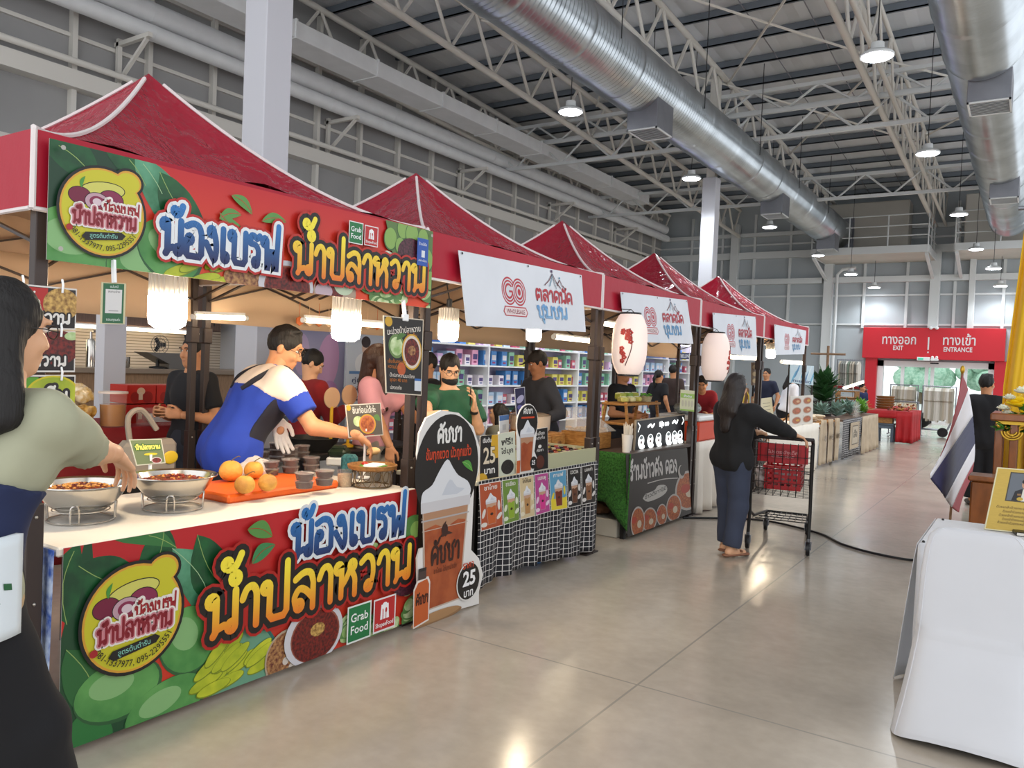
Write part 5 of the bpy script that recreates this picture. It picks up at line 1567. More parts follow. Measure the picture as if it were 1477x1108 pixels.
# grey price card standing on the table
P = [at(503, 632, X=-3.55), at(553, 628, X=-3.55), at(549, 581, X=-3.58), at(498, 584, X=-3.58)]
w, h = (P[1] - P[0]).length, (P[3] - P[0]).length
a = Art(w, h); a.rect(0, 0, w, h, 'd5cfc6'); a.rect(.006, .006, w - .006, h - .006, '5d574f'); a.ell(w * .08, h * .9, w * .06, w * .06, 'd9a92a'); a.type('ชิมก่อนได้ค่ะ', w * .5, h * .72, w * .17, 'f4f2ec', .012, 'c', wid=w * .66)
a.ell(w * .3, h * .48, w * .13, h * .16, I_guava); a.ell(w * .56, h * .38, w * .24, h * .3, 'd9a92a'); a.ell(w * .56, h * .38, w * .21, h * .26, 'c9725a'); a.ell(w * .56, h * .38, w * .18, h * .22, I_noodle); a.leaf(w * .75, h * .6, w * .95, h * .45, w * .12, '5f8a48'); a.rect(w * .4, .008, w * .72, h * .06, 'b9302a')
sg = thing('price_card', 'grey picture card on a stand behind the sauce cups, near the outstretched hand', 'sign', ((P[0].x, P[0].y + .1, ZT)))
sheet('card', a, *P, 'd5cfc6', .004, parent=sg)
mb = MB().mat(M_white); q = (P[0] + P[1]) / 2; mb.sbar((q.x - .01, q.y, ZT), q + Vector((-.01, 0, .05)), .012); mb.lathe([(.04, 0), (.04, .008), (.01, .012)], (q.x - .01, q.y, ZT), 16); mb.build('card_stand', parent=sg)
# green card behind the right bowl
P = [at(197, 672, X=-3.75), at(239, 668, X=-3.75), at(233, 633, X=-3.78), at(186, 634, X=-3.78)]
w, h = (P[1] - P[0]).length, (P[3] - P[0]).length
a = Art(w, h); a.rect(0, 0, w, h, 'c9c9b8'); a.rect(.005, .005, w - .005, h - .005, '6b7a52'); a.thai('น้ำปลาหวาน', w * .12, h * .6, h * .14, h * .04, 'e9e36a', ((.005, '3a6a2c'),), wid=w * .78); a.ell(w * .55, h * .4, w * .22, h * .05, 'd8c820'); a.ell(w * .7, h * .14, w * .18, h * .13, 'cfc6c8'); a.ell(w * .7, h * .14, w * .15, h * .1, I_sauce)
sg = thing('price_card', 'green picture card standing behind the right steel bowl', 'sign', (P[0].x, P[0].y, ZT))
sheet('card', a, *P, 'c9c9b8', .004, parent=sg)
mb = MB().mat(M_white); q = (P[0] + P[1]) / 2; mb.sbar((q.x - .01, q.y, ZT), q + Vector((-.01, 0, .05)), .012); mb.lathe([(.035, 0), (.035, .008), (.01, .012)], (q.x - .01, q.y, ZT), 16); mb.build('card_stand', parent=sg)
# ------------------------------------------------------------------ coffee counter
M_wood = mat('pine_wood', 'c08a4a', rough=.5, var=.3, vscale=14, col2='9a6530', stretch=(1, 1, 6))
M_woodd = mat('oak_panel', '9a7a5c', rough=.5, var=.25, vscale=10, stretch=(6, 6, 1))
def grid_cloth():
 m = mat('black_white_grid_cloth', '1c1c22', rough=.75); nt = m.node_tree; b = nt.nodes['Principled BSDF']
 tc = nt.nodes.new('ShaderNodeTexCoord'); sp = nt.nodes.new('ShaderNodeSeparateXYZ'); nt.links.new(tc.outputs['Object'], sp.inputs[0])
 outs = []
 for o in (1, 2):
  w = nt.nodes.new('ShaderNodeMath'); w.operation = 'PINGPONG'; w.inputs[1].default_value = .0215; nt.links.new(sp.outputs[o], w.inputs[0])
  l = nt.nodes.new('ShaderNodeMath'); l.operation = 'LESS_THAN'; l.inputs[1].default_value = .0022; nt.links.new(w.outputs[0], l.inputs[0]); outs.append(l)
 mx = nt.nodes.new('ShaderNodeMath'); mx.operation = 'MAXIMUM'; nt.links.new(outs[0].outputs[0], mx.inputs[0]); nt.links.new(outs[1].outputs[0], mx.inputs[1])
 c = nt.nodes.new('ShaderNodeMixRGB'); c.inputs[1].default_value = (*lin('1c1c22'), 1); c.inputs[2].default_value = (*lin('d8d4d2'), 1)
 nt.links.new(mx.outputs[0], c.inputs[0]); nt.links.new(c.outputs[0], b.inputs['Base Color'])
 return m
M_grid = grid_cloth()
ct = thing('coffee_counter', 'coffee counter hung with black and white grid cloth', 'table', (-3.4, 5.2, 0))
mb = MB().mat(mat('counter_top_pale', 'bdb9a6', rough=.5)); mb.span((-3.8, 4.3, .77), (-3.08, 6.06, .8), .004); mb.build('tabletop', parent=ct)
for x in (-3.16, -3.72):
 for y in (4.4, 5.96):
  mb = MB().mat(M_blackmetal); mb.span((x - .022, y - .022, .05), (x + .022, y + .022, .77)); mb.bar((x, y, .0), (x, y, .05), .02, 10); mb.build('leg', parent=ct, smooth=False)
def drape_fn(u, v):
 y = lerp(4.32, 6.06, u); z = lerp(.07 + .03 * math.sin(u * 5), .8, v)
 return (-3.075 + (1 - v) * (.022 * math.sin(u * 34) + .014 * math.sin(u * 61 + 1)) , y, z)
mb = MB(); mb.grid(drape_fn, 110, 14); mb.build('grid_cloth', M_grid, ct, thick=.003)
mb = MB(); mb.grid(lambda u, v: (lerp(-3.075, -3.72, u), 6.068 + (1 - v) * .012 * math.sin(u * 25), lerp(.09, .8, v)), 30, 8)
mb.build('grid_cloth_side', mat('black_cloth', '1e1d22', rough=.8), ct, thick=.003)
# cup shaped standee
def drink(a, x, y, w, h, tea, cream='e4e6ea', top='b98c6c'):
 """iced drink in a clear cup topped with cream, base at (x, y)"""
 b = w * .36
 a.poly([(x - b, y), (x + b, y), (x + w * .47, y + h * .72), (x - w * .47, y + h * .72)], 'c8b4a4')
 a.poly([(x - b * .94, y + h * .01), (x + b * .94, y + h * .01), (x + w * .42, y + h * .6), (x - w * .42, y + h * .6)], tea)
 a.poly([(x - w * .42, y + h * .55), (x - w * .2, y + h * .57), (x, y + h * .53), (x + w * .25, y + h * .575), (x + w * .42, y + h * .56), (x + w * .45, y + h * .68), (x - w * .45, y + h * .68)], top)
 a.poly([(x - w * .49, y + h * .66), (x + w * .49, y + h * .66), (x + w * .5, y + h * .73), (x - w * .5, y + h * .73)], 'd5d3d6')
 a.poly(cm2([(x - w * .5, y + h * .73), (x - w * .47, y + h * .8), (x - w * .3, y + h * .84), (x - w * .18, y + h * .92), (x - w * .02, y + h), (x + w * .1, y + h * .94), (x + w * .22, y + h * .88), (x + w * .42, y + h * .83), (x + w * .5, y + h * .77), (x + w * .48, y + h * .73)], 3), cream)
 a.poly(cm2([(x - w * .1, y + h * .76), (x + w * .05, y + h * .86), (x + w * .2, y + h * .8), (x + w * .36, y + h * .78), (x + w * .2, y + h * .75)], 3), 'cfd4dd')
def standee_art(w, h):
 a = Art(w, h)
 # coordinates: u along the aisle, v up; w x h about .68 x 1.33
 a.ell(.305, .99, .305, .345, '17130f', n=40)
 a.thai('คัชชา', .19, 1.16, .085, .017, 'f3f1ec', wid=.24)
 a.type('ขั้มทุกขวด นัวทุกแก้ว', .31, 1.06, .085, 'd2461f', .022, 'c', wid=.44)
 drink(a, .3, .12, .48, .93, I_tea)
 a.leaf(.44, 1.02, .55, .95, .05, '4f9a3c', '9ac46a'); a.rect(.07, .68, .53, .69, 'b9b3b2'); a.rect(.08, .62, .52, .625, 'c9b6a8')
 a.thai('คัชชา', .17, .4, .11, .02, '3a1a10', wid=.28); a.ell(.3, .6, .02, .04, '3a1a10'); a.leaf(.28, .56, .3, .66, .035, '3a1a10'); a.leaf(.24, .56, .37, .57, .025, '3a1a10')
 a.type('ชาไทย ไข่มุกนำเข้า', .31, .34, .045, '6a321c', .006, 'c', wid=.22)
 a.ell(.25, .06, .24, .035, '9a7450'); a.ell(.25, .07, .22, .03, 'b48a5f')
 # little bottle
 a.poly([(.03, .04), (.17, .06), (.17, .3), (.15, .34), (.05, .33), (.02, .28)], 'efe6dd'); a.poly([(.035, .05), (.162, .07), (.16, .29), (.14, .325), (.06, .315), (.03, .27)], 'c9612c'); a.rect(.06, .33, .13, .4, '4a3a36'); a.rect(.06, .38, .13, .4, '2c2422')
 a.thai('คัชชา', .045, .18, .05, .009, '3a1a10', wid=.11)
 a.ell(.55, .22, .125, .13, 'ece9e4'); a.ell(.55, .22, .115, .12, '17130f'); a.type('ราคา', .54, .31, .065, 'd2461f', .02, 'c', wid=.11)
 a.type('25', .555, .195, .135, 'ffffff', .03, 'c'); a.type('บาท', .55, .12, .07, 'ffffff', .018, 'c', wid=.1)
 return a
SX = -2.99
SB = [(604, 884), (602, 800), (606, 786), (619, 782), (613, 700), (607, 684), (602, 650), (605, 619), (615, 597), (637, 586), (662, 590), (683, 610), (693, 643), (691, 675), (684, 696), (680, 788), (691, 800), (697, 824), (691, 848), (691, 866), (650, 877)]
pl_ = [at(x, y, X=SX) for x, y in SB]
zmin = min(p.z for p in pl_)
t = thing('drink_standee', 'tall cut-out board shaped like an iced tea cup with 25 baht on it', 'advertising board', (SX, 3.95, 0))
mb = MB().mat(ink('efece8')); mb.prism([(p.y, max(p.z - zmin * .9, .004)) for p in pl_], 0, SX - .012, SX); o = mb.build('cut_out_board', parent=t, smooth=False, fix=True)
mb = MB(); standee_art(.68, 1.35).put(mb, (SX, 3.548, -.03), (SX, 4.25, -.03), (SX, 4.25, 1.29), (SX, 3.548, 1.29), lift=.001); mb.build('print', parent=o, smooth=False)
mb = MB().mat(M_blackmetal); mb.sbar((SX - .02, 3.95, .7), (SX - .3, 3.95, .01), .03, .02); mb.build('prop', parent=t, smooth=False)
# seven drink cards along the front
CX = -3.03
cols = [('b5522c', 'e2dcd4', 'c9612c', 'orange tea', 'ชาไทย'), ('6f8f3a', 'dfe6cc', '8fae2e', 'green tea', 'ชาเขียว'), ('d8c49a', 'e9dfc4', 'b98a52', 'cream coffee', 'โกโก้นม'), ('b8478f', 'ead2e2', 'd83a8f', 'magenta pink milk', 'นมชมพู'), ('5fa0c4', 'e8d23a', '7a3018', 'blue and yellow black coffee', 'กาแฟ'), ('1d1a19', 'e8e4e0', '6a4028', 'black cocoa', 'COCOA'), ('241f1d', 'e8e4e0', '8a5a38', 'darkest coffee', 'มอคค่า')]
edges = [(691, 699, 694, 767), (724, 693, 727, 757.5), (749, 689, 751, 750), (771, 684.5, 773, 744), (792, 681, 795, 737.5), (818, 676.5, 820, 733), (839, 673, 840, 728.5), (859, 669, 861, 724)]
for i in range(7):
 l, r = edges[i], edges[i + 1]
 P = [at(l[2], l[3], X=CX), at(r[2] - 1.5, r[3] + .4, X=CX), at(r[0] - 1.5, r[1] + .3, X=CX), at(l[0], l[1], X=CX)]
 w, h = (P[1] - P[0]).length, (P[3] - P[0]).length
 c = cols[i]; a = Art(w, h); a.rect(0, 0, w, h, 'efece8'); a.rect(.005, .005, w - .005, h - .005, c[0])
 for k in range(4): a.ell(w * (.15 + .7 * (k % 2)), h * (.12 + .12 * k), w * .14, h * .05, c[1], rot=30 * k)
 if i == 4: a.rect(.005, .005, w - .005, h * .3, c[1])
 drink(a, w * .5, h * .1, w * .5, h * .68, c[2], top='c9a084')
 a.type(c[4], w * .5, h * .85, h * .13, 'f2efe8' if i != 2 else '3a2a1c', .016, 'c', wid=w * .6)
 a.ell(w * .5, h * .32, w * .07, h * .03, '3a1f14')
 sheet('drink_card', a, *P, 'efece8', .003, label='%s drink card, %s in the row on the grid cloth' % (c[3], ('first', 'second', 'third', 'fourth', 'fifth', 'sixth', 'last')[i]), cat='card', group='drink cards on the coffee counter')
# standing signs on the counter
def small_sign(px, X, fn, label, name='counter_sign', cat='sign', back='efe9df'):
 P = [at(*q, X=X) for q in px]; w, h = (P[1] - P[0]).length, (P[3] - P[0]).length
 a = Art(w, h); fn(a, w, h)
 return sheet(name, a, *P, back, .006, label=label, cat=cat)
def f25(a, w, h):
 a.rect(0, 0, w, h, '1d1a18'); a.ell(w * .9, h * .8, w * .3, h * .35, 'd9a92a'); a.ell(w * .1, 0, w * .3, h * .15, 'd9a92a')
 a.type('เริ่มต้น', w * .38, h * .84, h * .13, 'f2efe8', .02, 'c', wid=w * .5); a.type('25', w * .5, h * .36, h * .52, '1d1a18', .05, 'c'); a.type('25', w * .5, h * .36, h * .52, 'e9d9bc', .02, 'c'); a.type('บาท', w * .5, h * .12, h * .2, 'f2efe8', .03, 'c', wid=w * .6)
small_sign([(692, 693), (719, 688), (718, 627), (693, 629)], -3.09, f25, 'black and yellow sign with a large 25 beside the big cup standee')
def fpearl(a, w, h):
 a.rect(0, 0, w, h, 'd5d9c4'); a.type('ฟรี!', w * .5, h * .72, h * .2, '1c1a18', .03, 'c', wid=w * .7); a.type('ไข่มุก', w * .5, h * .52, h * .16, '1c1a18', .025, 'c', wid=w * .72); a.ell(w * .5, h * .2, w * .38, h * .17, I_pearl)
small_sign([(720, 688), (744, 684), (743, 622), (719, 626)], -3.09, fpearl, 'pale green sign picturing a pile of black pearls')
def fblack(a, w, h):
 a.rect(0, 0, w, h, 'd8d4cc'); a.rect(.004, .004, w - .004, h - .004, '1a1716'); a.type('โอเลี้ยง', w * .5, h * .84, h * .11, 'e9e6e0', .012, 'c', wid=w * .6); a.type('ชาดำเย็น', w * .5, h * .74, h * .09, 'e9e6e0', .01, 'c', wid=w * .6)
 a.ell(w * .5, h * .57, w * .1, h * .04, 'e9e6e0'); a.type('คัชชา', w * .5, h * .45, h * .09, 'e9e6e0', .012, 'c', wid=w * .4); a.ell(w * .5, h * .2, w * .25, h * .16, '5a2a1c')
small_sign([(767, 681), (791, 676), (790, 616), (766, 620)], -3.09, fblack, 'small black drink sign right of the little cup standee')
# little standee
q0 = at(744, 687, X=-3.075); q1 = at(768, 683, X=-3.075); zt1 = at(757, 583, X=-3.075).z
w = q1.y - q0.y + .09; h = zt1 - .8; y0 = q0.y - .03
t = thing('drink_standee', 'small cup-shaped standee on the coffee counter', 'advertising board', (-3.075, y0 + w / 2, .8))
pts = [(y0 + w * .16, .802), (y0 + w * .84, .802), (y0 + w * .98, .802 + h * .2), (y0 + w * .86, .802 + h * .3)] + [(y0 + w * .5 + w * .46 * math.cos(math.radians(x)), .802 + h * .72 + h * .28 * math.sin(math.radians(x))) for x in range(-20, 201, 20)]
mb = MB().mat(ink('efece8')); mb.prism(pts, 0, -3.083, -3.075); o = mb.build('cut_out_board', parent=t, smooth=False, fix=True)
a = Art(w, h); a.ell(w * .5, h * .72, w * .44, h * .265, '17130f'); a.thai('คัชชา', w * .3, h * .86, h * .06, .007, 'f3f1ec', wid=w * .4); a.rect(w * .22, h * .79, w * .78, h * .815, 'd2461f'); drink(a, w * .5, h * .03, w * .62, h * .74, I_tea); a.ell(w * .82, h * .14, w * .15, h * .09, '17130f'); a.type('25', w * .82, h * .11, h * .09, 'ffffff', .02, 'c'); a.rect(w * .1, h * .02, w * .24, h * .2, 'c9612c')
mb = MB(); a.put(mb, (-3.075, y0, .802), (-3.075, y0 + w, .802), (-3.075, y0 + w, .802 + h), (-3.075, y0, .802 + h), lift=.001); mb.build('print', parent=o, smooth=False)
# blue and white payment stand
P = [at(721, 627, X=-3.2), at(734, 624, X=-3.2), at(734, 598, X=-3.2), at(720, 600, X=-3.2)]
w, h = (P[1] - P[0]).length, (P[3] - P[0]).length; a = Art(w, h); a.rect(0, 0, w, h, 'dfe4ea'); a.rect(0, h * .72, w, h, '4a78b8'); a.rect(w * .3, h * .2, w * .7, h * .5, 'c3cad2')
sg = thing('payment_sign', 'tiny blue and white payment stand behind the pearl sign', 'sign', (P[0].x, P[0].y, .8)); sheet('sign_board', a, *P, 'dfe4ea', .004, parent=sg); mb = MB().mat(M_white); mb.span((P[0].x - .02, P[0].y, .8), (P[0].x - .006, P[1].y, P[0].z + .02)); mb.build('foot', parent=sg)
# dark blue snack pack card
P = [at(745, 602, X=-3.5), at(758, 600, X=-3.5), at(757, 558, X=-3.5), at(742, 560, X=-3.5)]
w, h = (P[1] - P[0]).length, (P[3] - P[0]).length; a = Art(w, h); a.rect(0, 0, w, h, 'cfd2dc'); a.rect(.006, .006, w - .006, h - .006, '2a2850'); a.ell(w * .5, h * .6, w * .4, h * .12, 'b9b6d8', rot=20); a.ell(w * .5, h * .3, w * .35, h * .1, '6a66a8', rot=-15)
sg = thing('flavour_sign', 'dark blue picture sign on a pole behind the small cup standee', 'sign', (P[0].x, P[0].y, .8)); sheet('sign_board', a, *P, 'cfd2dc', .004, parent=sg); mb = MB().mat(M_black); q = (P[0] + P[1]) / 2; mb.bar((q.x - .01, q.y, .8), (q.x - .01, q.y, q.z + .3), .006, 8); mb.build('pole', parent=sg)
# sauce bottle tray and pot, wooden drawers, acrylic guard
t = thing('condiment_tray', 'pale tray full of small capped bottles at the right of the coffee counter', 'tray', (-3.3, 5.65, .8))
mb = MB().mat(mat('tray_pale_green', 'a9a888', rough=.5))
mb.span((-3.62, 5.25, .8), (-3.1, 6.04, .82)); mb.span((-3.11, 5.25, .8), (-3.09, 6.04, .915)); mb.span((-3.63, 5.25, .8), (-3.61, 6.04, .915)); mb.span((-3.62, 5.24, .8), (-3.1, 5.26, .915)); mb.span((-3.62, 6.03, .8), (-3.1, 6.05, .915))
mb.build('tray_walls', parent=t, smooth=False)
cc = ['7a2a20', 'b9a23a', '2f2a28', 'c9604a', '3f2a22', 'd8c9a8', '8a3a60', '2c2c34']
bt0 = None; rg = random.Random(5)
for i in range(5):
 for j in range(11):
  x = -3.18 - i * .09; y = 5.32 + j * .066
  c = cc[(i * 3 + j) % 8]
  b = thing('sauce_bottle', 'small bottle with a %s in row %s of the pale tray' % ({'7a2a20': 'dark red cap', 'b9a23a': 'mustard cap', '2f2a28': 'black cap', 'c9604a': 'coral cap', '3f2a22': 'brown cap', 'd8c9a8': 'cream cap', '8a3a60': 'plum cap', '2c2c34': 'slate cap'}[c], ('front', 'second', 'middle', 'fourth', 'back')[i]), 'bottle', (x, y, .822), 'small bottles packed in the pale tray')
  mb = MB().mat(mat('bottle_amber', '6b3a1c', rough=.2)); mb.lathe([(0, 0), (.022, 0), (.023, .05), (.016, .065), (.0, .066)], (x, y, .822), 10); mb.build('bottle_body', parent=b)
  mb = MB().mat(ink(c)); mb.lathe([(.019, .064), (.02, .085), (.0, .087)], (x, y, .822), 10); mb.build('cap', parent=b)
# pot on the wooden drawers
t = thing('drawer_box', 'low wooden drawer chest under the big pot', 'drawers', (-4.15, 6.2, .8))
q = at(800, 640, X=-3.75)
BX0, BX1, BY0, BY1 = -4.25, -3.75, 6.14, 6.66
st = thing('side_table', 'side table carrying the wooden drawers and the pot', 'table', (-4.0, 6.3, 0))
mb = MB().mat(M_blackmetal); mb.span((-4.4, 6.12, .74), (-3.7, 6.68, .78)); mb.build('tabletop', parent=st, smooth=False)
for x in (-4.34, -3.74):
 for y in (6.16, 6.64):
  mb = MB().mat(M_blackmetal); mb.span((x - .018, y - .018, 0), (x + .018, y + .018, .74)); mb.build('leg', parent=st, smooth=False)
t.location = (-4.0, 6.3, .78)
mb = MB().mat(M_wood); mb.span((BX0, BY0, .78), (BX1, BY1, .96), .006); mb.build('carcass', parent=t)
for k in range(2):
 y0 = BY0 + .01 + k * .255
 mb = MB().mat(M_wood); mb.span((BX1, y0, .8), (BX1 + .014, y0 + .24, .94), .004); d = mb.build('drawer', parent=t)
 mb = MB().mat(mat('dark_pull', '6a4320', rough=.4)); mb.lathe([(.02, 0), (.016, .012), (.02, .02), (0, .024)], (BX1 + .012, y0 + .12, .87), 12, Matrix.Rotation(PI / 2, 3, 'Y')); mb.build('knob', parent=d)
t = thing('cooking_pot', 'wide pale cooking pot on the wooden drawers', 'pot', (-4.0, 6.42, .965))
mb = MB().mat(mat('pale_enamel', 'cdb9a2', rough=.35)); mb.lathe([(0, 0), (.17, 0), (.19, .02), (.195, .15), (.2, .155), (.19, .155), (.182, .02), (0, .012)], (-4.0, 6.42, .965), 36); mb.build('pot_shell', parent=t)
mb = MB().mat(mat('pot_lid', '8c7a68', rough=.3, metal=.5)); mb.lathe([(.2, .156), (.14, .175), (.03, .185), (.02, .2), (0, .2)], (-4.0, 6.42, .965), 36); mb.build('lid', parent=t)
# acrylic food guard over fried snacks on a wooden box
t = thing('wooden_box', 'light wooden box of fried snacks right of the black tent leg', 'box', (-3.5, 6.95, .8))
mb = MB().mat(M_wood); mb.span((-3.85, 6.76, .815), (-3.45, 7.06, .97), .005); mb.build('box_body', parent=t)
sn = MB().mat(mat('fried_snack', 'cfa66a', rough=.6, var=.4, vscale=30)); rg = random.Random(2)
for i in range(45): sn.ball((-3.65 + rg.uniform(-.17, .17), 6.91 + rg.uniform(-.12, .12), .975 + rg.uniform(0, .03)), (rg.uniform(.02, .035), rg.uniform(.014, .025), .014), 7, 5, Matrix.Rotation(rg.uniform(0, 3), 3, 'Z'))
o = sn.build('fried_snacks', loc=(-3.65, 6.91, .97)); tag(o, 'heap of small fried snacks on the light wooden box', 'snacks', kind='stuff')
mb = MB().mat(mat('clear_acrylic', 'f3ece4', rough=.04, alpha=.28, spec=.7)); mb.add([(-3.42, 6.72, .98), (-3.42, 7.1, .98), (-3.78, 7.1, 1.2), (-3.78, 6.72, 1.2)], [(0, 1, 2, 3)]); mb.add([(-3.42, 6.72, .98), (-3.78, 6.72, 1.2), (-3.78, 6.72, .98)], [(0, 1, 2)])
tag(mb.build('food_guard', thick=.004, smooth=False, loc=(-3.6, 6.9, .98)), 'clear slanted acrylic guard over the fried snacks', 'food guard')
bk = MB().mat(mat('blue_plastic', '3f78b4', rough=.4)); bk.lathe([(0, 0), (.1, 0), (.115, .13), (.12, .13), (.11, .12), (.095, .01), (0, .008)], (-3.35, 5.45, .002), 20)
tag(bk.build('basin', loc=(-3.35, 5.45, 0)), 'blue plastic basin under the grid cloth', 'basin')
# bulbs and tube lights over the counter
bulb((-3.35, 4.27, 1.86), 'bare glowing bulb under the second tent, left of the white banner', .85)
q = at(770, 478, X=-3.6); bulb((q.x, q.y, q.z + .03), 'glowing bulb half behind the lower edge of the nearest white banner', .8)
q = at(345, 458, X=-4.9); q2 = at(290, 456, X=-4.9)
tube_lamp(at(282, 457, X=-5.1), at(352, 459, X=-5.1), 'tube lamp under the nearest tent behind the bulb', 8)
tube_lamp(at(440, 462, X=-4.6), at(553, 470, X=-4.6), 'long tube lamp behind the man in blue', 8)
# ------------------------------------------------------------------ white market banners
def market_banner(px, X, label, full=True):
 P = [at(*q, X=X) for q in px]; w = ((P[1] - P[0]).length + (P[2] - P[3]).length) / 2; h = (P[3] - P[0]).length
 a = Art(w, h); R_ = 'c3283a'
 # double ring mark with letters
 gx, gy, r = w * .37, h * .55, h * .185
 for dx in (-.72, .72):
  for q, c in ((1.0, R_), (.88, 'dfe3ea'), (.78, R_), (.66, 'dfe3ea')): a.ell(gx + dx * r, gy, r * q, r * q * 1.12, c)
 for dx in (-.72, .72):
  for q, c in ((.56, R_), (.4, 'dfe3ea')): a.ell(gx + dx * r, gy, r * q, r * q * 1.12, c)
 a.rect(gx - r * .5, gy, gx - r * .1, gy + r * .34, 'dfe3ea'); a.rect(gx - r * .72, gy - r * .1, gx - r * .2, gy + r * .06, R_); a.ell(gx + r * .72, gy, r * .22, r * .28, R_)
 a.poly([(gx - r * 1.5, gy - r * 2.0), (gx + r * 1.5, gy - r * 2.0), (gx + r * 1.75, gy - r * 1.65), (gx + r * 1.5, gy - r * 1.2), (gx - r * 1.5, gy - r * 1.2), (gx - r * 1.75, gy - r * 1.65)], R_)
 a.poly([(gx - r * 1.42, gy - r * 1.92), (gx + r * 1.42, gy - r * 1.92), (gx + r * 1.64, gy - r * 1.64), (gx + r * 1.42, gy - r * 1.29), (gx - r * 1.42, gy - r * 1.29), (gx - r * 1.64, gy - r * 1.64)], 'f3e3e4')
 a.type('WHOLESALE', gx, gy - r * 1.78, r * .5, '8e1f2c', .02, 'c', wid=r * 2.6)
 tx = w * .545
 a.thai('ตลาดนัด', tx, h * .47, h * .17, h * .042, R_, wid=w * .34); a.thai('ชุมชน', tx, h * .2, h * .18, h * .044, grad_ink('print_pale_blue', '8fb0c6', '3f8fd0', P[0].z, P[0].z + .3) if full else '5f9fd0', wid=w * .28)
 mx, my = tx + w * .16, h * .72
 for x0, x1, y0, y1, c in ((0, -.075, .2, 0, '6a2430'), (0, .07, .2, -.01, '6a2430'), (0, -.03, .2, .0, '3f8fb0'), (0, .03, .2, -.03, '8a9aa6'), (.065, .12, .12, -.02, '6a2430'), (.065, .04, .12, .02, '6a2430')):
  a.stroke([(mx + w * x0, my + h * y0), (mx + w * (x0 + x1) / 2 * .9, my + h * (y0 * .42 + y1 * .58)), (mx + w * x1, my + h * y1)], h * .016, c)
 a.rect(mx - w * .012, my + h * .22, mx + w * .004, my + h * .26, '4a2a5a'); a.rect(mx + w * .058, my + h * .14, mx + w * .07, my + h * .165, '3f8fb0')
 for x in (.02, .5, .98): a.ell(w * x, h * .97, .008, .008, '2a2a2c')
 return sheet('market_banner', a, *P, mat('white_banner_vinyl', 'd7dbe2', rough=.45, var=.06, vscale=3), .003, label=label, cat='banner', group='white market banners')
market_banner([(673, 470), (845, 479), (839, 397), (661, 361)], -3.05, 'nearest white market banner, largest, under the second red tent')
market_banner([(902, 493), (1000, 496), (991, 433), (895, 421)], -3.05, 'white market banner half hidden by the first paper lantern', False)
market_banner([(1031, 508), (1092, 515), (1090, 457), (1028, 451)], -3.05, 'third white market banner, beside the second paper lantern', False)
market_banner([(1118, 512), (1160, 511), (1163, 477), (1117, 468)], -3.05, 'smallest and farthest white market banner', False)
# ------------------------------------------------------------------ paper lanterns
def lantern(px, py, X, label, side):
 c = at(px, py, X=X)
 t = thing('paper_lantern', label, 'lantern', (c.x, c.y, c.z - .27))
 R, Hh = .155, .265
 m = mat('lantern_paper', 'f1dcd2', rough=.7, emit=.16)
 n = 26; prof = []
 for i in range(n + 1):
  s = -1 + 2 * i / n; r = R * (1 - abs(s) ** 3.2 * .42); prof.append((r * (1.0 if i % 2 else .985), s * Hh))
 mb = MB().mat(m); mb.lathe(prof, c, 36)
 bl_ = mat('lantern_blossom', 'b8443c', rough=.7); br = mat('lantern_branch', '5a2c24', rough=.7)
 def on(a_, s, lift=.002):
  r = R * (1 - abs(s) ** 3.2 * .42) + lift
  return Vector((c.x + r * math.cos(a_), c.y + r * math.sin(a_), c.z + s * Hh))
 rg = random.Random(int(px))
 for k in range(14):
  a_ = side + rg.uniform(-.3, .3); s = rg.uniform(-.6, .45)
  for q in range(5):
   mb.mat(bl_).ball(on(a_ + .09 * math.cos(q * 1.256) , s + .045 * math.sin(q * 1.256)), (.004, .012, .01), 6, 4, Matrix.Rotation(a_, 3, 'Z'))
 mb.mat(br).tube([on(side + .35 * math.sin(v * 2.5), -.7 + 1.2 * v) for v in [i / 14 for i in range(15)]], .004, 5)
 mb.build('paper_body', parent=t, angle=80)
 for s in (-1, 1):
  mb = MB().mat(M_black); mb.lathe([(.088, s * Hh - .012), (.092, s * Hh - .012), (.092, s * Hh + .012), (.088, s * Hh + .012)], c, 24); mb.build('rim', parent=t)
 mb = MB().mat(M_black); mb.tube([(c.x, c.y - .09, c.z + Hh + .01), (c.x, c.y, c.z + Hh + .04), (c.x, c.y + .09, c.z + Hh + .01)], .004, 6); mb.tube([(c.x, c.y, c.z + Hh + .04), (c.x - .1, c.y, 2.12)], .003, 5); mb.build('hanger', parent=t)
 return t
lantern(908, 497, -2.95, 'nearer white paper lantern with a blossom branch on its left side', -1.35)
lantern(1032, 515, -2.95, 'farther white paper lantern with red flowers on its right side', .1)
# ------------------------------------------------------------------ noodle stall
nt_ = thing('noodle_table', 'stall table behind the black printed noodle banner', 'table', (-3.4, 7.5, 0))
mb = MB().mat(mat('dark_tabletop', '4a3a30', rough=.5)); mb.span((-3.9, 6.7, .775), (-3.09, 8.3, .81), .005); mb.build('tabletop', parent=nt_)
for x in (-3.15, -3.8):
 for y in (6.78, 8.22):
  mb = MB().mat(M_blackmetal); mb.span((x - .02, y - .02, 0), (x + .02, y + .02, .775)); mb.build('leg', parent=nt_, smooth=False)
M_turf = mat('artificial_turf', '3f7a2c', rough=.9, var=.5, vscale=60, col2='1f4a18', bump=.6, bscale=220)
mb = MB(); mb.grid(lambda u, v: (lerp(-3.92, -3.08 + .02, u), 6.69 - .02 * math.sin(u * 9) * (1 - v), lerp(.34 - .24 * max(0, u - .72) / .28, .815, v)), 40, 10)
mb.build('turf_cloth', M_turf, nt_, thick=.012)
P = [at(905, 776, X=-3.07), at(997, 742, X=-3.07), at(991, 646, X=-3.07), at(903, 656, X=-3.07)]
P[0].z = .04; P[1].z = .04
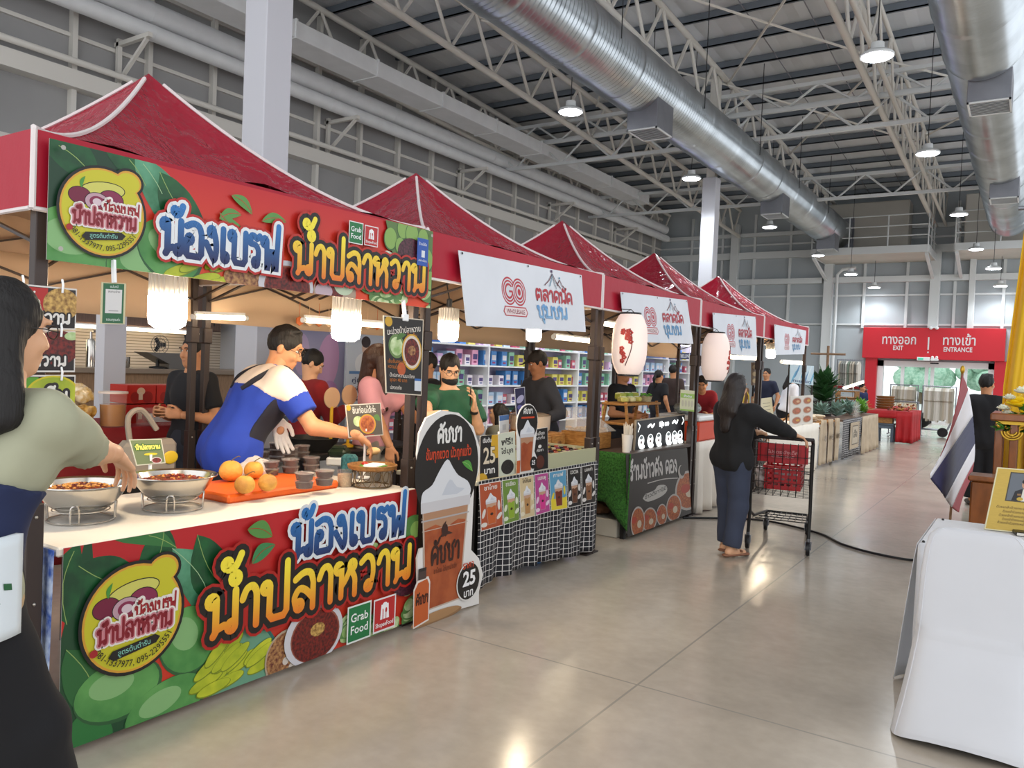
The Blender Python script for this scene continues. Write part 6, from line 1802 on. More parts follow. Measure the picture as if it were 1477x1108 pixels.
w, h = (P[1] - P[0]).length, (P[3] - P[0]).length; a = Art(w, h)
for k in range(16): a.rect(w * k / 16, 0, w * (k + .93) / 16, h, '2e2722', same=k > 0)
a.thai('ร้านข้าวดัง ดองะ', w * .04, h * .68, h * .17, h * .034, 'dcd8d4', wid=w * .8); a.stroke(cm2([(w * .3, h * .6), (w * .55, h * .61), (w * .8, h * .58)], 6), h * .012, 'cfcac4')
a.poly(cm2([(w * .22, h * .42), (w * .3, h * .36), (w * .5, h * .38), (w * .6, h * .44), (w * .58, h * .52), (w * .46, h * .54), (w * .4, h * .49), (w * .26, h * .47)], 3), 'c9c6c0'); a.type('ข้าวดังซาชิมิ', w * .42, h * .43, h * .075, '2a2420', .012, 'c', wid=w * .34, rot=5)
for x, y, rx, ry in ((.97, .36, .24, .3), (.7, .17, .13, .2), (.5, .13, .085, .15), (.31, .12, .11, .16), (.14, .14, .1, .2)):
 a.ell(w * x, h * y, w * rx, h * ry, 'bdb7b0'); a.ell(w * x, h * y, w * rx * .88, h * ry * .88, I_noodle); a.ell(w * (x + .02), h * (y - .03), w * rx * .3, h * ry * .25, 'd8c9b0'); a.ell(w * (x - .05), h * (y + .04), w * rx * .35, h * ry * .22, 'b53a22')
a.ell(w * .86, h * .66, w * .06, h * .1, 'bdb7b0'); a.ell(w * .88, h * .68, w * .05, h * .08, '2e2722')
sheet('stall_banner', a, *P, '2e2722', .003, label='black wood-look printed banner with bowls of orange noodles', cat='banner')
mb = MB().mat(mat('pale_storage_box', 'b8b2a4', rough=.6)); mb.span((-3.75, 6.75, .0), (-3.2, 7.3, .17), .01); tag(mb.build('storage_box', loc=(-3.5, 7, 0)), 'low pale storage box on the floor under the green turf cloth', 'box')
bag(-3.5, 7.0, .172, .16, .2, .16, mat('brown_sack', '6b4a30', rough=.8), 'sack', 'brown sack on the pale storage box under the turf cloth', 'sack', 5)
# glowing menu board
P = [at(915, 652, X=-3.2), at(987, 642, X=-3.2), at(988, 597, X=-3.2), at(918, 606, X=-3.2)]
w, h = (P[1] - P[0]).length, (P[3] - P[0]).length; a = Art(w, h); LG = mat('lit_chalk', 'f2f6f4', emit=1.6)
a.rect(0, 0, w, h, 'b9a890'); a.rect(.012, .012, w - .012, h - .012, '20242a')
for k, x in enumerate((.11, .28, .44, .64, .77, .89)):
 a.ell(w * x, h * .3, w * .055, h * .2, LG); a.ell(w * (x + .02), h * .13, w * .05, h * .07, LG); a.ell(w * x, h * .42, w * .035, h * .06, '9aa6a8'); a.ell(w * (x + .005), h * .27, w * .02, h * .05, 'b9a3a0')
a.stroke(cm2([(w * .22, h * .74), (w * .27, h * .8), (w * .3, h * .72), (w * .34, h * .8)], 3), h * .07, LG); a.type('ซีฟู้ด ดอง', w * .54, h * .7, h * .2, LG, .02, 'c', wid=w * .2); a.stroke(cm2([(w * .72, h * .76), (w * .76, h * .82), (w * .8, h * .74), (w * .83, h * .82)], 3), h * .07, LG)
a.stroke([(w * .04, h * .62), (w * .07, h * .8), (w * .03, h * .9)], h * .03, LG); a.stroke([(w * .94, h * .9), (w * .97, h * .8), (w * .93, h * .68)], h * .03, LG)
sg = thing('lit_menu_board', 'black menu board with glowing white drawings on the noodle table', 'sign', (P[0].x, P[0].y, .81)); sheet('board', a, *P, 'b9a890', .02, parent=sg)
mb = MB().mat(M_wood); mb.sbar(P[0] + Vector((-.03, .06, .0)), (P[0].x - .16, P[0].y + .06, .812), .02); mb.sbar(P[1] + Vector((-.03, -.06, .0)), (P[1].x - .16, P[1].y - .06, .812), .02); mb.build('prop', parent=sg, smooth=False)
# cups with straws
def straw_cup(y, x, label, hgt=.17):
 t = thing('straw_cup', label, 'cup', (x, y, .81))
 mb = MB().mat(mat('white_paper_cup', 'e9e2d8', rough=.5)); mb.lathe([(0, 0), (.036, 0), (.048, hgt), (.05, hgt), (.046, hgt - .005), (.034, .01), (0, .01)], (x, y, .81), 18); mb.build('cup_body', parent=t)
 rg = random.Random(int(y * 100)); mb = MB().mat(mat('pale_straw', 'e6dccb', rough=.5))
 for i in range(16): a_ = rg.uniform(0, 6.28); r = rg.uniform(0, .03); mb.bar((x + r * math.cos(a_), y + r * math.sin(a_), .83), (x + r * 1.8 * math.cos(a_), y + r * 1.8 * math.sin(a_), .81 + hgt + rg.uniform(.06, .12)), .004, 6)
 mb.build('straws', parent=t)['kind'] = 'stuff'
straw_cup(6.84, -3.18, 'white cup full of straws at the left end of the noodle table'); straw_cup(7.0, -3.24, 'second white cup of straws, beside the glowing menu board', .15)
# bamboo shelf with packets
sh = thing('bamboo_shelf', 'two tier yellow bamboo shelf behind the glowing menu board', 'shelf', (-3.55, 7.8, .81))
for z in (1.02, 1.22):
 mb = MB().mat(M_wood); mb.span((-3.72, 7.35, z), (-3.42, 8.2, z + .025), .003); mb.build('shelf_board', parent=sh)
for y in (7.38, 8.17):
 mb = MB().mat(M_wood); mb.sbar((-3.4, y, .812), (-3.46, y, 1.26), .025); mb.sbar((-3.74, y, .812), (-3.68, y, 1.26), .025); mb.build('side_frame', parent=sh, smooth=False)
pk = ['c9c46a', 'a8b04a', 'dcd6a0', '8fae4a']
for i in range(6):
 x, y = -3.52 - .07 * (i % 2), 7.44 + i * .085
 mb = MB().mat(mat('packet_' + pk[i % 4], pk[i % 4], rough=.4, var=.3, vscale=20)); mb.box((x, y, 1.28 + .03 * (i % 2)), (.1, .09, .05 + .02 * (i % 2)), rz=.2 * (i - 3), b=.012)
 mb2 = MB().mat(M_white); mb2.box((x, y, 1.28 + .03 * (i % 2) + .028 + .01 * (i % 2)), (.05, .05, .004), rz=.2 * (i - 3))
 o = mb.build('snack_packet', loc=(x, y, 1.247)); tag(o, 'yellow-green snack packet on the top board of the bamboo shelf, %s from the left' % ('first', 'second', 'third', 'fourth', 'fifth', 'sixth')[i], 'packet', 'packets on the bamboo shelf'); mb2.build('label_patch', parent=o)
t = thing('steamer_basket', 'small woven basket of greens at the right of the bamboo shelf', 'basket', (-3.55, 8.07, 1.247))
mb = MB().mat(mat('pale_weave', 'b9b08c', rough=.6, var=.3, vscale=60)); mb.lathe([(0, 0), (.06, 0), (.075, .06), (.08, .06), (.07, .05), (0, .045)], (-3.55, 8.07, 1.247), 20); mb.build('basket_bowl', parent=t)
mb = MB().mat(mat('fresh_leaf', '5f9a3c')); rg = random.Random(4)
for i in range(18): mb.ball((-3.55 + rg.uniform(-.05, .05), 8.07 + rg.uniform(-.05, .05), 1.247 + .06 + rg.uniform(0, .03)), (.02, .012, .008), 6, 4, Matrix.Rotation(rg.uniform(0, 3), 3, 'Z'))
mb.build('greens', parent=t)['kind'] = 'stuff'
def fyel(a, w, h):
 a.rect(0, 0, w, h, 'e2e0b4'); a.rect(0, h * .62, w, h * .84, '9ac43a'); a.type('สั่งซื้อ', w * .5, h * .66, h * .14, 'ffffff', .02, 'c', wid=w * .6)
 for k in range(4): a.ell(w * (.16 + .22 * k), h * .36, w * .08, h * .16, 'cfc6a8')
 a.rect(0, 0, w, h * .08, '9ac43a')
P = [at(981, 592, X=-3.06), at(1001, 594, X=-3.06), at(1002, 564, X=-3.06), at(982, 562, X=-3.06)]; w, h = (P[1] - P[0]).length, (P[3] - P[0]).length; a = Art(w, h); fyel(a, w, h)
sg = thing('order_sign', 'small yellow-green sign hanging on the tent leg right of the bamboo shelf', 'sign', P[3]); sheet('sign_board', a, *P, 'e2e0b4', .004, parent=sg); mb = MB().mat(M_white); q = (P[2] + P[3]) / 2; mb.tube([q, (q.x, q.y, 2.12)], .003, 5); mb.build('string', parent=sg)
# light cluster under the second and third tents
for i, (a_, b_, l) in enumerate((((868, 466), (890, 470), 'tangled lit tube lamp at the top of the third tent leg'), ((1048, 515), (1096, 518), 'bright tube lamp behind the farther lantern'), ((800, 486), (852, 492), 'bright lamp strip behind the nearest white banner'))):
 X = (-3.5, -3.9, -4.2)[i]; tube_lamp(at(*a_, X=X), at(*b_, X=X), l, 9, .025)
q = at(1112, 505, X=-3.6); bulb((q.x, q.y, q.z), 'blue-white glowing bulb under the farthest tent', .9)
q = at(1145, 528, X=-3.6); tube_lamp(at(1128, 522, X=-3.7), at(1158, 524, X=-3.7), 'bright tube lamp behind the farthest white banner', 10, .03)
# ------------------------------------------------------------------ shop front behind the tents
KX = -9.0
M_cab = mat('walnut_cabinet', '6b5245', rough=.45, var=.2, vscale=8, stretch=(1, 8, 1))
kt = thing('kitchen_counter', 'wood panelled kitchen counter of the shop behind the nearest tent', 'counter', (KX, 5, 0))
mb = MB().mat(M_woodd); mb.span((KX - .6, .5, 0), (KX, 7.6, 1.3)); mb.build('front_panel', parent=kt, smooth=False)
mb = MB().mat(mat('counter_stone', '8a7a6a', rough=.35)); mb.span((KX - .7, .5, 1.3), (KX + .05, 7.65, 1.36), .006); mb.build('worktop', parent=kt)
def tiles():
 m = mat('white_tiles', 'd9cbb8', rough=.25); nt = m.node_tree; b = nt.nodes['Principled BSDF']
 tc = nt.nodes.new('ShaderNodeTexCoord'); mp = nt.nodes.new('ShaderNodeMapping'); mp.inputs['Rotation'].default_value = (PI / 2, 0, PI / 2)
 br = nt.nodes.new('ShaderNodeTexBrick'); br.inputs['Scale'].default_value = 6; br.offset = 0; br.inputs['Mortar Size'].default_value = .03; br.inputs['Brick Width'].default_value = .25; br.inputs['Row Height'].default_value = .7
 br.inputs['Color1'].default_value = (*lin('d9cbb8'), 1); br.inputs['Color2'].default_value = (*lin('cfc0ac'), 1); br.inputs['Mortar'].default_value = (*lin('8a7c6c'), 1)
 nt.links.new(tc.outputs['Object'], mp.inputs[0]); nt.links.new(mp.outputs[0], br.inputs['Vector']); nt.links.new(br.outputs[0], b.inputs['Base Color'])
 return m
mb = MB().mat(tiles()); mb.span((-10.9, -1, 0), (-10.75, 7.9, 2.9)); struct(mb, 'wall_kitchen', smooth=False)
mb = MB().mat(mat('pale_partition', 'b9bdc4', rough=.6)); mb.span((-10.9, 7.9, 0), (-8.7, 8.05, 2.9)); struct(mb, 'wall_kitchen_side', smooth=False)
cbs = thing('wall_cabinet', 'dark wood cabinets hung on the kitchen wall behind the nearest tent', 'cabinet', (-10.5, 4, 1.86))
mb = MB().mat(M_cab); mb.span((-10.75, 0, 1.9), (-10.35, 7.6, 2.75)); mb.build('carcass', parent=cbs, smooth=False)
for i in range(9):
 mb = MB().mat(M_cab); mb.span((-10.35, .02 + i * .84, 1.91), (-10.33, .82 + i * .84, 2.74), .004); d = mb.build('door', parent=cbs)
 mb = MB().mat(M_black); mb.bar((-10.31, .74 + i * .84, 1.98), (-10.31, .74 + i * .84, 2.12), .008, 6); mb.build('handle', parent=d)
tube_lamp((-10.3, 1.0, 1.86), (-10.3, 7.2, 1.86), 'strip light under the kitchen wall cabinets', 3, .02)
mb = MB().mat(M_column); mb.span((-7.68, 4.22, 0), (-7.52, 4.44, 2.6)); struct(mb, 'trim_white_post', smooth=False)
# kitchen gear
def on_counter(name, label, cat, y, fn):
 t = thing(name, label, cat, (-9.2, y, 1.36)); fn(t, -9.2, y); return t
def oven(t, x, y):
 mb = MB().mat(M_black); mb.span((x - .3, y - .35, 1.362), (x + .05, y + .35, 1.72), .02); mb.build('body', parent=t)
 mb = MB().mat(mat('oven_glass', '3a4a42', rough=.1)); mb.span((x + .05, y - .3, 1.42), (x + .06, y + .12, 1.66), .004); mb.build('door_window', parent=t)
on_counter('countertop_oven', 'black countertop oven behind the counter, left of the white post', 'oven', 4.35, oven)
def dispenser(t, x, y):
 mb = MB().mat(M_inox); mb.lathe([(.05, 0), (.05, .3), (.03, .33), (0, .33)], (x, y, 1.362), 16); mb.tube([(x, y, 1.68), (x, y, 1.78), (x + .08, y, 1.78)], .015, 8); mb.build('body', parent=t)
on_counter('water_dispenser', 'slim steel dispenser on the counter right of the white post', 'dispenser', 5.0, dispenser)
def hotpot(t, x, y):
 mb = MB().mat(M_inox); mb.lathe([(.11, 0), (.12, .02), (.12, .13), (.125, .135), (0, .14)], (x, y, 1.362), 20); mb.build('body', parent=t)
on_counter('steel_pan', 'round steel pan on the kitchen counter', 'pan', 5.35, hotpot)
def fan(t, x, y):
 mb = MB().mat(M_black); mb.lathe([(.1, 0), (.1, .02), (.02, .03), (.015, .18)], (x, y, 1.362), 16); mb.build('base', parent=t)
 mb = MB().mat(mat('fan_grey', '5d5a58', rough=.4))
 for r in (.12, .08, .04): mb.tube([(x + .04, y + r * math.cos(a), 1.66 + r * math.sin(a)) for a in [2 * PI * i / 24 for i in range(24)]], .004, 5, closed=True)
 for k in range(12): a = 2 * PI * k / 12; mb.bar((x + .04, y, 1.66), (x + .04, y + .12 * math.cos(a), 1.66 + .12 * math.sin(a)), .002, 4)
 mb.build('grille', parent=t)
 mb = MB().mat(M_black)
 for k in range(3): mb.box((x + .02, y + .05 * math.cos(k * 2.1), 1.66 + .05 * math.sin(k * 2.1)), (.004, .09, .05), M=Matrix.Rotation(k * 2.1, 3, 'X'))
 mb.ball((x + .02, y, 1.66), .02, 8, 6); mb.build('blades', parent=t)
on_counter('desk_fan', 'small round desk fan on the kitchen counter', 'fan', 5.85, fan)
mb = MB().mat(mat('grey_machine', '6d6a66', rough=.4, metal=.4)); mb.prism([(5.65, 1.56), (6.5, 1.56), (6.3, 1.4), (6.3, 1.362), (5.95, 1.362), (5.95, 1.42)], 0, -9.4, -9.1); o = mb.build('meat_slicer', loc=(-9.2, 6.0, 1.362), smooth=False, fix=True); tag(o, 'grey slicing machine on the right end of the kitchen counter', 'slicer')
# snack table of the second row, red cloth
M_redcloth = mat('dark_red_cloth', '8e1a1e', rough=.7, var=.25, vscale=5)
rt = thing('snack_table', 'table with a dark red cloth behind the mango stall', 'table', (-6.1, 3.4, 0))
ZS = .99
mb = MB().mat(M_redcloth); mb.span((-6.7, 1.7, ZS - .03), (-5.8, 4.4, ZS), .008); mb.build('tabletop', parent=rt)
mb = MB().mat(M_redcloth); mb.grid(lambda u, v: (-5.79 + .03 * math.sin(u * 40) * (1 - v), lerp(1.7, 4.4, u), lerp(.02, ZS - .005, v)), 80, 6); mb.grid(lambda u, v: (-5.765 + .02 * math.sin(u * 70), lerp(1.7, 3.1, u), lerp(.72 + .03 * math.sin(u * 9), ZS + .002, v)), 50, 3)
mb.build('table_cloth', parent=rt, thick=.004)
rg = random.Random(11)
M_snk = [mat('snack_bag_%d' % i, c, rough=.2, var=.5, vscale=25, col2=c2, coat=.4) for i, (c, c2) in enumerate((('e6c984', 'b98a3c'), ('e9d9b0', 'c9a050'), ('d9b060', '9a6a28'), ('efe2c4', 'd0ab62')))]
base = []
for m in M_snk:
 P = [ell((0, 0, .09), (.06, .085, .075), .03)]
 for k in range(6): P.append(ell((rg.uniform(-.03, .03), rg.uniform(-.06, .06), rg.uniform(.05, .14)), (.04, .045, .03), .02))
 b = grown('snack_bag', P + [half((0, 0, -1), 0)], .012, m, noise=.006, nscale=45, seed=len(base)); b['category'] = 'bag'; b['group'] = 'bags of snacks on the red cloth table'; base.append(b)
nb_ = 0
for row, (x, z) in enumerate(((-5.92, ZS), (-6.15, ZS), (-6.38, ZS), (-6.05, ZS + .15), (-6.28, ZS + .15))):
 for k in range(7):
  y = 2.05 + k * .185 + .06 * (row % 2)
  b = base[nb_ % 4]
  o = b if nb_ < 4 else b.copy()
  if nb_ >= 4: COL.objects.link(o)
  o.location = (x + rg.uniform(-.02, .02), y, z + .001); o.rotation_euler = (0, 0, rg.uniform(-.6, .6))
  o['label'] = '%s clear bag of fried snacks, %s row on the red cloth table' % (('golden', 'pale', 'brownish', 'cream')[nb_ % 4], ('front', 'middle', 'back', 'upper front', 'upper back')[row]); nb_ += 1
t = thing('juice_jar', 'tall clear jar of amber drink on the red cloth table', 'jar', (-5.95, 3.55, ZS)); p = (-5.95, 3.42, ZS)
mb = MB().mat(mat('amber_drink', 'b87a34', rough=.15)); mb.lathe([(0, .004), (.085, .004), (.092, .17), (0, .17)], p, 24); mb.build('drink', parent=t)
mb = MB().mat(M_cup); mb.lathe([(.09, 0), (.1, .26), (.104, .26), (.096, .26)], p, 24); mb.build('jar_wall', parent=t)
mb = MB().mat(mat('pale_lid', 'ead9cc', rough=.4)); mb.lathe([(.106, .255), (.106, .27), (0, .275)], p, 24); mb.build('lid', parent=t)
mb = MB().mat(M_cup); mb.span((-5.94, 3.6, ZS + .001), (-5.82, 3.88, ZS + .14), .008); mb.mat(M_white).span((-5.815, 3.64, ZS + .03), (-5.81, 3.84, ZS + .1)); tag(mb.build('clear_box', loc=(-5.88, 3.74, ZS)), 'clear plastic tub with a white label beside the amber jar', 'tub')
for i in range(6):
 k, l = i % 3, i // 3
 z = ZS + .001 + l * .16; y = 3.62 + k * .26
 a = Art(.25, .15); a.rect(0, 0, .25, .15, 'c9281e'); a.ell(.07, .05, .04, .045, 'a01a14'); a.ell(.18, .05, .045, .05, 'a01a14'); a.ell(.12, .1, .035, .03, 'e9c9a8'); a.rect(.1, .03, .135, .09, 'e9d2b8')
 mb = MB().mat(ink('c9281e')); mb.span((-6.35, y, z), (-6.1, y + .25, z + .15), .003)
 o = mb.build('gift_box', loc=(-6.2, y + .12, z)); tag(o, 'red printed box on the red cloth table, %s of the %s layer' % (('left', 'middle', 'right')[k], ('lower', 'upper')[l]), 'box', 'red boxes on the red cloth table')
 mb = MB(); a.put(mb, (-6.099, y, z), (-6.099, y + .25, z), (-6.099, y + .25, z + .15), (-6.099, y, z + .15)); mb.build('print', parent=o, smooth=False)
mb = MB().mat(mat('grey_tote', '8f8578', rough=.8)); mb.box((-4.4, 2.75, .93), (.12, .34, .26), b=.03); mb.tube(catmull([(-4.37, 2.62, 1.05), (-4.36, 2.6, 1.2), (-4.36, 2.68, 1.24), (-4.36, 2.78, 1.12)], 5), .016, 6)
o = mb.build('tote_bag', loc=(-4.4, 2.7, .8)); tag(o, 'grey tote bag with a yellow print behind the green picture card', 'bag')
mb = MB().mat(mat('yellow_print', 'd9b62a', rough=.5)); mb.ball((-4.335, 2.86, .95), (.006, .05, .04), 12, 8); mb.build('print', parent=o)
bt = thing('back_table', 'low work table behind the man in blue carrying the grey bag', 'table', (-4.55, 2.7, 0))
mb = MB().mat(M_blackmetal); mb.span((-4.75, 2.2, .76), (-4.28, 3.1, .8), .004); mb.build('tabletop', parent=bt)
for x in (-4.7, -4.33):
 for y in (2.25, 3.05):
  mb = MB().mat(M_blackmetal); mb.span((x - .015, y - .015, 0), (x + .015, y + .015, .76)); mb.build('leg', parent=bt, smooth=False)
# roll-up display boards behind the second stall
def display(px, X, fn, label):
 P = [at(*q, X=X) for q in px]; zb_ = P[0].z
 P = [Vector((X, P[0].y, max(zb_, .05))), Vector((X, P[1].y, max(zb_, .05))), Vector((X, P[1].y, P[2].z)), Vector((X, P[0].y, P[2].z))]
 w, h = (P[1] - P[0]).length, (P[3] - P[0]).length; a = Art(w, h); fn(a, w, h)
 t = thing('display_board', label, 'display board', ((X, (P[0].y + P[1].y) / 2, 0)))
 sheet('panel', a, *P, 'e4e4ea', .01, parent=t)
 mb = MB().mat(M_galv)
 for q in (P[0], P[1]): mb.span((X - .03, q.y - .015, 0), (X - .01, q.y + .015, q.z + .3))
 mb.span((X - .2, P[0].y - .02, 0), (X + .1, P[0].y + .02, .02)); mb.span((X - .2, P[1].y - .02, 0), (X + .1, P[1].y + .02, .02))
 mb.build('stand', parent=t, smooth=False)
def fa(a, w, h):
 a.rect(0, 0, w, h, 'a9a6c4'); a.ell(w * .72, h * .62, w * .18, h * .34, 'd9a8d0', rot=-8); a.ell(w * .76, h * .2, w * .16, h * .2, 'c48fc4'); a.ell(w * .3, h * .7, w * .12, h * .24, 'c9b4d8'); a.rect(0, 0, w * .35, h * .3, 'e2b4d4'); a.type('แจกความสวย', w * .05, h * .2, h * .06, 'a2408a', .01, wid=w * .26)
display([(404, 600), (494, 600), (494, 478), (404, 478)], -6.6, fa, 'lilac display board with pink shapes behind the woman in red')
def fb(a, w, h):
 a.rect(0, 0, w, h, 'd3dbe6'); a.ell(w * .5, h * .62, w * .27, h * .14, 'eef0f2'); a.ell(w * .52, h * .82, w * .11, h * .1, 'e0bfa8'); a.ell(w * .52, h * .89, w * .13, h * .07, '3a2c2a'); a.rect(w * .08, h * .5, w * .95, h * .535, '5a86bc')
 a.type('คู่ผิวใหม่', w * .5, h * .4, h * .07, '3f4a6a', .015, 'c', wid=w * .7); a.type('เพื่อคุณ', w * .5, h * .3, h * .07, '3f4a6a', .015, 'c', wid=w * .6); a.type('#ผิวสวย', w * .5, h * .18, h * .07, '3f4a6a', .015, 'c', wid=w * .7)
display([(497, 600), (548, 600), (548, 482), (497, 482)], -6.5, fb, 'pale blue display board with a dark-haired portrait and Thai text')
def fp(a, w, h):
 a.rect(0, 0, w, h, 'd88ab4'); a.type('โปรพิเศษ', w * .5, h * .6, h * .2, 'f4e4ec', .02, 'c', wid=w * .8); a.ell(w * .5, h * .3, w * .3, h * .18, 'eebfd8')
display([(556, 600), (600, 600), (600, 490), (556, 490)], -7.0, fp, 'pink display board behind the hanging black menu sign')
# garland of hexagon paper pieces
for i in range(9):
 p = at(432 + i * 14, 463 + i * .9, X=-5.15)
 mb = MB().mat(mat('garland_paper_%d' % (i % 2), ('d8733c', 'ecc9a4')[i % 2], rough=.6)); mb.lathe([(.0, -.004), (.04, -.004), (.04, .004), (0, .004)], p, 6, Matrix.Rotation(PI / 2, 3, 'Y')); mb.tube([p + Vector((0, 0, .04)), p + Vector((0, 0, .16))], .002, 4)
 tag(mb.build('paper_ornament', loc=p, fix=True), ('orange' if i % 2 == 0 else 'pale') + ' hexagon paper ornament in the garland above the woman in red', 'ornament', 'hexagon garland')
# oval fans on yellow stands, black griddle
for i, (px, py) in enumerate(((479, 574), (504, 570))):
 p = at(px, py, X=-4.7); t = thing('oval_sign', ('left', 'right')[i] + ' pale oval hand sign on a yellow stand in front of the woman in red', 'sign', (p.x, p.y, .86))
 mb = MB().mat(mat('kraft_oval', 'c9a480', rough=.6)); mb.lathe([(0, -.004), (.085, -.004), (.085, .004), (0, .004)], p, 28, Matrix.Rotation(PI / 2, 3, 'Y')); mb.build('oval_board', parent=t)
 mb = MB().mat(mat('yellow_stand', 'd9a820', rough=.4)); mb.bar((p.x, p.y, .87), (p.x, p.y, p.z - .07), .014, 8); mb.lathe([(.05, 0), (.05, .015), (.015, .03)], (p.x, p.y, .86), 14); mb.build('stand', parent=t)
gr = thing('griddle_table', 'dark griddle table between the man in blue and the woman in red', 'table', (-4.75, 4.7, 0))
mb = MB().mat(M_blackmetal); mb.span((-5.05, 4.1, .8), (-4.5, 5.5, .855), .01); mb.build('tabletop', parent=gr)
for x in (-5.0, -4.55):
 for y in (4.15, 5.45):
  mb = MB().mat(M_blackmetal); mb.span((x - .02, y - .02, 0), (x + .02, y + .02, .8)); mb.build('leg', parent=gr, smooth=False)
t = thing('cooking_pan', 'wide dark pan on the griddle table', 'pan', (-4.72, 4.35, .857)); mb = MB().mat(M_blackmetal); mb.lathe([(0, 0), (.16, 0), (.2, .1), (.205, .1), (.2, .105), (.155, .01), (0, .01)], (-4.72, 4.35, .857), 28); mb.build('pan_shell', parent=t)
mb = MB().mat(M_wood); mb.bar((-4.72, 4.55, .94), (-4.6, 4.8, .98), .014, 8); mb.build('handle', parent=t)
# ------------------------------------------------------------------ long lit shelf of the hypermarket
shf = thing('display_shelf', 'long brightly lit product shelf far behind the coffee counter', 'shelf', (-9.4, 16, 0))
Y0, Y1 = 9.3, 24.4
mb = MB().mat(mat('shelf_back', 'b9b4d4', rough=.5)); mb.span((-9.75, Y0, 0), (-9.65, Y1, 2.75)); mb.build('back_panel', parent=shf, smooth=False)
LV = (.35, .75, 1.15, 1.55, 1.95)
for z in LV:
 mb = MB().mat(M_white); mb.span((-9.65, Y0, z - .03), (-9.2, Y1, z)); mb.build('shelf_board', parent=shf, smooth=False)
for y in [Y0 + i * (Y1 - Y0) / 8 for i in range(9)]:
 mb = MB().mat(M_white); mb.span((-9.66, y - .02, 0), (-9.18, y + .02, 2.4)); mb.build('upright', parent=shf, smooth=False)
M_sh = mat('shelf_light', 'e8dcff', emit=5)
for i in range(8):
 y = Y0 + (i + .5) * (Y1 - Y0) / 8
 mb = MB().mat(M_white); mb.span((-9.3, y - .9, 2.4), (-9.15, y + .9, 2.5)); mb.mat(M_sh).span((-9.28, y - .85, 2.385), (-9.17, y + .85, 2.4)); mb.build('shelf_lamp', parent=shf, smooth=False)
PC = [('d9b4dc', 'lilac'), ('e9a8c4', 'pink'), ('b4cfe9', 'light blue'), ('f0e8ee', 'white'), ('4a86c4', 'blue'), ('d9d06a', 'yellow'), ('c45a6a', 'red'), ('8fc4a8', 'mint')]
proto = []
for i, (c, nm) in enumerate(PC):
 mb = MB().mat(mat('pack_' + nm.replace(' ', '_'), c, rough=.4)); w = .17 + .03 * (i % 3); h = .2 + .05 * ((i * 5) % 3)
 mb.box((0, 0, h / 2), (.26, w, h), b=.006); mb.mat(ink(('f4f0f4', '5a4a8a')[i % 2])).box((.131, 0, h * .55), (.004, w * .7, h * .35)); mb.mat(ink('a03a6a' if i % 3 else '3a5a9a')).box((.132, 0, h * .2), (.004, w * .5, h * .12))
 o = mb.build('product_box', smooth=False); o['category'] = 'box'; proto.append(o)
rg = random.Random(21); first = set()
for li, z in enumerate(LV):
 y = Y0 + .18
 while y < Y1 - .2:
  i = rg.randrange(8) if rg.random() < .5 else (li + int(y / 1.4)) % 8
  o = proto[i]
  if i in first:
   o = proto[i].copy(); COL.objects.link(o)
  first.add(i)
  o.location = (-9.42 + rg.uniform(-.05, .03), y, z + .001)
  o['label'] = '%s packet on the %s shelf of the long lit shelf' % (PC[i][1], ('lowest', 'second lowest', 'middle', 'second highest', 'top')[li]); o['group'] = '%s packets on the %s shelf' % (PC[i][1], ('lowest', 'second lowest', 'middle', 'second highest', 'top')[li])
  y += rg.uniform(.27, .36)
def header(px, X, col, text, label):
 P = [at(*q, X=X) for q in px]; w, h = (P[1] - P[0]).length, (P[3] - P[0]).length; a = Art(w, h); a.rect(0, 0, w, h, col); a.type(text, w * .5, h * .25, h * .7, 'eef2f6', .02, 'c', wid=w * .6)
 o = sheet('shelf_header', a, *P, col, .03, label=label, cat='sign')
header([(932, 516), (962, 516), (962, 507), (932, 507)], -9.15, '3a6aa8', 'CHANDO', 'blue header sign on the long shelf, left of the black-clad pair'); header([(966, 518), (1002, 518), (1002, 509), (966, 509)], -9.15, '2c3e6a', 'MAYBELLINE', 'dark blue header sign on the long shelf, right of the other header')
# ------------------------------------------------------------------ fourth and fifth stalls
st4 = thing('stall_table', 'table under a long white cloth left of the woman with the trolley', 'table', (-3.4, 9.2, 0))
mb = MB().mat(M_cloth_white); mb.span((-3.9, 8.5, .79), (-3.08, 10.6, .81), .004); mb.build('tabletop', parent=st4)
mb = MB().mat(M_cloth_white); mb.grid(lambda u, v: (-3.07 + .045 * math.sin(u * 42) * (1 - v) , lerp(8.5, 10.6, u), lerp(.015, .81, v)), 120, 8); mb.grid(lambda u, v: (lerp(-3.9, -3.07, u), 8.49 - .03 * math.sin(u * 24) * (1 - v), lerp(.015, .81, v)), 40, 8); mb.build('table_cloth', parent=st4, thick=.004)
t = thing('cool_box', 'orange-red cool box with a white lid on the white cloth table', 'box', (-3.3, 8.9, .812))
mb = MB().mat(mat('orange_red_plastic', 'd8431c', rough=.4)); mb.span((-3.6, 8.55, .812), (-3.1, 9.2, 1.04), .02); mb.build('box_body', parent=t)
mb = MB().mat(M_white); mb.span((-3.62, 8.53, 1.04), (-3.08, 9.22, 1.1), .015); mb.build('lid', parent=t)
bag(-3.35, 8.85, 1.102, .13, .24, .15, mat('silver_bag', '9aa09c', rough=.25, metal=.3, var=.4, vscale=20), 'produce_bag', 'crumpled silvery bag on the lid of the orange-red cool box', 'bag', 8)
mb = MB().mat(mat('red_paper_bag', 'a8322a', rough=.6)); mb.box((-2.98, 9.95, .13), (.14, .22, .26), b=.01); tag(mb.build('paper_bag', loc=(-2.98, 9.95, 0)), 'small red paper bag on the floor by the white cloth table', 'bag')
st5 = thing('stall_table', 'farther food table behind the shopping trolley with a picture menu', 'table', (-3.4, 12.4, 0))
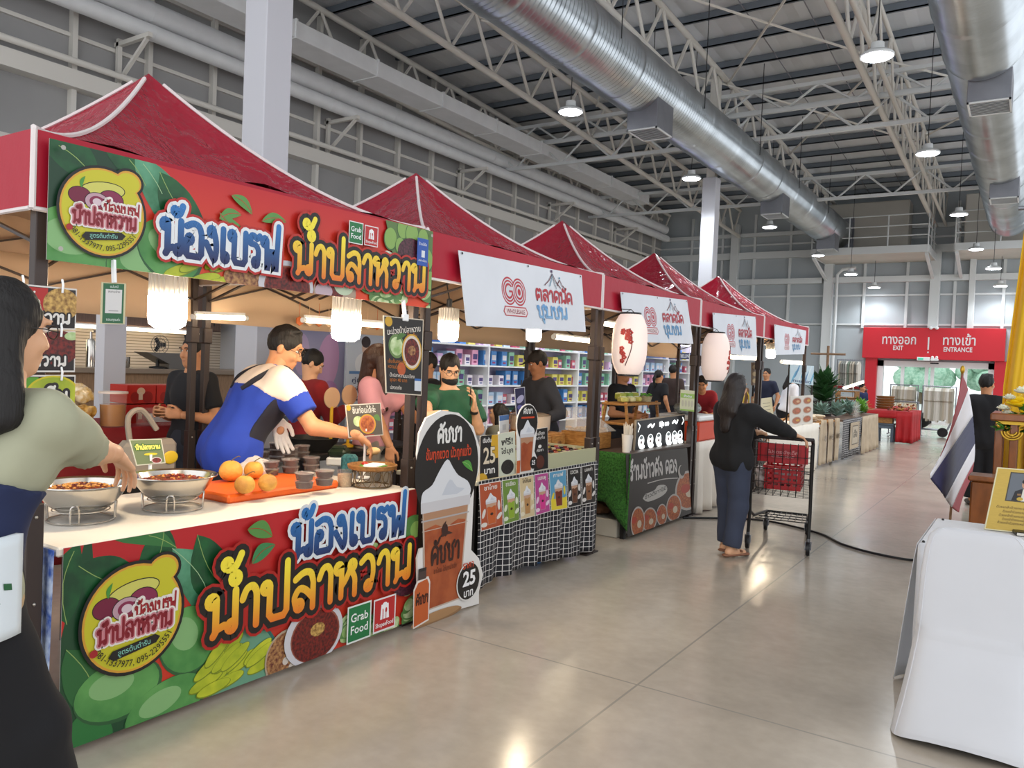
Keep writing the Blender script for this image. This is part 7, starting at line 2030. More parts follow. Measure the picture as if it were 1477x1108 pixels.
mb = MB().mat(M_cloth_white); mb.span((-3.95, 11.1, .77), (-3.05, 14.3, .8), .004); mb.build('tabletop', parent=st5)
mb = MB().mat(M_cloth_white); mb.grid(lambda u, v: (-3.045 + .03 * math.sin(u * 50) * (1 - v), lerp(11.1, 14.3, u), lerp(.02, .8, v)), 110, 6); mb.build('table_cloth', parent=st5, thick=.004)
P = [at(1139, 617, X=-3.1), at(1172, 613, X=-3.1), at(1173, 570, X=-3.1), at(1140, 572, X=-3.1)]; P[0].z = P[1].z = .805
w, h = (P[1] - P[0]).length, (P[3] - P[0]).length; a = Art(w, h); a.rect(0, 0, w, h, 'e6e0d6')
for i in range(2):
 for j in range(3): x, y = w * (.27 + .46 * i), h * (.18 + .32 * j); a.ell(x, y, w * .2, h * .13, 'c9b9a8'); a.ell(x, y, w * .17, h * .105, I_noodle); a.ell(x + w * .05, y, w * .07, h * .04, ('d9a83a', 'c9623a', 'e0b48a')[(i + j) % 3])
sg = thing('picture_menu', 'white menu board with six food pictures behind the trolley handle', 'sign', (P[0].x, P[0].y, .805)); sheet('board', a, *P, 'e6e0d6', .01, parent=sg); mb = MB().mat(M_wood); mb.sbar(P[0] + Vector((-.03, .1, .2)), (P[0].x - .2, P[0].y + .1, .805), .02); mb.build('prop', parent=sg, smooth=False)
P = [at(1139, 552, X=-3.15), at(1173, 556, X=-3.15), at(1174, 528, X=-3.15), at(1140, 526, X=-3.15)]; w, h = (P[1] - P[0]).length, (P[3] - P[0]).length; a = Art(w, h); a.rect(0, 0, w, h, 'cfe4ee')
for k in range(7): a.ell(w * (.15 + .13 * k), h * (.35 + .3 * (k % 2)), w * .12, h * .1, ('5fb4d8', '3f86b8', 'e4f2f6')[k % 3], rot=30)
a.type('ทะเลสด', w * .5, h * .08, h * .2, '1f4a7a', .03, 'c', wid=w * .8)
sg = thing('blue_sign', 'light blue seafood sign above the picture menu', 'sign', (P[0].x, P[0].y, .8)); sheet('board', a, *P, 'cfe4ee', .008, parent=sg)
mb = MB().mat(M_blackmetal)
for q in (P[0], P[1]): mb.bar((q.x - .02, q.y, .8), (q.x - .02, q.y, P[2].z), .012, 8)
mb.build('pole', parent=sg)['label'] = 'pair of thin dark poles'
P = [at(1098, 604, X=-3.3), at(1116, 600, X=-3.3), at(1113, 573, X=-3.35), at(1096, 575, X=-3.35)]; w, h = (P[1] - P[0]).length, (P[3] - P[0]).length; a = Art(w, h); a.rect(0, 0, w, h, 'e9dfb8')
for k in range(4): a.rect(w * .2, h * (.2 + .17 * k), w * .8, h * (.23 + .17 * k), '8a8468')
sg = thing('cream_card', 'cream standing card left of the woman in the white tee', 'sign', (P[0].x, P[0].y, .8)); sheet('card', a, *P, 'e9dfb8', .01, parent=sg); mb = MB().mat(M_wood); mb.span((P[0].x - .05, P[0].y, .8), (P[0].x + .02, P[1].y, P[0].z + .02)); mb.build('foot', parent=sg, smooth=False)
for i, (px, l, cc_) in enumerate((((1084, 572, 1093, 595), 'narrow vertical orange menu strip on the fourth tent leg', 'c9823a'), ((1084, 523, 1093, 556), 'narrow vertical brown menu strip higher on the fourth tent leg', '8a6a4a'))):
 P = [at(px[0], px[3], X=-3.2), at(px[2], px[3], X=-3.2), at(px[2], px[1], X=-3.2), at(px[0], px[1], X=-3.2)]; w, h = (P[1] - P[0]).length, (P[3] - P[0]).length; a = Art(w, h); a.rect(0, 0, w, h, cc_)
 for k in range(3): a.ell(w * .5, h * (.2 + .3 * k), w * .35, h * .1, 'e4c48a')
 o = sheet('menu_strip', a, *P, cc_, .006, label=l, cat='sign'); mb = MB().mat(M_blackmetal); mb.bar((P[0].x - .02, (P[0].y + P[1].y) / 2, .8), (P[0].x - .02, (P[0].y + P[1].y) / 2, P[2].z), .014, 8); mb.build('pole', parent=o)
# aprons and cloths hung along the farther tables
M_canvas = mat('beige_canvas', 'b8a68e', rough=.8, var=.15, vscale=6)
st6 = thing('craft_table', 'table hung with beige printed aprons', 'table', (-3.4, 14.9, 0))
mb = MB().mat(M_wood); mb.span((-3.9, 14.35, .76), (-3.06, 15.85, .79)); mb.build('tabletop', parent=st6, smooth=False)
for x in (-3.12, -3.84):
 for y in (14.4, 15.8): mb = MB().mat(M_blackmetal); mb.span((x - .02, y - .02, 0), (x + .02, y + .02, .76)); mb.build('leg', parent=st6, smooth=False)
for i in range(3):
 y = 14.36 + i * .5
 mb = MB().mat(M_canvas); mb.grid(lambda u, v: (-3.04 + .02 * i + .03 * math.sin(u * 9 + i), y + .48 * (u if v < .75 else lerp(.5, u, 1 - (v - .75) * 1.4)), lerp(.06, .84, v)), 16, 12)
 o = mb.build('canvas_apron', thick=.006, loc=(-3.04, y + .24, .06)); tag(o, '%s beige canvas apron with a dark print hung on the craft table' % ('first', 'second', 'third')[i], 'apron', 'beige aprons on the craft table')
 a = Art(.2, .2); a.ell(.1, .1, .07, .05, '5a4a3a'); a.ell(.1, .1, .055, .038, 'b8a68e'); a.type('LOVE', .1, .08, .06, '5a4a3a', .02, 'c')
 mb = MB(); a.put(mb, (-2.99 + .02 * i, y + .14, .42), (-2.99 + .02 * i, y + .34, .42), (-2.99 + .02 * i, y + .34, .62), (-2.99 + .02 * i, y + .14, .62)); mb.build('printed_pattern', parent=o, smooth=False)
for i in range(6):
 mb = MB().mat(mat('folded_canvas_%d' % (i % 3), ('b8a68e', 'a08a6c', 'c9bba4')[i % 3], rough=.8)); mb.box((-3.35 + .02 * (i % 2), 14.7 + .5 * (i // 3), .812 + .035 * (i % 3)), (.3, .36, .034), rz=.1 * i, b=.01)
 tag(mb.build('folded_bag', loc=(-3.35, 14.7 + .5 * (i // 3), .79)), 'folded canvas bag on the craft table, %s of the %s pile' % (('bottom', 'middle', 'top')[i % 3], ('nearer', 'farther')[i // 3]), 'bag', 'folded bags on the craft table')
st7 = thing('produce_table', 'vegetable table with a black grid cloth and a beige cloth', 'table', (-3.4, 17.5, 0))
mb = MB().mat(M_cab); mb.span((-3.8, 15.95, .76), (-2.98, 19.9, .8)); mb.build('tabletop', parent=st7, smooth=False)
mb = MB(); mb.grid(lambda u, v: (-2.96 + .02 * math.sin(u * 30) * (1 - v), lerp(15.95, 17.9, u), lerp(.05, .8, v)), 60, 8); mb.build('grid_cloth', M_grid, st7, thick=.003)
mb = MB().mat(M_canvas); mb.grid(lambda u, v: (-2.95 + .06 * math.sin(u * 26) * (1 - v), lerp(17.9, 19.9, u), lerp(.02, .8, v)), 80, 8); mb.build('beige_cloth', parent=st7, thick=.004)
mb = MB().mat(M_canvas); mb.span((-2.93, 16.5, .2), (-2.915, 17.4, .72), .004); o = mb.build('printed_bag', loc=(-2.92, 16.9, .2)); tag(o, 'printed canvas bag hung on the black grid cloth of the vegetable table', 'bag')
a = Art(.6, .4); a.rect(0, 0, .6, .4, '3a3228'); a.rect(.02, .02, .58, .38, 'c9bba4'); a.type('เสื้อ', .3, .15, .2, '2a241c', .02, 'c', wid=.42)
mb = MB(); a.put(mb, (-2.913, 16.65, .28), (-2.913, 17.25, .28), (-2.913, 17.25, .66), (-2.913, 16.65, .66)); mb.build('print', parent=o, smooth=False)
def leafy(x, y, z, r, h, m, name, label, cat, n=90, seed=1, pot=None, group=None):
 rg = random.Random(seed); t = thing(name, label, cat, (x, y, z), group)
 if pot: mb = MB().mat(pot); mb.lathe([(0, 0), (r * .4, 0), (r * .52, h * .3), (r * .45, h * .3), (0, h * .27)], (x, y, z), 16); mb.build('pot', parent=t)
 mb = MB().mat(m)
 for i in range(n):
  a = rg.uniform(0, 6.28); e = rg.uniform(.1, 1.3); L = r * rg.uniform(.5, 1.1); w = L * .22
  o = Vector((x, y, z + h * (.25 if pot else .05) + rg.uniform(0, h * .45))); d = Vector((math.cos(a) * math.cos(e), math.sin(a) * math.cos(e), math.sin(e))); s = Vector((-math.sin(a), math.cos(a), 0))
  p = [o, o + d * L * .45 + s * w, o + d * L, o + d * L * .45 - s * w]; q = Vector((0, 0, .004))
  mb.add([*p, *[k - q for k in p]], [(0, 1, 2, 3), (7, 6, 5, 4), (0, 4, 5, 1), (1, 5, 6, 2), (2, 6, 7, 3), (3, 7, 4, 0)])
 mb.build('leaves', parent=t, smooth=False)
 return t
M_lf = mat('plant_leaf_dark', '2c5a2c', rough=.5, var=.4, vscale=8); M_lf2 = mat('plant_leaf_bright', '6fa83a', rough=.5, var=.4, vscale=8); M_lf3 = mat('plant_leaf_grey', '8aa89a', rough=.5, var=.4, vscale=8)
leafy(-3.6, 17.2, .8, .42, 1.0, M_lf, 'potted_plant', 'big dark green bushy plant on the vegetable table', 'plant', 170, 2, mat('dark_pot', '3a3230', rough=.6))
for i, (x, y, m, l) in enumerate(((-3.3, 17.0, M_lf3, 'grey-green bunch of herbs at the near end of the vegetable table'), (-3.2, 17.9, M_lf3, 'pale bunch of leaves beside the clear bottles'), (-3.4, 18.4, M_lf, 'dark bunch of greens in the middle of the vegetable table'), (-3.15, 18.9, M_lf2, 'bright green bunch of leaf vegetables at the far end of the vegetable table'), (-3.3, 19.5, M_lf2, 'bright green heap next to the bamboo trays'), (-3.5, 16.5, M_lf3, 'pale herbs behind the folded bags'))): leafy(x, y, .8, .27, .3, m, 'leaf_vegetable', l, 'vegetable', 70, 30 + i)
for i in range(4):
 x, y = -3.05, 17.55 + i * .13; mb = MB().mat(M_cup); mb.lathe([(0, 0), (.045, 0), (.045, .22), (.02, .28), (.02, .31), (0, .31)], (x, y, .802), 12); tag(mb.build('clear_bottle', loc=(x, y, .802)), '%s clear bottle of the row on the edge of the vegetable table' % ('first', 'second', 'third', 'last')[i], 'bottle', 'clear bottles on the vegetable table')
tube_lamp(at(1217, 560, X=-3.7), at(1245, 551, X=-3.3), 'bright slanted tube lamp over the vegetable table', 14, .03)
o = bpy.data.objects[[k for k in bpy.data.objects.keys() if k.startswith('tube_lamp')][-1]]
q = at(1231, 556, X=-3.5); mb = MB().mat(M_galv); mb.bar((q.x - .02, q.y + .1, .8), (q.x - .02, q.y + .1, q.z - .03), .015, 8); mb.lathe([(.1, .8), (.1, .82), (.02, .83)], (q.x - .02, q.y + .1, 0), 12); mb.build('lamp_pole', parent=o)
# red table, stool, bamboo trays
rt2 = thing('red_cloth_table', 'table with a bright red cloth near the entrance', 'table', (-3.0, 22.9, 0))
M_rc = mat('bright_red_cloth', 'b0141c', rough=.6, var=.2, vscale=5)
mb = MB().mat(M_rc); mb.span((-3.55, 22.1, .77), (-2.5, 24.0, .8), .01); mb.build('tabletop', parent=rt2)
mb = MB().mat(M_rc); mb.grid(lambda u, v: (-2.49 + .04 * math.sin(u * 24) * (1 - v), lerp(22.1, 24.0, u), lerp(.02, .8, v)), 50, 6); mb.grid(lambda u, v: (lerp(-2.85, -2.49, u), 22.09 - .03 * math.sin(u * 14) * (1 - v), lerp(.02, .8, v)), 24, 6); mb.grid(lambda u, v: (lerp(-3.55, -2.85, u), 22.09, lerp(.62, .8, v)), 24, 3); mb.build('table_cloth', parent=rt2, thick=.006)
sl = thing('plastic_stool', 'blue-grey plastic stool under the red cloth table', 'stool', (-3.1, 22.35, 0)); M_st = mat('slate_plastic', '56606c', rough=.4)
mb = MB().mat(M_st); mb.span((-3.32, 22.15, .43), (-2.9, 22.55, .47), .012); mb.span((-3.3, 22.17, .34), (-2.92, 22.53, .43), .01); mb.build('seat', parent=sl)
for x in (-3.28, -2.94):
 for y in (22.2, 22.5): mb = MB().mat(M_st); mb.box((x, y, .19), (.07, .06, .38), b=.008); mb.build('leg', parent=sl)
mb = MB().mat(M_wood); mb.span((-3.3, 22.2, .475), (-2.95, 22.5, .66), .006); tag(mb.build('carton', loc=(-3.1, 22.35, .475)), 'brown carton on the blue-grey stool', 'box')
for i in range(5):
 mb = MB().mat(M_bamboo); z = .803 + i * .07; mb.lathe([(0, 0), (.2, 0), (.24, .05), (.245, .06), (.235, .055), (0, .01)], (-3.35, 23.7, z), 20); tag(mb.build('bamboo_tray', loc=(-3.35, 23.7, z)), '%s round bamboo tray in the pile on the red cloth table' % ('bottom', 'second', 'middle', 'fourth', 'top')[i], 'tray', 'bamboo trays on the red cloth table')
rg = random.Random(9)
ds = thing('dried_flower_heap', 'heap of small dried flowers and pods on the red cloth table', 'dried flowers', (-2.85, 23, .8)); ds['kind'] = 'stuff'
mb = MB()
for i in range(90):
 mb.mat(mat('dried_%d' % (i % 4), ('c9605a', '8a4a32', 'b98a4a', '6a3a28')[i % 4], rough=.7)).ball((-2.85 + rg.uniform(-.25, .25), 23.1 + rg.uniform(-.7, .7), .81 + rg.uniform(0, .16) * rg.random()), (.03, .02, .025), 6, 4)
mb.build('petals_and_pods', parent=ds)['kind'] = 'stuff'
# bamboo crates behind
for i in range(3):
 mb = MB().mat(M_bamboo); z = .803 + .17 * i
 for k in range(8): mb.span((-3.78, 19.25 + k * .07, z), (-3.76, 19.3 + k * .07, z + .15)); mb.span((-3.37, 19.25 + k * .07, z), (-3.35, 19.3 + k * .07, z + .15))
 mb.span((-3.78, 19.24, z), (-3.35, 19.8, z + .012)); mb.span((-3.78, 19.22, z + .13), (-3.35, 19.25, z + .155)); mb.span((-3.78, 19.79, z + .13), (-3.35, 19.82, z + .155))
 tag(mb.build('bamboo_crate', loc=(-3.76, 19.5, z), smooth=False), '%s slatted bamboo crate in the stack on the vegetable table' % ('bottom', 'middle', 'top')[i], 'crate', 'bamboo crates on the vegetable table')
# ------------------------------------------------------------------ clothes rails near the entrance
def rail(x0, x1, y, z, n, zl, label, cl, seed, cols_):
 t = thing('clothes_rail', label, 'clothes rail', ((x0 + x1) / 2, y, 0))
 mb = MB().mat(M_galv); mb.bar((x0, y, z), (x1, y, z), .016, 8); mb.build('top_bar', parent=t)
 for x in (x0 + .02, x1 - .02):
  mb = MB().mat(M_galv); mb.bar((x, y, .04), (x, y, z), .016, 8); mb.bar((x, y - .25, .04), (x, y + .25, .04), .016, 8); mb.build('upright', parent=t)
 rg = random.Random(seed)
 for i in range(n):
  x = lerp(x0 + .08, x1 - .08, (i + .5) / n)
  c = cols_[rg.randrange(len(cols_))]; L = z - zl + rg.uniform(-.06, .06); w = rg.uniform(.2, .25)
  g = thing('hanging_garment', '%s garment %s on the %s' % (c[1], ('at the left end', 'left of the middle', 'in the middle', 'right of the middle', 'at the right end')[min(4, int(5 * i / n))], cl), 'garment', (x, y, z), 'garments on the ' + cl)
  th = .025
  pr = [(.02, -.04), (w * .45, -.07), (w, -.13), (w * 1.12, -.4), (w * .95, -.42), (w * .82, -.3), (w * .86, -L)]
  pts = [(y + a, z + b) for a, b in pr] + [(y - a, z + b) for a, b in pr[::-1]]
  mb = MB().mat(mat('garment_' + c[1].replace(' ', '_'), c[0], rough=.85)); mb.prism(pts, 0, x - th, x + th); mb.build('cloth', parent=g, smooth=False, fix=True)
  mb = MB().mat(M_galv); mb.tube([(x, y, z + .03), (x, y + .025, z + .02), (x, y + .02, z - .01), (x, y, z - .03), (x, y, z - .045)], .005, 5); mb.build('hanger_hook', parent=g)
CW = [('cfc8bc', 'off white'), ('b9ae9c', 'beige'), ('d9d5cc', 'white'), ('a8a294', 'grey beige')]
rail(-3.45, -2.7, 23.95 + 1.2, 1.46, 13, .5, 'clothes rail of pale garments in front of the left door pane', 'left pale clothes rail', 1, CW)
rail(-2.62, -1.75, 25.2, 1.46, 14, .5, 'clothes rail of pale garments behind the flag', 'right pale clothes rail', 2, CW)
rail(-5.1, -4.35, 26.0, 2.15, 9, 1.35, 'tall clothes rail with long grey and white garments left of the entrance', 'tall clothes rail', 3, CW + [('8a8a84', 'grey'), ('7a8878', 'sage')])
rail(-3.3, -2.6, 23.6 + .95, 1.0, 9, .42, 'low clothes rail of small beige garments behind the red cloth table', 'low clothes rail', 4, [('c9b9a2', 'beige'), ('bfa98c', 'tan')])
mb = MB().mat(M_woodd); mb.bar((-5.25, 25.4, 0), (-5.25, 25.4, 2.55), .04, 8); mb.bar((-5.75, 25.4, 2.3), (-4.75, 25.4, 2.3), .035, 8); mb.bar((-5.5, 25.4, .02), (-5.0, 25.4, .02), .04, 8)
tag(mb.build('wooden_cross_stand', loc=(-5.25, 25.4, 0)), 'plain wooden cross-shaped garment stand left of the entrance', 'stand')
ht = thing('display_table', 'small table with a lace runner below the tall clothes rail', 'table', (-4.6, 24.6, 0))
mb = MB().mat(M_cab); mb.span((-5.0, 24.3, 1.26), (-4.0, 24.9, 1.3)); mb.build('tabletop', parent=ht, smooth=False)
mb = MB().mat(M_redcloth); mb.span((-5.02, 24.28, 1.3), (-3.98, 24.6, 1.36)); mb.build('runner', parent=ht, smooth=False)
for x in (-4.96, -4.04):
 for y in (24.34, 24.86): mb = MB().mat(M_cab); mb.span((x - .03, y - .03, 0), (x + .03, y + .03, 1.26)); mb.build('leg', parent=ht, smooth=False)
# barrow with a black bag beside the red table
bw = thing('hand_trolley', 'low hand trolley with a dark bundle beside the red cloth table', 'trolley', (-2.6, 25.4 + .6, 0))
mb = MB().mat(M_galv); mb.bar((-2.9, 26.1, .2), (-2.0, 26.1, .2), .02, 8); mb.bar((-2.9, 25.8, .2), (-2.0, 25.8, .2), .02, 8); mb.bar((-2.0, 26.1, .2), (-1.8, 26.0, .75), .02, 8); mb.bar((-2.0, 25.8, .2), (-1.8, 26.0, .75), .02, 8); mb.build('frame', parent=bw)
for x in (-2.8, -2.1):
 mb = MB().mat(M_black); mb.lathe([(.02, -.03), (.13, -.03), (.14, 0), (.13, .03), (.02, .03)], (x, 25.75, .14), 16, Matrix.Rotation(PI / 2, 3, 'X')); mb.build('wheel', parent=bw)
mb = MB().mat(mat('black_bundle', '1f1d1e', rough=.7)); mb.ball((-2.75, 25.95, .45), (.32, .26, .24), 12, 8); mb.build('bundle', parent=bw)
# entrance lettering
a = Art(4.77, 1.19); a.type('ทางออก', 1.28, .56, .5, 'f4eff0', .012, 'c', wid=1.2); a.type('EXIT', 1.27, .33, .24, 'f4eff0', .022, 'c', wid=.36); a.rect(2.28, .36, 2.33, .84, 'f4eff0'); a.rect(2.28, .24, 2.33, .29, 'f4eff0')
a.type('ทางเข้า', 3.3, .56, .5, 'f4eff0', .012, 'c', wid=1.08); a.type('ENTRANCE', 3.28, .31, .24, 'f4eff0', .022, 'c', wid=.94)
mb = MB(); a.put(mb, (-5.67, YF - .425, 2.42), (-.9, YF - .425, 2.42), (-.9, YF - .425, 3.61), (-5.67, YF - .425, 3.61)); o = mb.build('sign_lettering', smooth=False, parent=bpy.data.objects['trim_sign_panel'])
# ------------------------------------------------------------------ right side: table, chair, flag, lectern, drape
M_satin = mat('white_satin', 'c6c7cb', rough=.45, var=.05, vscale=2, sheen=.2)
dt = thing('reception_table', 'table under a floor-length white cloth behind the covered chair', 'table', (.6, 5.1, 0))
TX0, TX1, TY0, TY1, TZ = -.46, 2.2, 4.62, 5.56, .752
mb = MB().mat(M_satin); mb.span((TX0, TY0, TZ - .02), (TX1, TY1, TZ), .008); mb.build('tabletop', parent=dt)
mb = MB().mat(M_satin)
mb.grid(lambda u, v: (TX0 - .005 - .05 * (1 - v) - .03 * math.sin(u * 19 + 1) * (1 - v) ** .7, lerp(TY0, TY1, u), lerp(.012, TZ - .004, v)), 60, 10)
mb.grid(lambda u, v: (lerp(TX0, TX1, u), TY0 - .005 - .05 * (1 - v) - .025 * math.sin(u * 44) * (1 - v), lerp(.012, TZ - .004, v)), 120, 10)
mb.build('table_cloth', parent=dt, thick=.004)
mb = MB().mat(M_black)
for x, y in ((-.44, 4.66), (-.42, 5.5), (-.1, 5.02)): mb.ball((x, y, TZ + .004), .008, 8, 6)
mb.build('cloth_pin', parent=dt)['kind'] = 'stuff'
xc = at(1404, 768, Y=4.2).x + .02
ch = thing('covered_chair', 'chair in a tight white stretch cover, its back to the camera', 'chair', (xc, 4.2, 0))
LVL = [(.925, .12, 4.185, 4.215), (.915, .165, 4.172, 4.225), (.885, .195, 4.16, 4.23), (.82, .212, 4.145, 4.228), (.7, .222, 4.12, 4.22), (.56, .226, 4.09, 4.23), (.48, .23, 4.07, 4.3), (.455, .232, 4.06, 4.5), (.42, .235, 4.05, 4.56), (.3, .25, 3.99, 4.58), (.15, .272, 3.92, 4.6), (.03, .295, 3.86, 4.61), (.004, .298, 3.855, 4.615)]
def chair_pt(u, v):
 t = v * (len(LVL) - 1); i = min(int(t), len(LVL) - 2); f = t - i
 z, hw, y0, y1 = [lerp(LVL[i][k], LVL[i + 1][k], f) for k in range(4)]
 a = 2 * PI * u; c, s = math.cos(a), math.sin(a); e = .35
 x = math.copysign(abs(c) ** e, c) * hw; y = (y0 + y1) / 2 + math.copysign(abs(s) ** e, s) * (y1 - y0) / 2
 if z < .3: z += .03 * abs(math.sin(2 * a)) * 0 + (.035 * (1 - abs(c)) * (1 - z / .3) if s < 0 else 0)
 return (xc + x, y, z)
mb = MB().mat(M_satin); mb.grid(chair_pt, 72, 48, flip=True); mb.add([chair_pt(i / 36, 0) for i in range(36)], [tuple(range(36))]); mb.build('stretch_cover', parent=ch, angle=70)
mb = MB().mat(mat('cover_seam', 'c9cacf', rough=.6));
for u in (.62, .88): mb.tube([chair_pt(u, .05 + .95 * i / 40) for i in range(41)], .003, 6)
mb.build('seam', parent=ch)
for sx in (-1, 1):
 for y in (4.54,):
  mb = MB().mat(M_galv); mb.bar((xc + sx * .2, y, 0), (xc + sx * .18, y + (.12 if y < 4 else -.06), .42), .011, 8); mb.build('leg', parent=ch)
# gold framed notice
w, h = .31, .345; a = Art(w, h); G = mat('brushed_gold', 'b79a48', rough=.4, metal=.35, var=.12, vscale=30, stretch=(1, 1, 30))
a.rect(0, 0, w, h, 'e3dcb4'); a.rect(.006, .006, w - .006, h - .006, G); a.rect(.07, .165, .24, .325, '4a4230'); a.rect(.076, .171, .234, .319, '6a7078')
a.poly([(.1, .171), (.21, .171), (.2, .222), (.168, .238), (.142, .238), (.11, .222)], '1c1b20'); a.poly([(.144, .171), (.166, .171), (.164, .236), (.146, .236)], 'e4e0d2'); a.ell(.155, .262, .018, .023, 'c99a7a'); a.ell(.155, .277, .02, .013, '1a1512'); a.ell(.14, .182, .015, .01, 'c9a93a'); a.ell(.188, .215, .007, .007, 'd0ccc0'); a.ell(.188, .198, .007, .007, 'd0ccc0')
for k, (wd, yy) in enumerate(((.24, .125), (.17, .103), (.2, .081), (.16, .061), (.2, .041))): a.type('ด้วยเกล้าด้วยกระหม่อม ขอเดชะ', .155, yy, .018, '6a5420', .006, 'c', wid=wd)
p0 = at(1421, 742, Y=5.35); p0.z = TZ + .012
nt3 = thing('gold_notice', 'gold notice with a small framed portrait leaning on the white table', 'notice', (p0.x + .2, p0.y, TZ))
bl = Vector((p0.x, 5.33, TZ + .004)); br = Vector((p0.x + .31, 5.37, TZ + .004)); up = Vector((.045, .07, .36))
sheet('notice_board', a, bl, br, br + up, bl + up, 'e3dcb4', .02, parent=nt3)
mb = MB().mat(M_woodd); mb.sbar(bl + Vector((.16, .06, .22)), (bl.x + .16, bl.y + .2, TZ + .004), .02); mb.build('prop', parent=nt3, smooth=False)
q = at(1472, 770, Z=TZ); mb = MB().mat(mat('black_leatherette', '141417', rough=.35)); mb.box((q.x + .08, q.y, TZ + .012), (.24, .17, .022), rz=.2, b=.004); mb.mat(ink('e9e4d8')).box((q.x + .083, q.y - .002, TZ + .012), (.236, .166, .014), rz=.2)
tag(mb.build('guest_book', loc=(q.x, q.y, TZ)), 'black covered guest book at the right edge of the white table', 'book')
# carved wooden stand with flowers
M_teak = mat('teak', '8a4f22', rough=.35, var=.3, vscale=6, stretch=(3, 3, 1), coat=.3); M_gold = mat('gilt', 'c9a23a', rough=.35, metal=.7)
fx = at(1437, 610, Y=7.4).x; FX0, FX1 = fx, fx + .95
fs = thing('carved_stand', 'carved teak altar stand with gilt fretwork under the flowers', 'stand', (fx + .45, 7.6, 0))
mb = MB().mat(M_teak); mb.span((FX0 - .04, 7.3, 1.31), (FX1, 7.95, 1.37), .01); mb.span((FX0, 7.34, .62), (FX1 - .04, 7.92, .7), .008); mb.span((FX0, 7.34, .02), (FX1 - .04, 7.92, .14), .008); mb.build('top_and_shelf', parent=fs)
for x in (FX0 + .02, FX0 + .12, FX0 + .42, FX1 - .08):
 mb = MB().mat(M_teak); mb.span((x - .025, 7.35, .0), (x + .03, 7.42, 1.31), .006); mb.span((x - .025, 7.85, .0), (x + .03, 7.9, 1.31), .006); mb.build('post', parent=fs)
mb = MB().mat(M_gold)
for k in range(5):
 x = FX0 + .07 + k * .18
 for a_ in range(3): r = .07 - a_ * .02; mb.tube([(x + .04 + r * math.cos(t), 7.34, 1.28 - .0 + r * math.sin(t) * .9 - .05) for t in [PI * (.0 + i / 10) + PI for i in range(11)]], .008, 6)
 mb.ball((x + .04, 7.335, 1.2), .016, 8, 6); mb.ball((x - .05, 7.335, 1.27), .016, 8, 6)
mb.span((FX0, 7.335, 1.285), (FX1 - .04, 7.35, 1.31)); mb.build('gilt_fretwork', parent=fs)
vb = at(1421, 690, Y=7.5)
wb = thing('wooden_pedestal', 'low reddish wooden pedestal just behind the gold notice', 'pedestal', (vb.x, 7.2, 0))
mb = MB().mat(M_teak); mb.span((vb.x - .09, 6.9, .86), (vb.x + .3, 7.2, .9), .01); mb.build('top', parent=wb)
mb = MB().mat(M_teak); mb.span((vb.x - .07, 6.92, .1), (vb.x + .28, 7.18, .86), .012); mb.span((vb.x - .1, 6.9, 0), (vb.x + .3, 7.2, .1), .01); mb.build('body', parent=wb)
fl = thing('flower_arrangement', 'yellow and white roses with green leaves on the carved stand', 'flowers', (fx + .25, 7.5, 1.37)); rg = random.Random(6)
def rose(p, r, m, nm):
 mb = MB().mat(m)
 for k in range(16):
  a_ = k * 2.4; q = (k / 16) ** .6; tilt = .35 + q * 1.0
  c = Vector((math.cos(a_) * q * r * .7, math.sin(a_) * q * r * .7, (1 - q) * r * .45))
  M = Matrix.Rotation(a_, 3, 'Z') @ Matrix.Rotation(tilt, 3, 'Y')
  mb.ball(Vector(p) + c, (r * .1, r * .42, r * .5), 8, 6, M)
 mb.build(nm, parent=fl)
M_yr = mat('yellow_petal', 'f2cf1c', rough=.5); M_wr = mat('white_petal', 'e9ead6', rough=.5)
for px, py, r, m in ((1470, 585, .1, M_yr), (1453, 600, .065, M_wr), (1447, 590, .05, M_wr), (1470, 607, .06, M_wr), (1474, 566, .06, M_wr), (1456, 575, .05, M_wr), (1490, 598, .1, M_yr), (1500, 570, .08, M_wr)):
 p = at(px, py, Y=7.42 + rg.uniform(-.05, .1)); rose(p, r, m, 'rose')
mb = MB().mat(mat('rose_leaf', '3f7a2c', rough=.45, var=.3, vscale=15))
for i in range(60):
 p = at(rg.uniform(1436, 1490), rg.uniform(595, 622), Y=7.4 + rg.uniform(-.06, .12)); a_ = rg.uniform(0, 6.28); mb.ball(p, (.05, .022, .006), 8, 4, Matrix.Rotation(a_, 3, 'Z') @ Matrix.Rotation(rg.uniform(-.6, .6), 3, 'Y'))
for i in range(10): mb.tube([(fx + .25, 7.5, 1.38), at(1445 + i * 5, 600, Y=7.45)], .004, 5)
mb.lathe([(.09, 1.372), (.12, 1.44), (.1, 1.46), (0, 1.46)], (fx + .25, 7.5, 0), 16)
o = mb.build('foliage', parent=fl); o['kind'] = 'stuff'
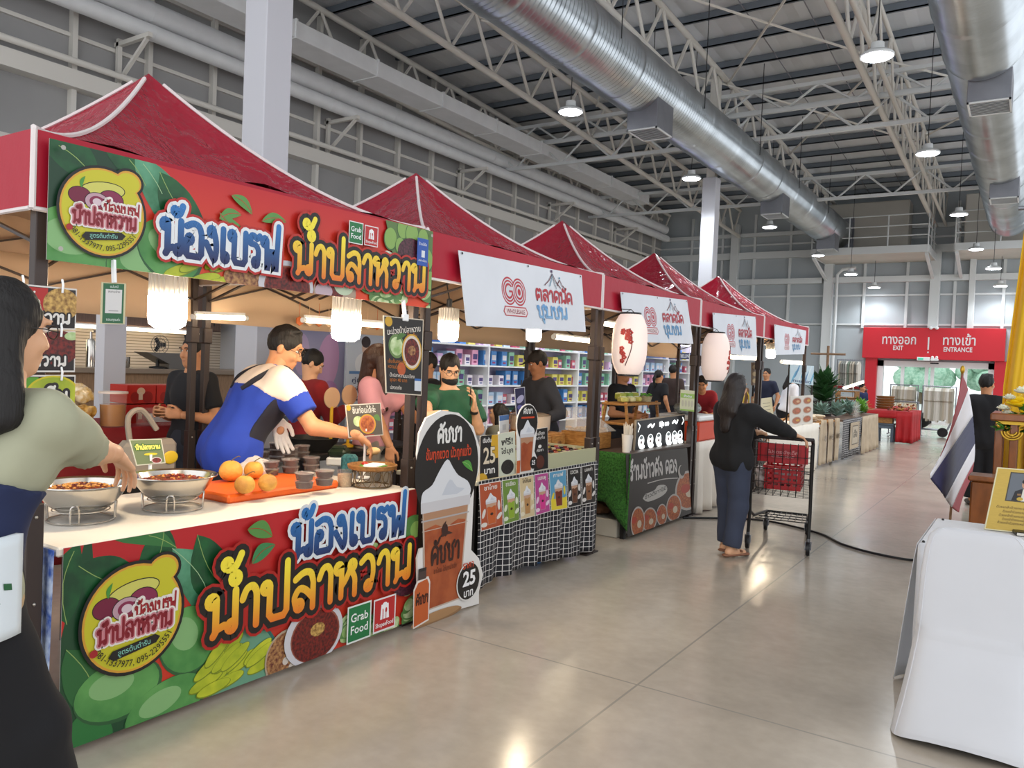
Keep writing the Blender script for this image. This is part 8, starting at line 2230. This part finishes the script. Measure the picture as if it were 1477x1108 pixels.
# yellow drape
M_yel = mat('yellow_satin', 'e9b90c', rough=.5, sheen=.3)
dr = thing('yellow_drape', 'tall bright yellow drape at the right edge of the photo', 'drape', (.4, 8.3, 0))
A0 = at(1476, 345, Y=8.2); A1 = at(1447, 560, Y=8.2); A2 = at(1443, 640, Y=8.2)
def dfn(u, v):
 z = lerp(.05, A0.z + .25, v); t = min(max((z - A1.z) / (A0.z - A1.z), -.6), 1.3)
 xl = lerp(A1.x, A0.x, t) if t > 0 else lerp(A1.x, A2.x, min(-t * 2, 1))
 return (xl + u * (1.25 - .2 * v), 8.22 + .05 * math.sin(u * 46 + .5 * math.sin(v * 3)) + .02 * math.sin(u * 90), z)
mb = MB().mat(M_yel); mb.grid(dfn, 150, 14); mb.build('pleated_cloth', parent=dr, thick=.006)
mb = MB().mat(M_galv); zt0 = A0.z + .28; mb.bar((A0.x - .05, 8.25, zt0), (A0.x + 1.4, 8.25, zt0), .02, 8); mb.bar((A0.x + 1.3, 8.3, 0), (A0.x + 1.3, 8.25, zt0), .02, 8); mb.bar((A0.x + .1, 8.32, 0), (A0.x + .1, 8.28, zt0), .02, 8); mb.build('frame', parent=dr)
# flag
fg = thing('national_flag', 'red white and blue striped flag hanging from a leaning pole beside the white table', 'flag', (-.45, 8.35, 0))
hoist = [(1388, 541), (1396, 562), (1403, 600), (1406, 640), (1405, 666), (1400, 692)]; fly = [(1361, 646), (1351, 668), (1340, 692), (1361, 722), (1372, 733), (1382, 741)]
br_ = [0, 1 / 6, 2 / 6, 4 / 6, 5 / 6, 1]
def edge(L, u):
 i = max(k for k in range(5) if br_[k] <= u + 1e-9); f = (u - br_[i]) / (br_[i + 1] - br_[i])
 cm = catmull([(x, y, 0) for x, y in L], 12); return cm[min(int(round((i + f) * 12)), 60)]
SC = [('flag_red', '960d22', 0, 8), ('flag_white', 'e3e2e8', 8, 16), ('flag_blue', '131a4a', 16, 32), ('flag_white', 'e3e2e8', 32, 40), ('flag_red', '960d22', 40, 48)]
def fpt(u, v):
 a_, b_ = edge(hoist, u), edge(fly, u); p = a_.lerp(b_, v)
 px = p.x + 4 * math.sin(PI * v) * (.5 - u); py = p.y
 q = at(px, py, X=-.55); d = .05 * math.sin(u * 9 + v * 3) * (.3 + v) + .12 * v
 return q + Vector((-.3 * d * 0, d, 0))
mb = MB()
for nm, c, a_, b_ in SC:
 mb.mat(mat(nm, c, rough=.6)); mb.grid(lambda u, v: fpt(lerp(a_, b_, u) / 48, v), (b_ - a_), 24)
mb.build('cloth', parent=fg, thick=.004)
mb = MB().mat(M_woodd); tp = fpt(0, 0); tp = tp + (tp - EYE) * .012; mb.bar(tp + Vector((0, 0, .04)), (-.63, 9.0, .02), .012, 10); mb.mat(M_gold).ball(tp + Vector((0, 0, .05)), (.02, .02, .04), 10, 8); mb.build('pole', parent=fg)
mb = MB().mat(M_black); mb.lathe([(0, 0), (.14, 0), (.14, .02), (.03, .06), (0, .06)], (-.63, 9.0, .001), 20); mb.build('base', parent=fg)
# cable on the floor
pts = [at(985, 747, Z=.012), at(1060, 748, Z=.012), at(1110, 752, Z=.012), at(1180, 769, Z=.012), at(1215, 785, Z=.012), at(1260, 798, Z=.012), at(1318, 808, Z=.012), at(1335, 800, Z=.012)]
mb = MB().mat(M_black); mb.tube(catmull(pts, 8), .011, 8); tag(mb.build('power_cable', loc=pts[0]), 'black power cable snaking across the floor under the trolley to the white table', 'cable')
# ------------------------------------------------------------------ shopping trolley
tr = thing('shopping_trolley', 'black wire shopping trolley pushed by the woman in black', 'trolley', (-1.95, 7.75, 0))
TH = .17                                   # the trolley points a little left of straight ahead
def T(x, y, z): return Vector((-1.86 + x * math.cos(TH) - y * math.sin(TH), 7.3 + x * math.sin(TH) + y * math.cos(TH), z))
W0, W1, Lb = .26, .2, .93
mb = MB().mat(M_blackmetal)
def wid(y): return lerp(W0, W1, y / Lb)
def zb2(y): return lerp(.5, .56, y / Lb)
def zt2(y): return lerp(1.0, .9, y / Lb)
for z in range(7):
 f = z / 6
 mb.tube([T(-wid(0), .04, lerp(zb2(0), zt2(0), f)), T(-wid(Lb), Lb, lerp(zb2(Lb), zt2(Lb), f)), T(wid(Lb), Lb, lerp(zb2(Lb), zt2(Lb), f)), T(wid(0), .04, lerp(zb2(0), zt2(0), f))], .0035 if 0 < z < 6 else .007, 6)
for i in range(17):
 y = .04 + (Lb - .04) * i / 16
 mb.tube([T(-wid(y), y, zt2(y)), T(-wid(y), y, zb2(y)), T(wid(y), y, zb2(y)), T(wid(y), y, zt2(y))], .003, 6)
for i in range(9):
 x = -1 + 2 * i / 8
 mb.tube([T(x * W0, .04, zb2(0)), T(x * W1, Lb, zb2(Lb)), T(x * W1, Lb, zt2(Lb))], .003, 6)
 mb.tube([T(x * W0, .04, zb2(0)), T(x * W0, .1, zt2(0) - .02)], .003, 6)
for f in (.25, .5, .75): mb.tube([T(-W0, .055, lerp(.5, .98, f)), T(W0, .055, lerp(.5, .98, f))], .003, 6)
mb.build('basket', parent=tr)
mb = MB().mat(M_blackmetal)
for s in (-1, 1):
 mb.tube([T(s * W0, -.1, 1.04), T(s * W0, .0, 1.0), T(s * W0, .03, .5), T(s * W0, .05, .34), T(s * W0, .0, .16), T(s * W0, .0, .11)], .016, 8)
 mb.tube([T(s * W0, .05, .34), T(s * .25, .3, .26), T(s * .2, .98, .2), T(s * .2, .98, .12)], .014, 8)
 mb.tube([T(s * W0, .03, .5), T(s * W1, Lb, .56)], .01, 8)
mb.tube([T(-.2, .98, .2), T(.2, .98, .2)], .012, 8)
for i in range(9): mb.tube([T(-.25 + .0625 * i, .2, .255), T((-.2 + .05 * i), .97, .2)], .004, 6)
for y in (.3, .5, .7, .9): mb.tube([T(-lerp(.25, .2, y), y, .25 - .05 * y), T(lerp(.25, .2, y), y, .25 - .05 * y)], .005, 6)
mb.build('chassis', parent=tr)
mb = MB().mat(mat('trolley_handle', '2a2426', rough=.5)); mb.tube([T(-.27, -.1, 1.04), T(.27, -.1, 1.04)], .017, 12); mb.build('handle', parent=tr)
mb = MB().mat(mat('red_flap', 'b31a24', rough=.4));
fp_ = [T(-.22, .1, .8), T(.22, .1, .8), T(.22, .1, .97), T(-.22, .1, .97)]
a = Art(.44, .17); a.rect(.06, .03, .38, .13, 'b31a24'); a.type('โปรดระวังเด็ก', .22, .08, .04, 'e9a8a8', .01, 'c', wid=.26); a.type('CHILD SEAT', .22, .045, .03, 'e9a8a8', .01, 'c', wid=.2);
o = sheet('seat_flap', a, *fp_, mat('red_flap', 'b31a24'), .008, parent=tr)
for x, y, s in ((-W0, 0, 1), (W0, 0, 1), (-.2, .98, 1), (.2, .98, 1)):
 mb = MB().mat(M_black); c = T(x, y - .01, .062); mb.lathe([(.02, -.016), (.058, -.016), (.062, 0), (.058, .016), (.02, .016)], c, 20, Matrix.Rotation(TH, 3, 'Z') @ Matrix.Rotation(PI / 2, 3, 'Y')); w_ = mb.build('wheel', parent=tr)
 mb = MB().mat(M_galv); mb.sbar(T(x - .022, y - .01, .05), T(x - .022, y, .125), .006, .03); mb.sbar(T(x + .022, y - .01, .05), T(x + .022, y, .125), .006, .03); mb.bar(T(x, y, .12), T(x, y, .15), .016, 8); mb.bar(T(x - .025, y - .01, .062), T(x + .025, y - .01, .062), .006, 6); mb.build('fork', parent=w_)
# goods in the trolley
def crate():
 cr = thing('red_basket', 'red hand basket lying inside the trolley', 'basket', T(.02, .45, .53)); m = mat('red_basket_plastic', 'b5161e', rough=.35)
 mb = MB().mat(m); R = Matrix.Rotation(TH, 3, 'Z')
 for s in (-1, 1):
  for z in range(4): mb.box(T(s * .155, .42, .56 + z * .05), (.012, .44, .03), M=R)
  for z in range(4): mb.box(T(0, .42 + s * .22, .56 + z * .05), (.32, .012, .03), M=R)
  for k in range(6): mb.box(T(s * .155, .24 + k * .075, .64), (.012, .02, .2), M=R); mb.box(T(-.14 + k * .056, .42 + s * .22, .64), (.02, .012, .2), M=R)
 mb.box(T(0, .42, .542), (.32, .44, .012), M=R)
 for s in (-1, 1): mb.box(T(s * .16, .42, .745), (.03, .47, .02), M=R); mb.box(T(0, .42 + s * .225, .745), (.34, .03, .02), M=R)
 mb.build('basket_body', parent=cr)
 mb = MB().mat(m); mb.tube([T(-.15, .42, .745), T(-.14, .3, .79), T(.14, .3, .79), T(.15, .42, .745)], .012, 8); mb.build('handle', parent=cr)
crate()
M_shop = mat('clear_shopping_bag', 'c9c2c0', rough=.25, var=.5, vscale=14, col2='7a6a62', spec=.6)
q = T(0, .42, .56); bag(q.x, q.y, .56, .1, .13, .15, mat('pale_grocery_bag', 'd5cfd2', rough=.3, var=.4, vscale=18, col2='a89a98'), 'grocery_bag', 'pale bag of groceries inside the red hand basket', 'bag', 13)
q = T(-.2, .3, .53); bag(q.x - .0, q.y + .03, .53, .05, .1, .2, M_shop, 'grocery_bag', 'dark clear bag at the left side of the trolley basket', 'bag', 14)
q = T(-.02, .12, .88); mb = MB().mat(ink('e4e2de')); mb.box(T(.12, .2, .81), (.14, .1, .04), rz=.4, b=.012); tag(mb.build('tissue_pack', loc=T(.12, .2, .79)), 'small white pack on top of the red hand basket', 'pack')
# ------------------------------------------------------------------ people
def cl(n, c, **k): return mat('fabric_' + n, c, rough=.85, sheen=.02, **k)
def top(f, b, m, g=.016, sleeve=.3, hem=-.03, name='shirt', res=.012, bust=False, extra=(), neck=.03, sg=None, seed=1, noise=.003):
 P = f.torso(g) + [cap(f.hp['L'], f.hp['R'], .102 * f.k * f.wide + g, .102 * f.k * f.wide + g, .05)] + f.upper(sg or g + .006, sleeve) + (f.bust(g) if bust else []) + list(extra)
 return f.cloth(b, name, P, m, res, [f.hem(hem * f.k), f.neckline(neck)], seed=seed, noise=noise)
NAVY = cl('navy', '23262f'); BLK = cl('black', '17171b'); GREY = cl('charcoal', '3b3c42')
# man in the blue and white polo
f = Fig(-4.14, 3.22, 14, H=1.88, lean=33, head_yaw=42, head_pitch=20, wide=1.1, neck=4)
wr = at(516, 628, X=-3.55); f.arm('R', wr, elbow=V3(.3, -.2, -.8), hand=V3(.15, .75, -.5), palm=V3(-.5, -.3, -.8), curl=.75)
lh = at(400, 606, X=-4.0); f.arm('L', lh, elbow=V3(-.7, -.3, -.4), hand=V3(.15, .2, -1), palm=V3(.8, -.3, 0), curl=.35)
b = f.person('man in a blue and white polo and dark apron reaching over the sauce cups', SK_M, hands='R'); f.face(b); f.glasses(b); f.hair(b, 'short', res=.007)
top(f, b, cl('royal_blue', '2340a6', var=.12, vscale=6), g=.024, sleeve=.36, hem=-.2, name='polo_shirt', noise=.005)
f.cloth(b, 'yoke', f.torso(.029) + f.upper(.034, .2), cl('offwhite', 'ddcdbf'), .012, [half(-f.sp, -(f.chest @ f.sp) - .015), f.neckline(.02)], noise=.004)
f.cloth(b, 'collar', [cap(f.nb - f.sp * .02, f.nb + f.sp * .05, .074, .066, .02)], cl('offwhite', 'ddcdbf'), .009, [f.neckline(.05)])
ap = cl('apron_navy', '1c1d29'); n_ = nrm(f.sf * .8 + f.sr * .0)
f.cloth(b, 'apron', f.torso(.038) + [cap(f.pel, f.pel - f.u * .45, .16, .18, .08, (f.f, .8))], ap, .012, [half(-f.sf, -(f.chest @ f.sf) + .015), half(f.sp, f.chest @ f.sp + .02)], noise=.004)
mb = MB().mat(ap)
for s in (-1, 1): mb.tube(catmull([f.chest + f.sf * .15 + f.sr * .1 * s, f.nb + f.sr * .11 * s + f.sf * .08 + f.sp * .02, f.nb + f.sr * .12 * s - f.sf * .03 + f.sp * .045, f.chest + f.sr * .14 * s - f.sf * .13 + f.sp * .09, f.chest + f.sr * .07 * s - f.sf * .155 - f.sp * .02], 6), .017, 6)
mb.build('apron_strap', parent=b)
grown('glove', [dict(p, ra=p['ra'] + .003, rb=p['rb'] + .003) for p in hand_prims(f.wr['L'], f.hd['L'], f.pm['L'], f.k, .3, right=False)], .005, cl('glove_white', 'e4ddd6'), b)
f.trousers(b, cl('taupe', '5a5048'), name='trousers'); f.shoes(b, M_black)
p = f.wr['R'] + f.hd['R'] * .14 + V3(0, .01, -.03); o = MB().mat(mat('mango_piece', 'd9b07a', rough=.5)).ball(p, (.04, .05, .025), 14, 8).build('mango_piece', loc=p); tag(o, 'pale slice of fruit held in the outstretched hand of the man in blue', 'fruit')
# woman in the sage tee at the left edge
f = Fig(-2.36, .955, -8, H=1.79, lean=15, twist=-26, head_yaw=32, head_pitch=4, wide=.9, step=.2, neck=-6)
w_ = at(186, 664, X=-2.74); f.arm('R', w_, elbow=V3(.1, .1, -1), hand=V3(-.5, .7, -.6), palm=V3(-.2, -.3, -1), curl=.5)
b = f.person('woman in a sage green tee and dark glasses reaching towards the steel bowls', SK_L); f.face(b); f.glasses(b, '5a4a42'); f.hair(b, 'long', res=.008)
top(f, b, cl('sage', 'a3a38a', var=.08, vscale=7), sleeve=.5, hem=-.1, g=.014, bust=True, name='tee', sg=.024, noise=.005)
f.cloth(b, 'shirt_tail', f.torso(.028), cl('tan', 'b59a74'), .012, [f.hem(-.17), half(f.sp, f.pel @ f.sp + .02)], noise=.006)
f.cloth(b, 'apron_band', f.torso(.026), cl('navy_blue', '1c2546'), .012, [f.hem(.06), half(f.sp, f.chest @ f.sp - .06)], noise=.003)
f.trousers(b, cl('jet', '101014'), g=.024, flare=.05); f.shoes(b, M_black)
o = f.pel + f.r * .17 - f.f * .04
def lp_(u, v, d=0): return tuple(o + f.f * (.2 * (u - .5)) + f.r * (.02 + .03 * math.sin(u * 3) + d) + f.u * (.17 - .26 * v))
mb = MB().mat(cl('pouch_white', 'd3dbe0')); mb.grid(lp_, 10, 10); po = mb.build('leaf_print_pouch', parent=b, thick=.02)
mb = MB().mat(ink('2f6b44')); rg = random.Random(3)
for i in range(9):
 u, v, a = rg.uniform(.1, .9), rg.uniform(.1, .9), rg.uniform(0, 6)
 mb.add([lp_(u + .09 * math.cos(a + t), v + .07 * math.sin(a + t) * (.4 if k % 2 else 1), .012 + .0001 * i) for k, t in enumerate((0, 1.57, 3.14, 4.71))], [(0, 1, 2, 3)])
mb.build('leaf_pattern', parent=po, smooth=False)
# woman in red behind
f = Fig(-5.35, 4.82, 10, H=1.66, lean=8, head_yaw=32, head_pitch=26)
for s, sg in (('R', 1), ('L', -1)): f.arm(s, V3(-5.3 + .13 * sg, 5.12, 1.14), elbow=V3(.4 * sg, -.5, -.7), hand=V3(0, .9, -.3), curl=.6)
b = f.person('woman in a red sweater with her hair tied up, working behind the man in blue', SK_L, res=.015, hres=.007); f.face(b); f.hair(b, 'bun'); top(f, b, cl('deep_red', '8e1c20', var=.15, vscale=9), sleeve=.95, bust=True, name='sweater', res=.014, noise=.004); f.trousers(b, BLK, res=.016); f.shoes(b, M_black)
# woman in pink, face behind the hanging sign
f = Fig(-4.62, 4.92, 70, H=1.72, lean=4, head_yaw=-30, head_pitch=10); f.arm('R', at(566, 655, X=-4.2), elbow=V3(.2, -.6, -.3), hand=V3(.1, -.1, -1), curl=.4); f.arm('L', V3(-4.12, 5.15, .96), elbow=V3(-.3, .6, -.5))
b = f.person('woman in a pink tee with black sleeve bands behind the hanging black menu sign', SK_M, res=.015, hres=.006); f.face(b); f.hair(b, 'longf', M_hairb)
top(f, b, cl('pink', 'd99aa4'), sleeve=.42, bust=True, name='tee', res=.013, sg=.026)
f.cloth(b, 'sleeve_band', [cap(f.sh[d] + (f.el[d] - f.sh[d]) * .66, f.sh[d] + (f.el[d] - f.sh[d]) * .84, .074, .075, .005, clip='ab') for d in 'RL'], BLK, .01)
f.trousers(b, cl('stone', 'a39a90'), res=.016); f.shoes(b, M_black)
# woman in green with a black mask
f = Fig(-3.98, 5.1, 112, H=1.66, lean=2, head_yaw=12, head_pitch=22, wide=1.12); f.arm('L', at(684, 588, X=-3.72), elbow=V3(-.2, .6, -.8), hand=V3(.25, -.35, .8), palm=V3(-.7, -.6, .2), curl=.7); f.arm('R', at(618, 600, X=-3.7), elbow=V3(-.1, -.7, -.6), hand=V3(.3, .9, 0), curl=.5)
b = f.person('woman in a green blouse with a black mask under her chin, looking at her phone', SK_L, hres=.0055); f.face(b, mouth=False); f.glasses(b); f.hair(b, 'tail'); top(f, b, cl('emerald', '245a40', var=.3, vscale=8), sleeve=.4, bust=True, name='blouse', sg=.03, neck=.025, noise=.006); f.trousers(b, BLK, res=.016); f.shoes(b, M_black)
R_ = np.stack([f.hr, f.hf, f.hu], 1); f.cloth(b, 'face_mask', [ell(f.hc - f.hu * .075 + f.hf * .045, V3(.068, .07, .042), .02, R_)], BLK, .008)
q = f.wr['L'] + f.hd['L'] * .1 + f.pm['L'] * .035; M_ = Matrix(np.stack([np.cross(f.hd['L'], f.pm['L']), f.hd['L'], f.pm['L']], 1).tolist()); o = MB().mat(M_black).box(q, (.074, .15, .009), M=M_, b=.004).build('mobile_phone', loc=q); tag(o, 'black mobile phone in the hand of the woman in green', 'phone')
mb = MB().mat(M_black); e = f.wr['L'] - f.hd['L'] * .03; mb.tube([e, e - f.hd['L'] * .02], .034, 12); mb.build('watch_strap', parent=b)
# child with dark hair at the coffee counter
f = Fig(-4.02, 5.9, 250, H=1.24); b = f.person('small child with dark bobbed hair behind the coffee counter signs', SK_L, hands='', res=.015); f.face(b); f.hair(b, 'bob'); top(f, b, cl('olive_grey', '6a6a5c'), res=.015); f.trousers(b, NAVY, res=.016); f.shoes(b, M_black)
# man with a cap
f = Fig(-4.35, 7.2, 205, H=1.76, lean=10, head_yaw=12, head_pitch=18); f.arm('R', V3(-4.5, 6.86, 1.05), elbow=V3(-.3, .5, -.8)); f.arm('L', V3(-4.15, 6.9, 1.05), elbow=V3(.5, .4, -.8))
b = f.person('man in a dark cap and grey shirt bending over the pot', SK_D, hands='RL', res=.015, hres=.008); f.face(b); f.hair(b, 'cap'); top(f, b, GREY, sleeve=.85, res=.014, noise=.004); f.trousers(b, NAVY, res=.016); f.shoes(b, M_black)
R_ = np.stack([f.hr, f.hf, f.hu], 1); f.cloth(b, 'cap', [ell(f.hc + f.hu * .045 - f.hf * .008, V3(.092, .108, .085), .01, R_), cap(f.hc + f.hu * .05 + f.hf * .08, f.hc + f.hu * .035 + f.hf * .16, .06, .045, .01, (f.hu, .14)), half(-f.hu, -(f.hc @ f.hu) - .035)], cl('cap_brown', '2a2523'), .009)
st = mat('striped_apron', '2a2a30', rough=.8); mb = MB()
for i in range(20): mb.mat(st if i % 2 else ink('a8a29c')).grid(lambda u, v: tuple(f.pel + f.sf * (.155 - .03 * abs((i + u) / 10 - 1)) + f.sr * ((i + u - 10) * .02) + f.sp * (.2 - .6 * v)), 1, 6)
mb.build('striped_apron', parent=b, thick=.006)
# simple bystanders farther back
def by(x, y, face, label, shirt, hair='short', H=1.66, lean=0, sk=SK_M, sleeve=.35, legs=NAVY, hp=0, reach=None, group=None, hy=0, res=.017):
 f = Fig(x, y, face, H=H, lean=lean, head_pitch=hp, head_yaw=hy)
 if reach is not None:
  for s, sg in (('R', 1), ('L', -1)): f.arm(s, f.sh[s] + f.f * reach[0] + f.u * reach[1] - f.r * .04 * sg, elbow=f.r * sg * .5 - f.u * .7 - f.f * .5)
 b = f.person(label, sk, group, res=res, hands='RL', hres=.011, headres=.011); f.face(b); f.hair(b, hair, res=.013); top(f, b, shirt, sleeve=sleeve, res=res, bust=hair in ('long', 'tail', 'bob')); f.trousers(b, legs, res=res + .003); f.shoes(b, M_black)
 return f, b
by(-4.25, 8.95, 100, 'person in black with the head hidden behind the nearer lantern', BLK, reach=(.25, -.3), H=1.68)
by(-6.3, 14.95, 20, 'dark-haired passer-by with a shoulder bag, left of the walking pair', BLK, 'tail', 1.6); by(-6.3, 15.7, 8, 'passer-by in a dark brown shirt, right of the walking pair', cl('brown', '3a2c28'), H=1.72)
by(-4.5, 12.55, 165, 'person in a red shirt bending forward behind the farther lantern', cl('crimson', '93202c'), lean=48, hp=20, reach=(.25, -.3), H=1.7)
f, b = by(-5.2, 16.8, 110, 'person in brown with a yellow shoulder strap beyond the woman in black', cl('rust', '6a4a30'), H=1.56)
mb = MB().mat(ink('d9b83a')); mb.tube([f.nb + f.sr * .07 + f.sf * .05, f.chest + f.sr * .08 + f.sf * .15, f.waist + f.sr * .1 + f.sf * .14], .016, 6); mb.tube([f.nb - f.sr * .07 + f.sf * .05, f.chest - f.sr * .08 + f.sf * .15, f.waist - f.sr * .1 + f.sf * .14], .016, 6); mb.build('yellow_strap', parent=b)
by(-5.2, 18.7, 190, 'person in a dark shirt behind the woman in the white tee', cl('ink_blue', '20253a'), H=1.74)
by(-4.05, 16.0, 60, 'woman in a white tee with long dark hair bending over the farther stall', cl('white_tee', 'd5d8e2'), 'longf', 1.74, lean=20, sk=SK_L, hp=30, reach=(.25, -.38), legs=BLK)
by(-5.5, 3.8, 175, 'person in black half hidden behind the tent legs by the red boxes', BLK, H=1.72, reach=(.2, -.25))
by(-3.95, 23.7, 120, 'person in dark blue by the slanted tube lamp', cl('deep_blue', '1c2850'), H=1.45); by(-5.2, 6.3, 200, 'person in dark clothes between the pink tee and the green blouse', BLK, H=1.68)
# woman with the trolley, seen from behind
f = Fig(-2.17, 6.86, 22, H=1.6, lean=2, wide=1.0, stance=.085, step=-.06, head_yaw=-8)
f.arm('R', T(.1, -.13, 1.08), elbow=V3(.6, -.3, -.3), hand=T(.2, -.1, 1.05) - T(.1, -.13, 1.08), palm=V3(0, 0, -1), curl=1.0); f.arm('L', T(-.2, -.14, 1.08), elbow=V3(-.7, -.3, -.5), hand=V3(.2, .9, -.1), palm=V3(0, 0, -1), curl=1.0)
b = f.person('woman in a black sweater and navy trousers pushing the shopping trolley', SK_L, hres=.006); f.face(b); f.hair(b, 'long', mat('dark_hair', '1d1513', rough=.42, bump=.35, bscale=120, stretch=(1, 1, .12)), .009)
top(f, b, cl('soft_black', '121214', var=.2, vscale=9), g=.026, sg=.03, sleeve=.96, hem=-.1, name='sweater', noise=.006)
f.trousers(b, cl('slate_navy', '363d50', var=.12, vscale=6), g=.022, flare=.02); f.shoes(b, mat('tan_sandal', '8a5f48', rough=.6), sandal=True)
# person in the black jacket behind the flag
f = Fig(-.5, 12.0, -10, H=1.72, wide=1.12, head_yaw=35)
b = f.person('person in a black jacket standing behind the striped flag', SK_M, hres=.008, res=.015); f.face(b); f.hair(b, 'short', res=.009); top(f, b, BLK, g=.04, sg=.034, sleeve=.98, hem=-.16, name='jacket', noise=.006, res=.014)
mb = MB().mat(ink('a89f94')); mb.tube([f.nb + f.sp * .03 + (f.sr * math.cos(t) + f.sf * math.sin(t)) * .08 for t in [2 * PI * i / 20 for i in range(20)]], .008, 5, closed=True); mb.tube([f.nb + f.sr * .1 - f.sf * .09, f.chest + f.sr * .13 - f.sf * .165, f.waist + f.sr * .15 - f.sf * .15], .007, 5); mb.build('jacket_piping', parent=b)
f.trousers(b, BLK, res=.015, g=.026, flare=.03); f.shoes(b, M_black)
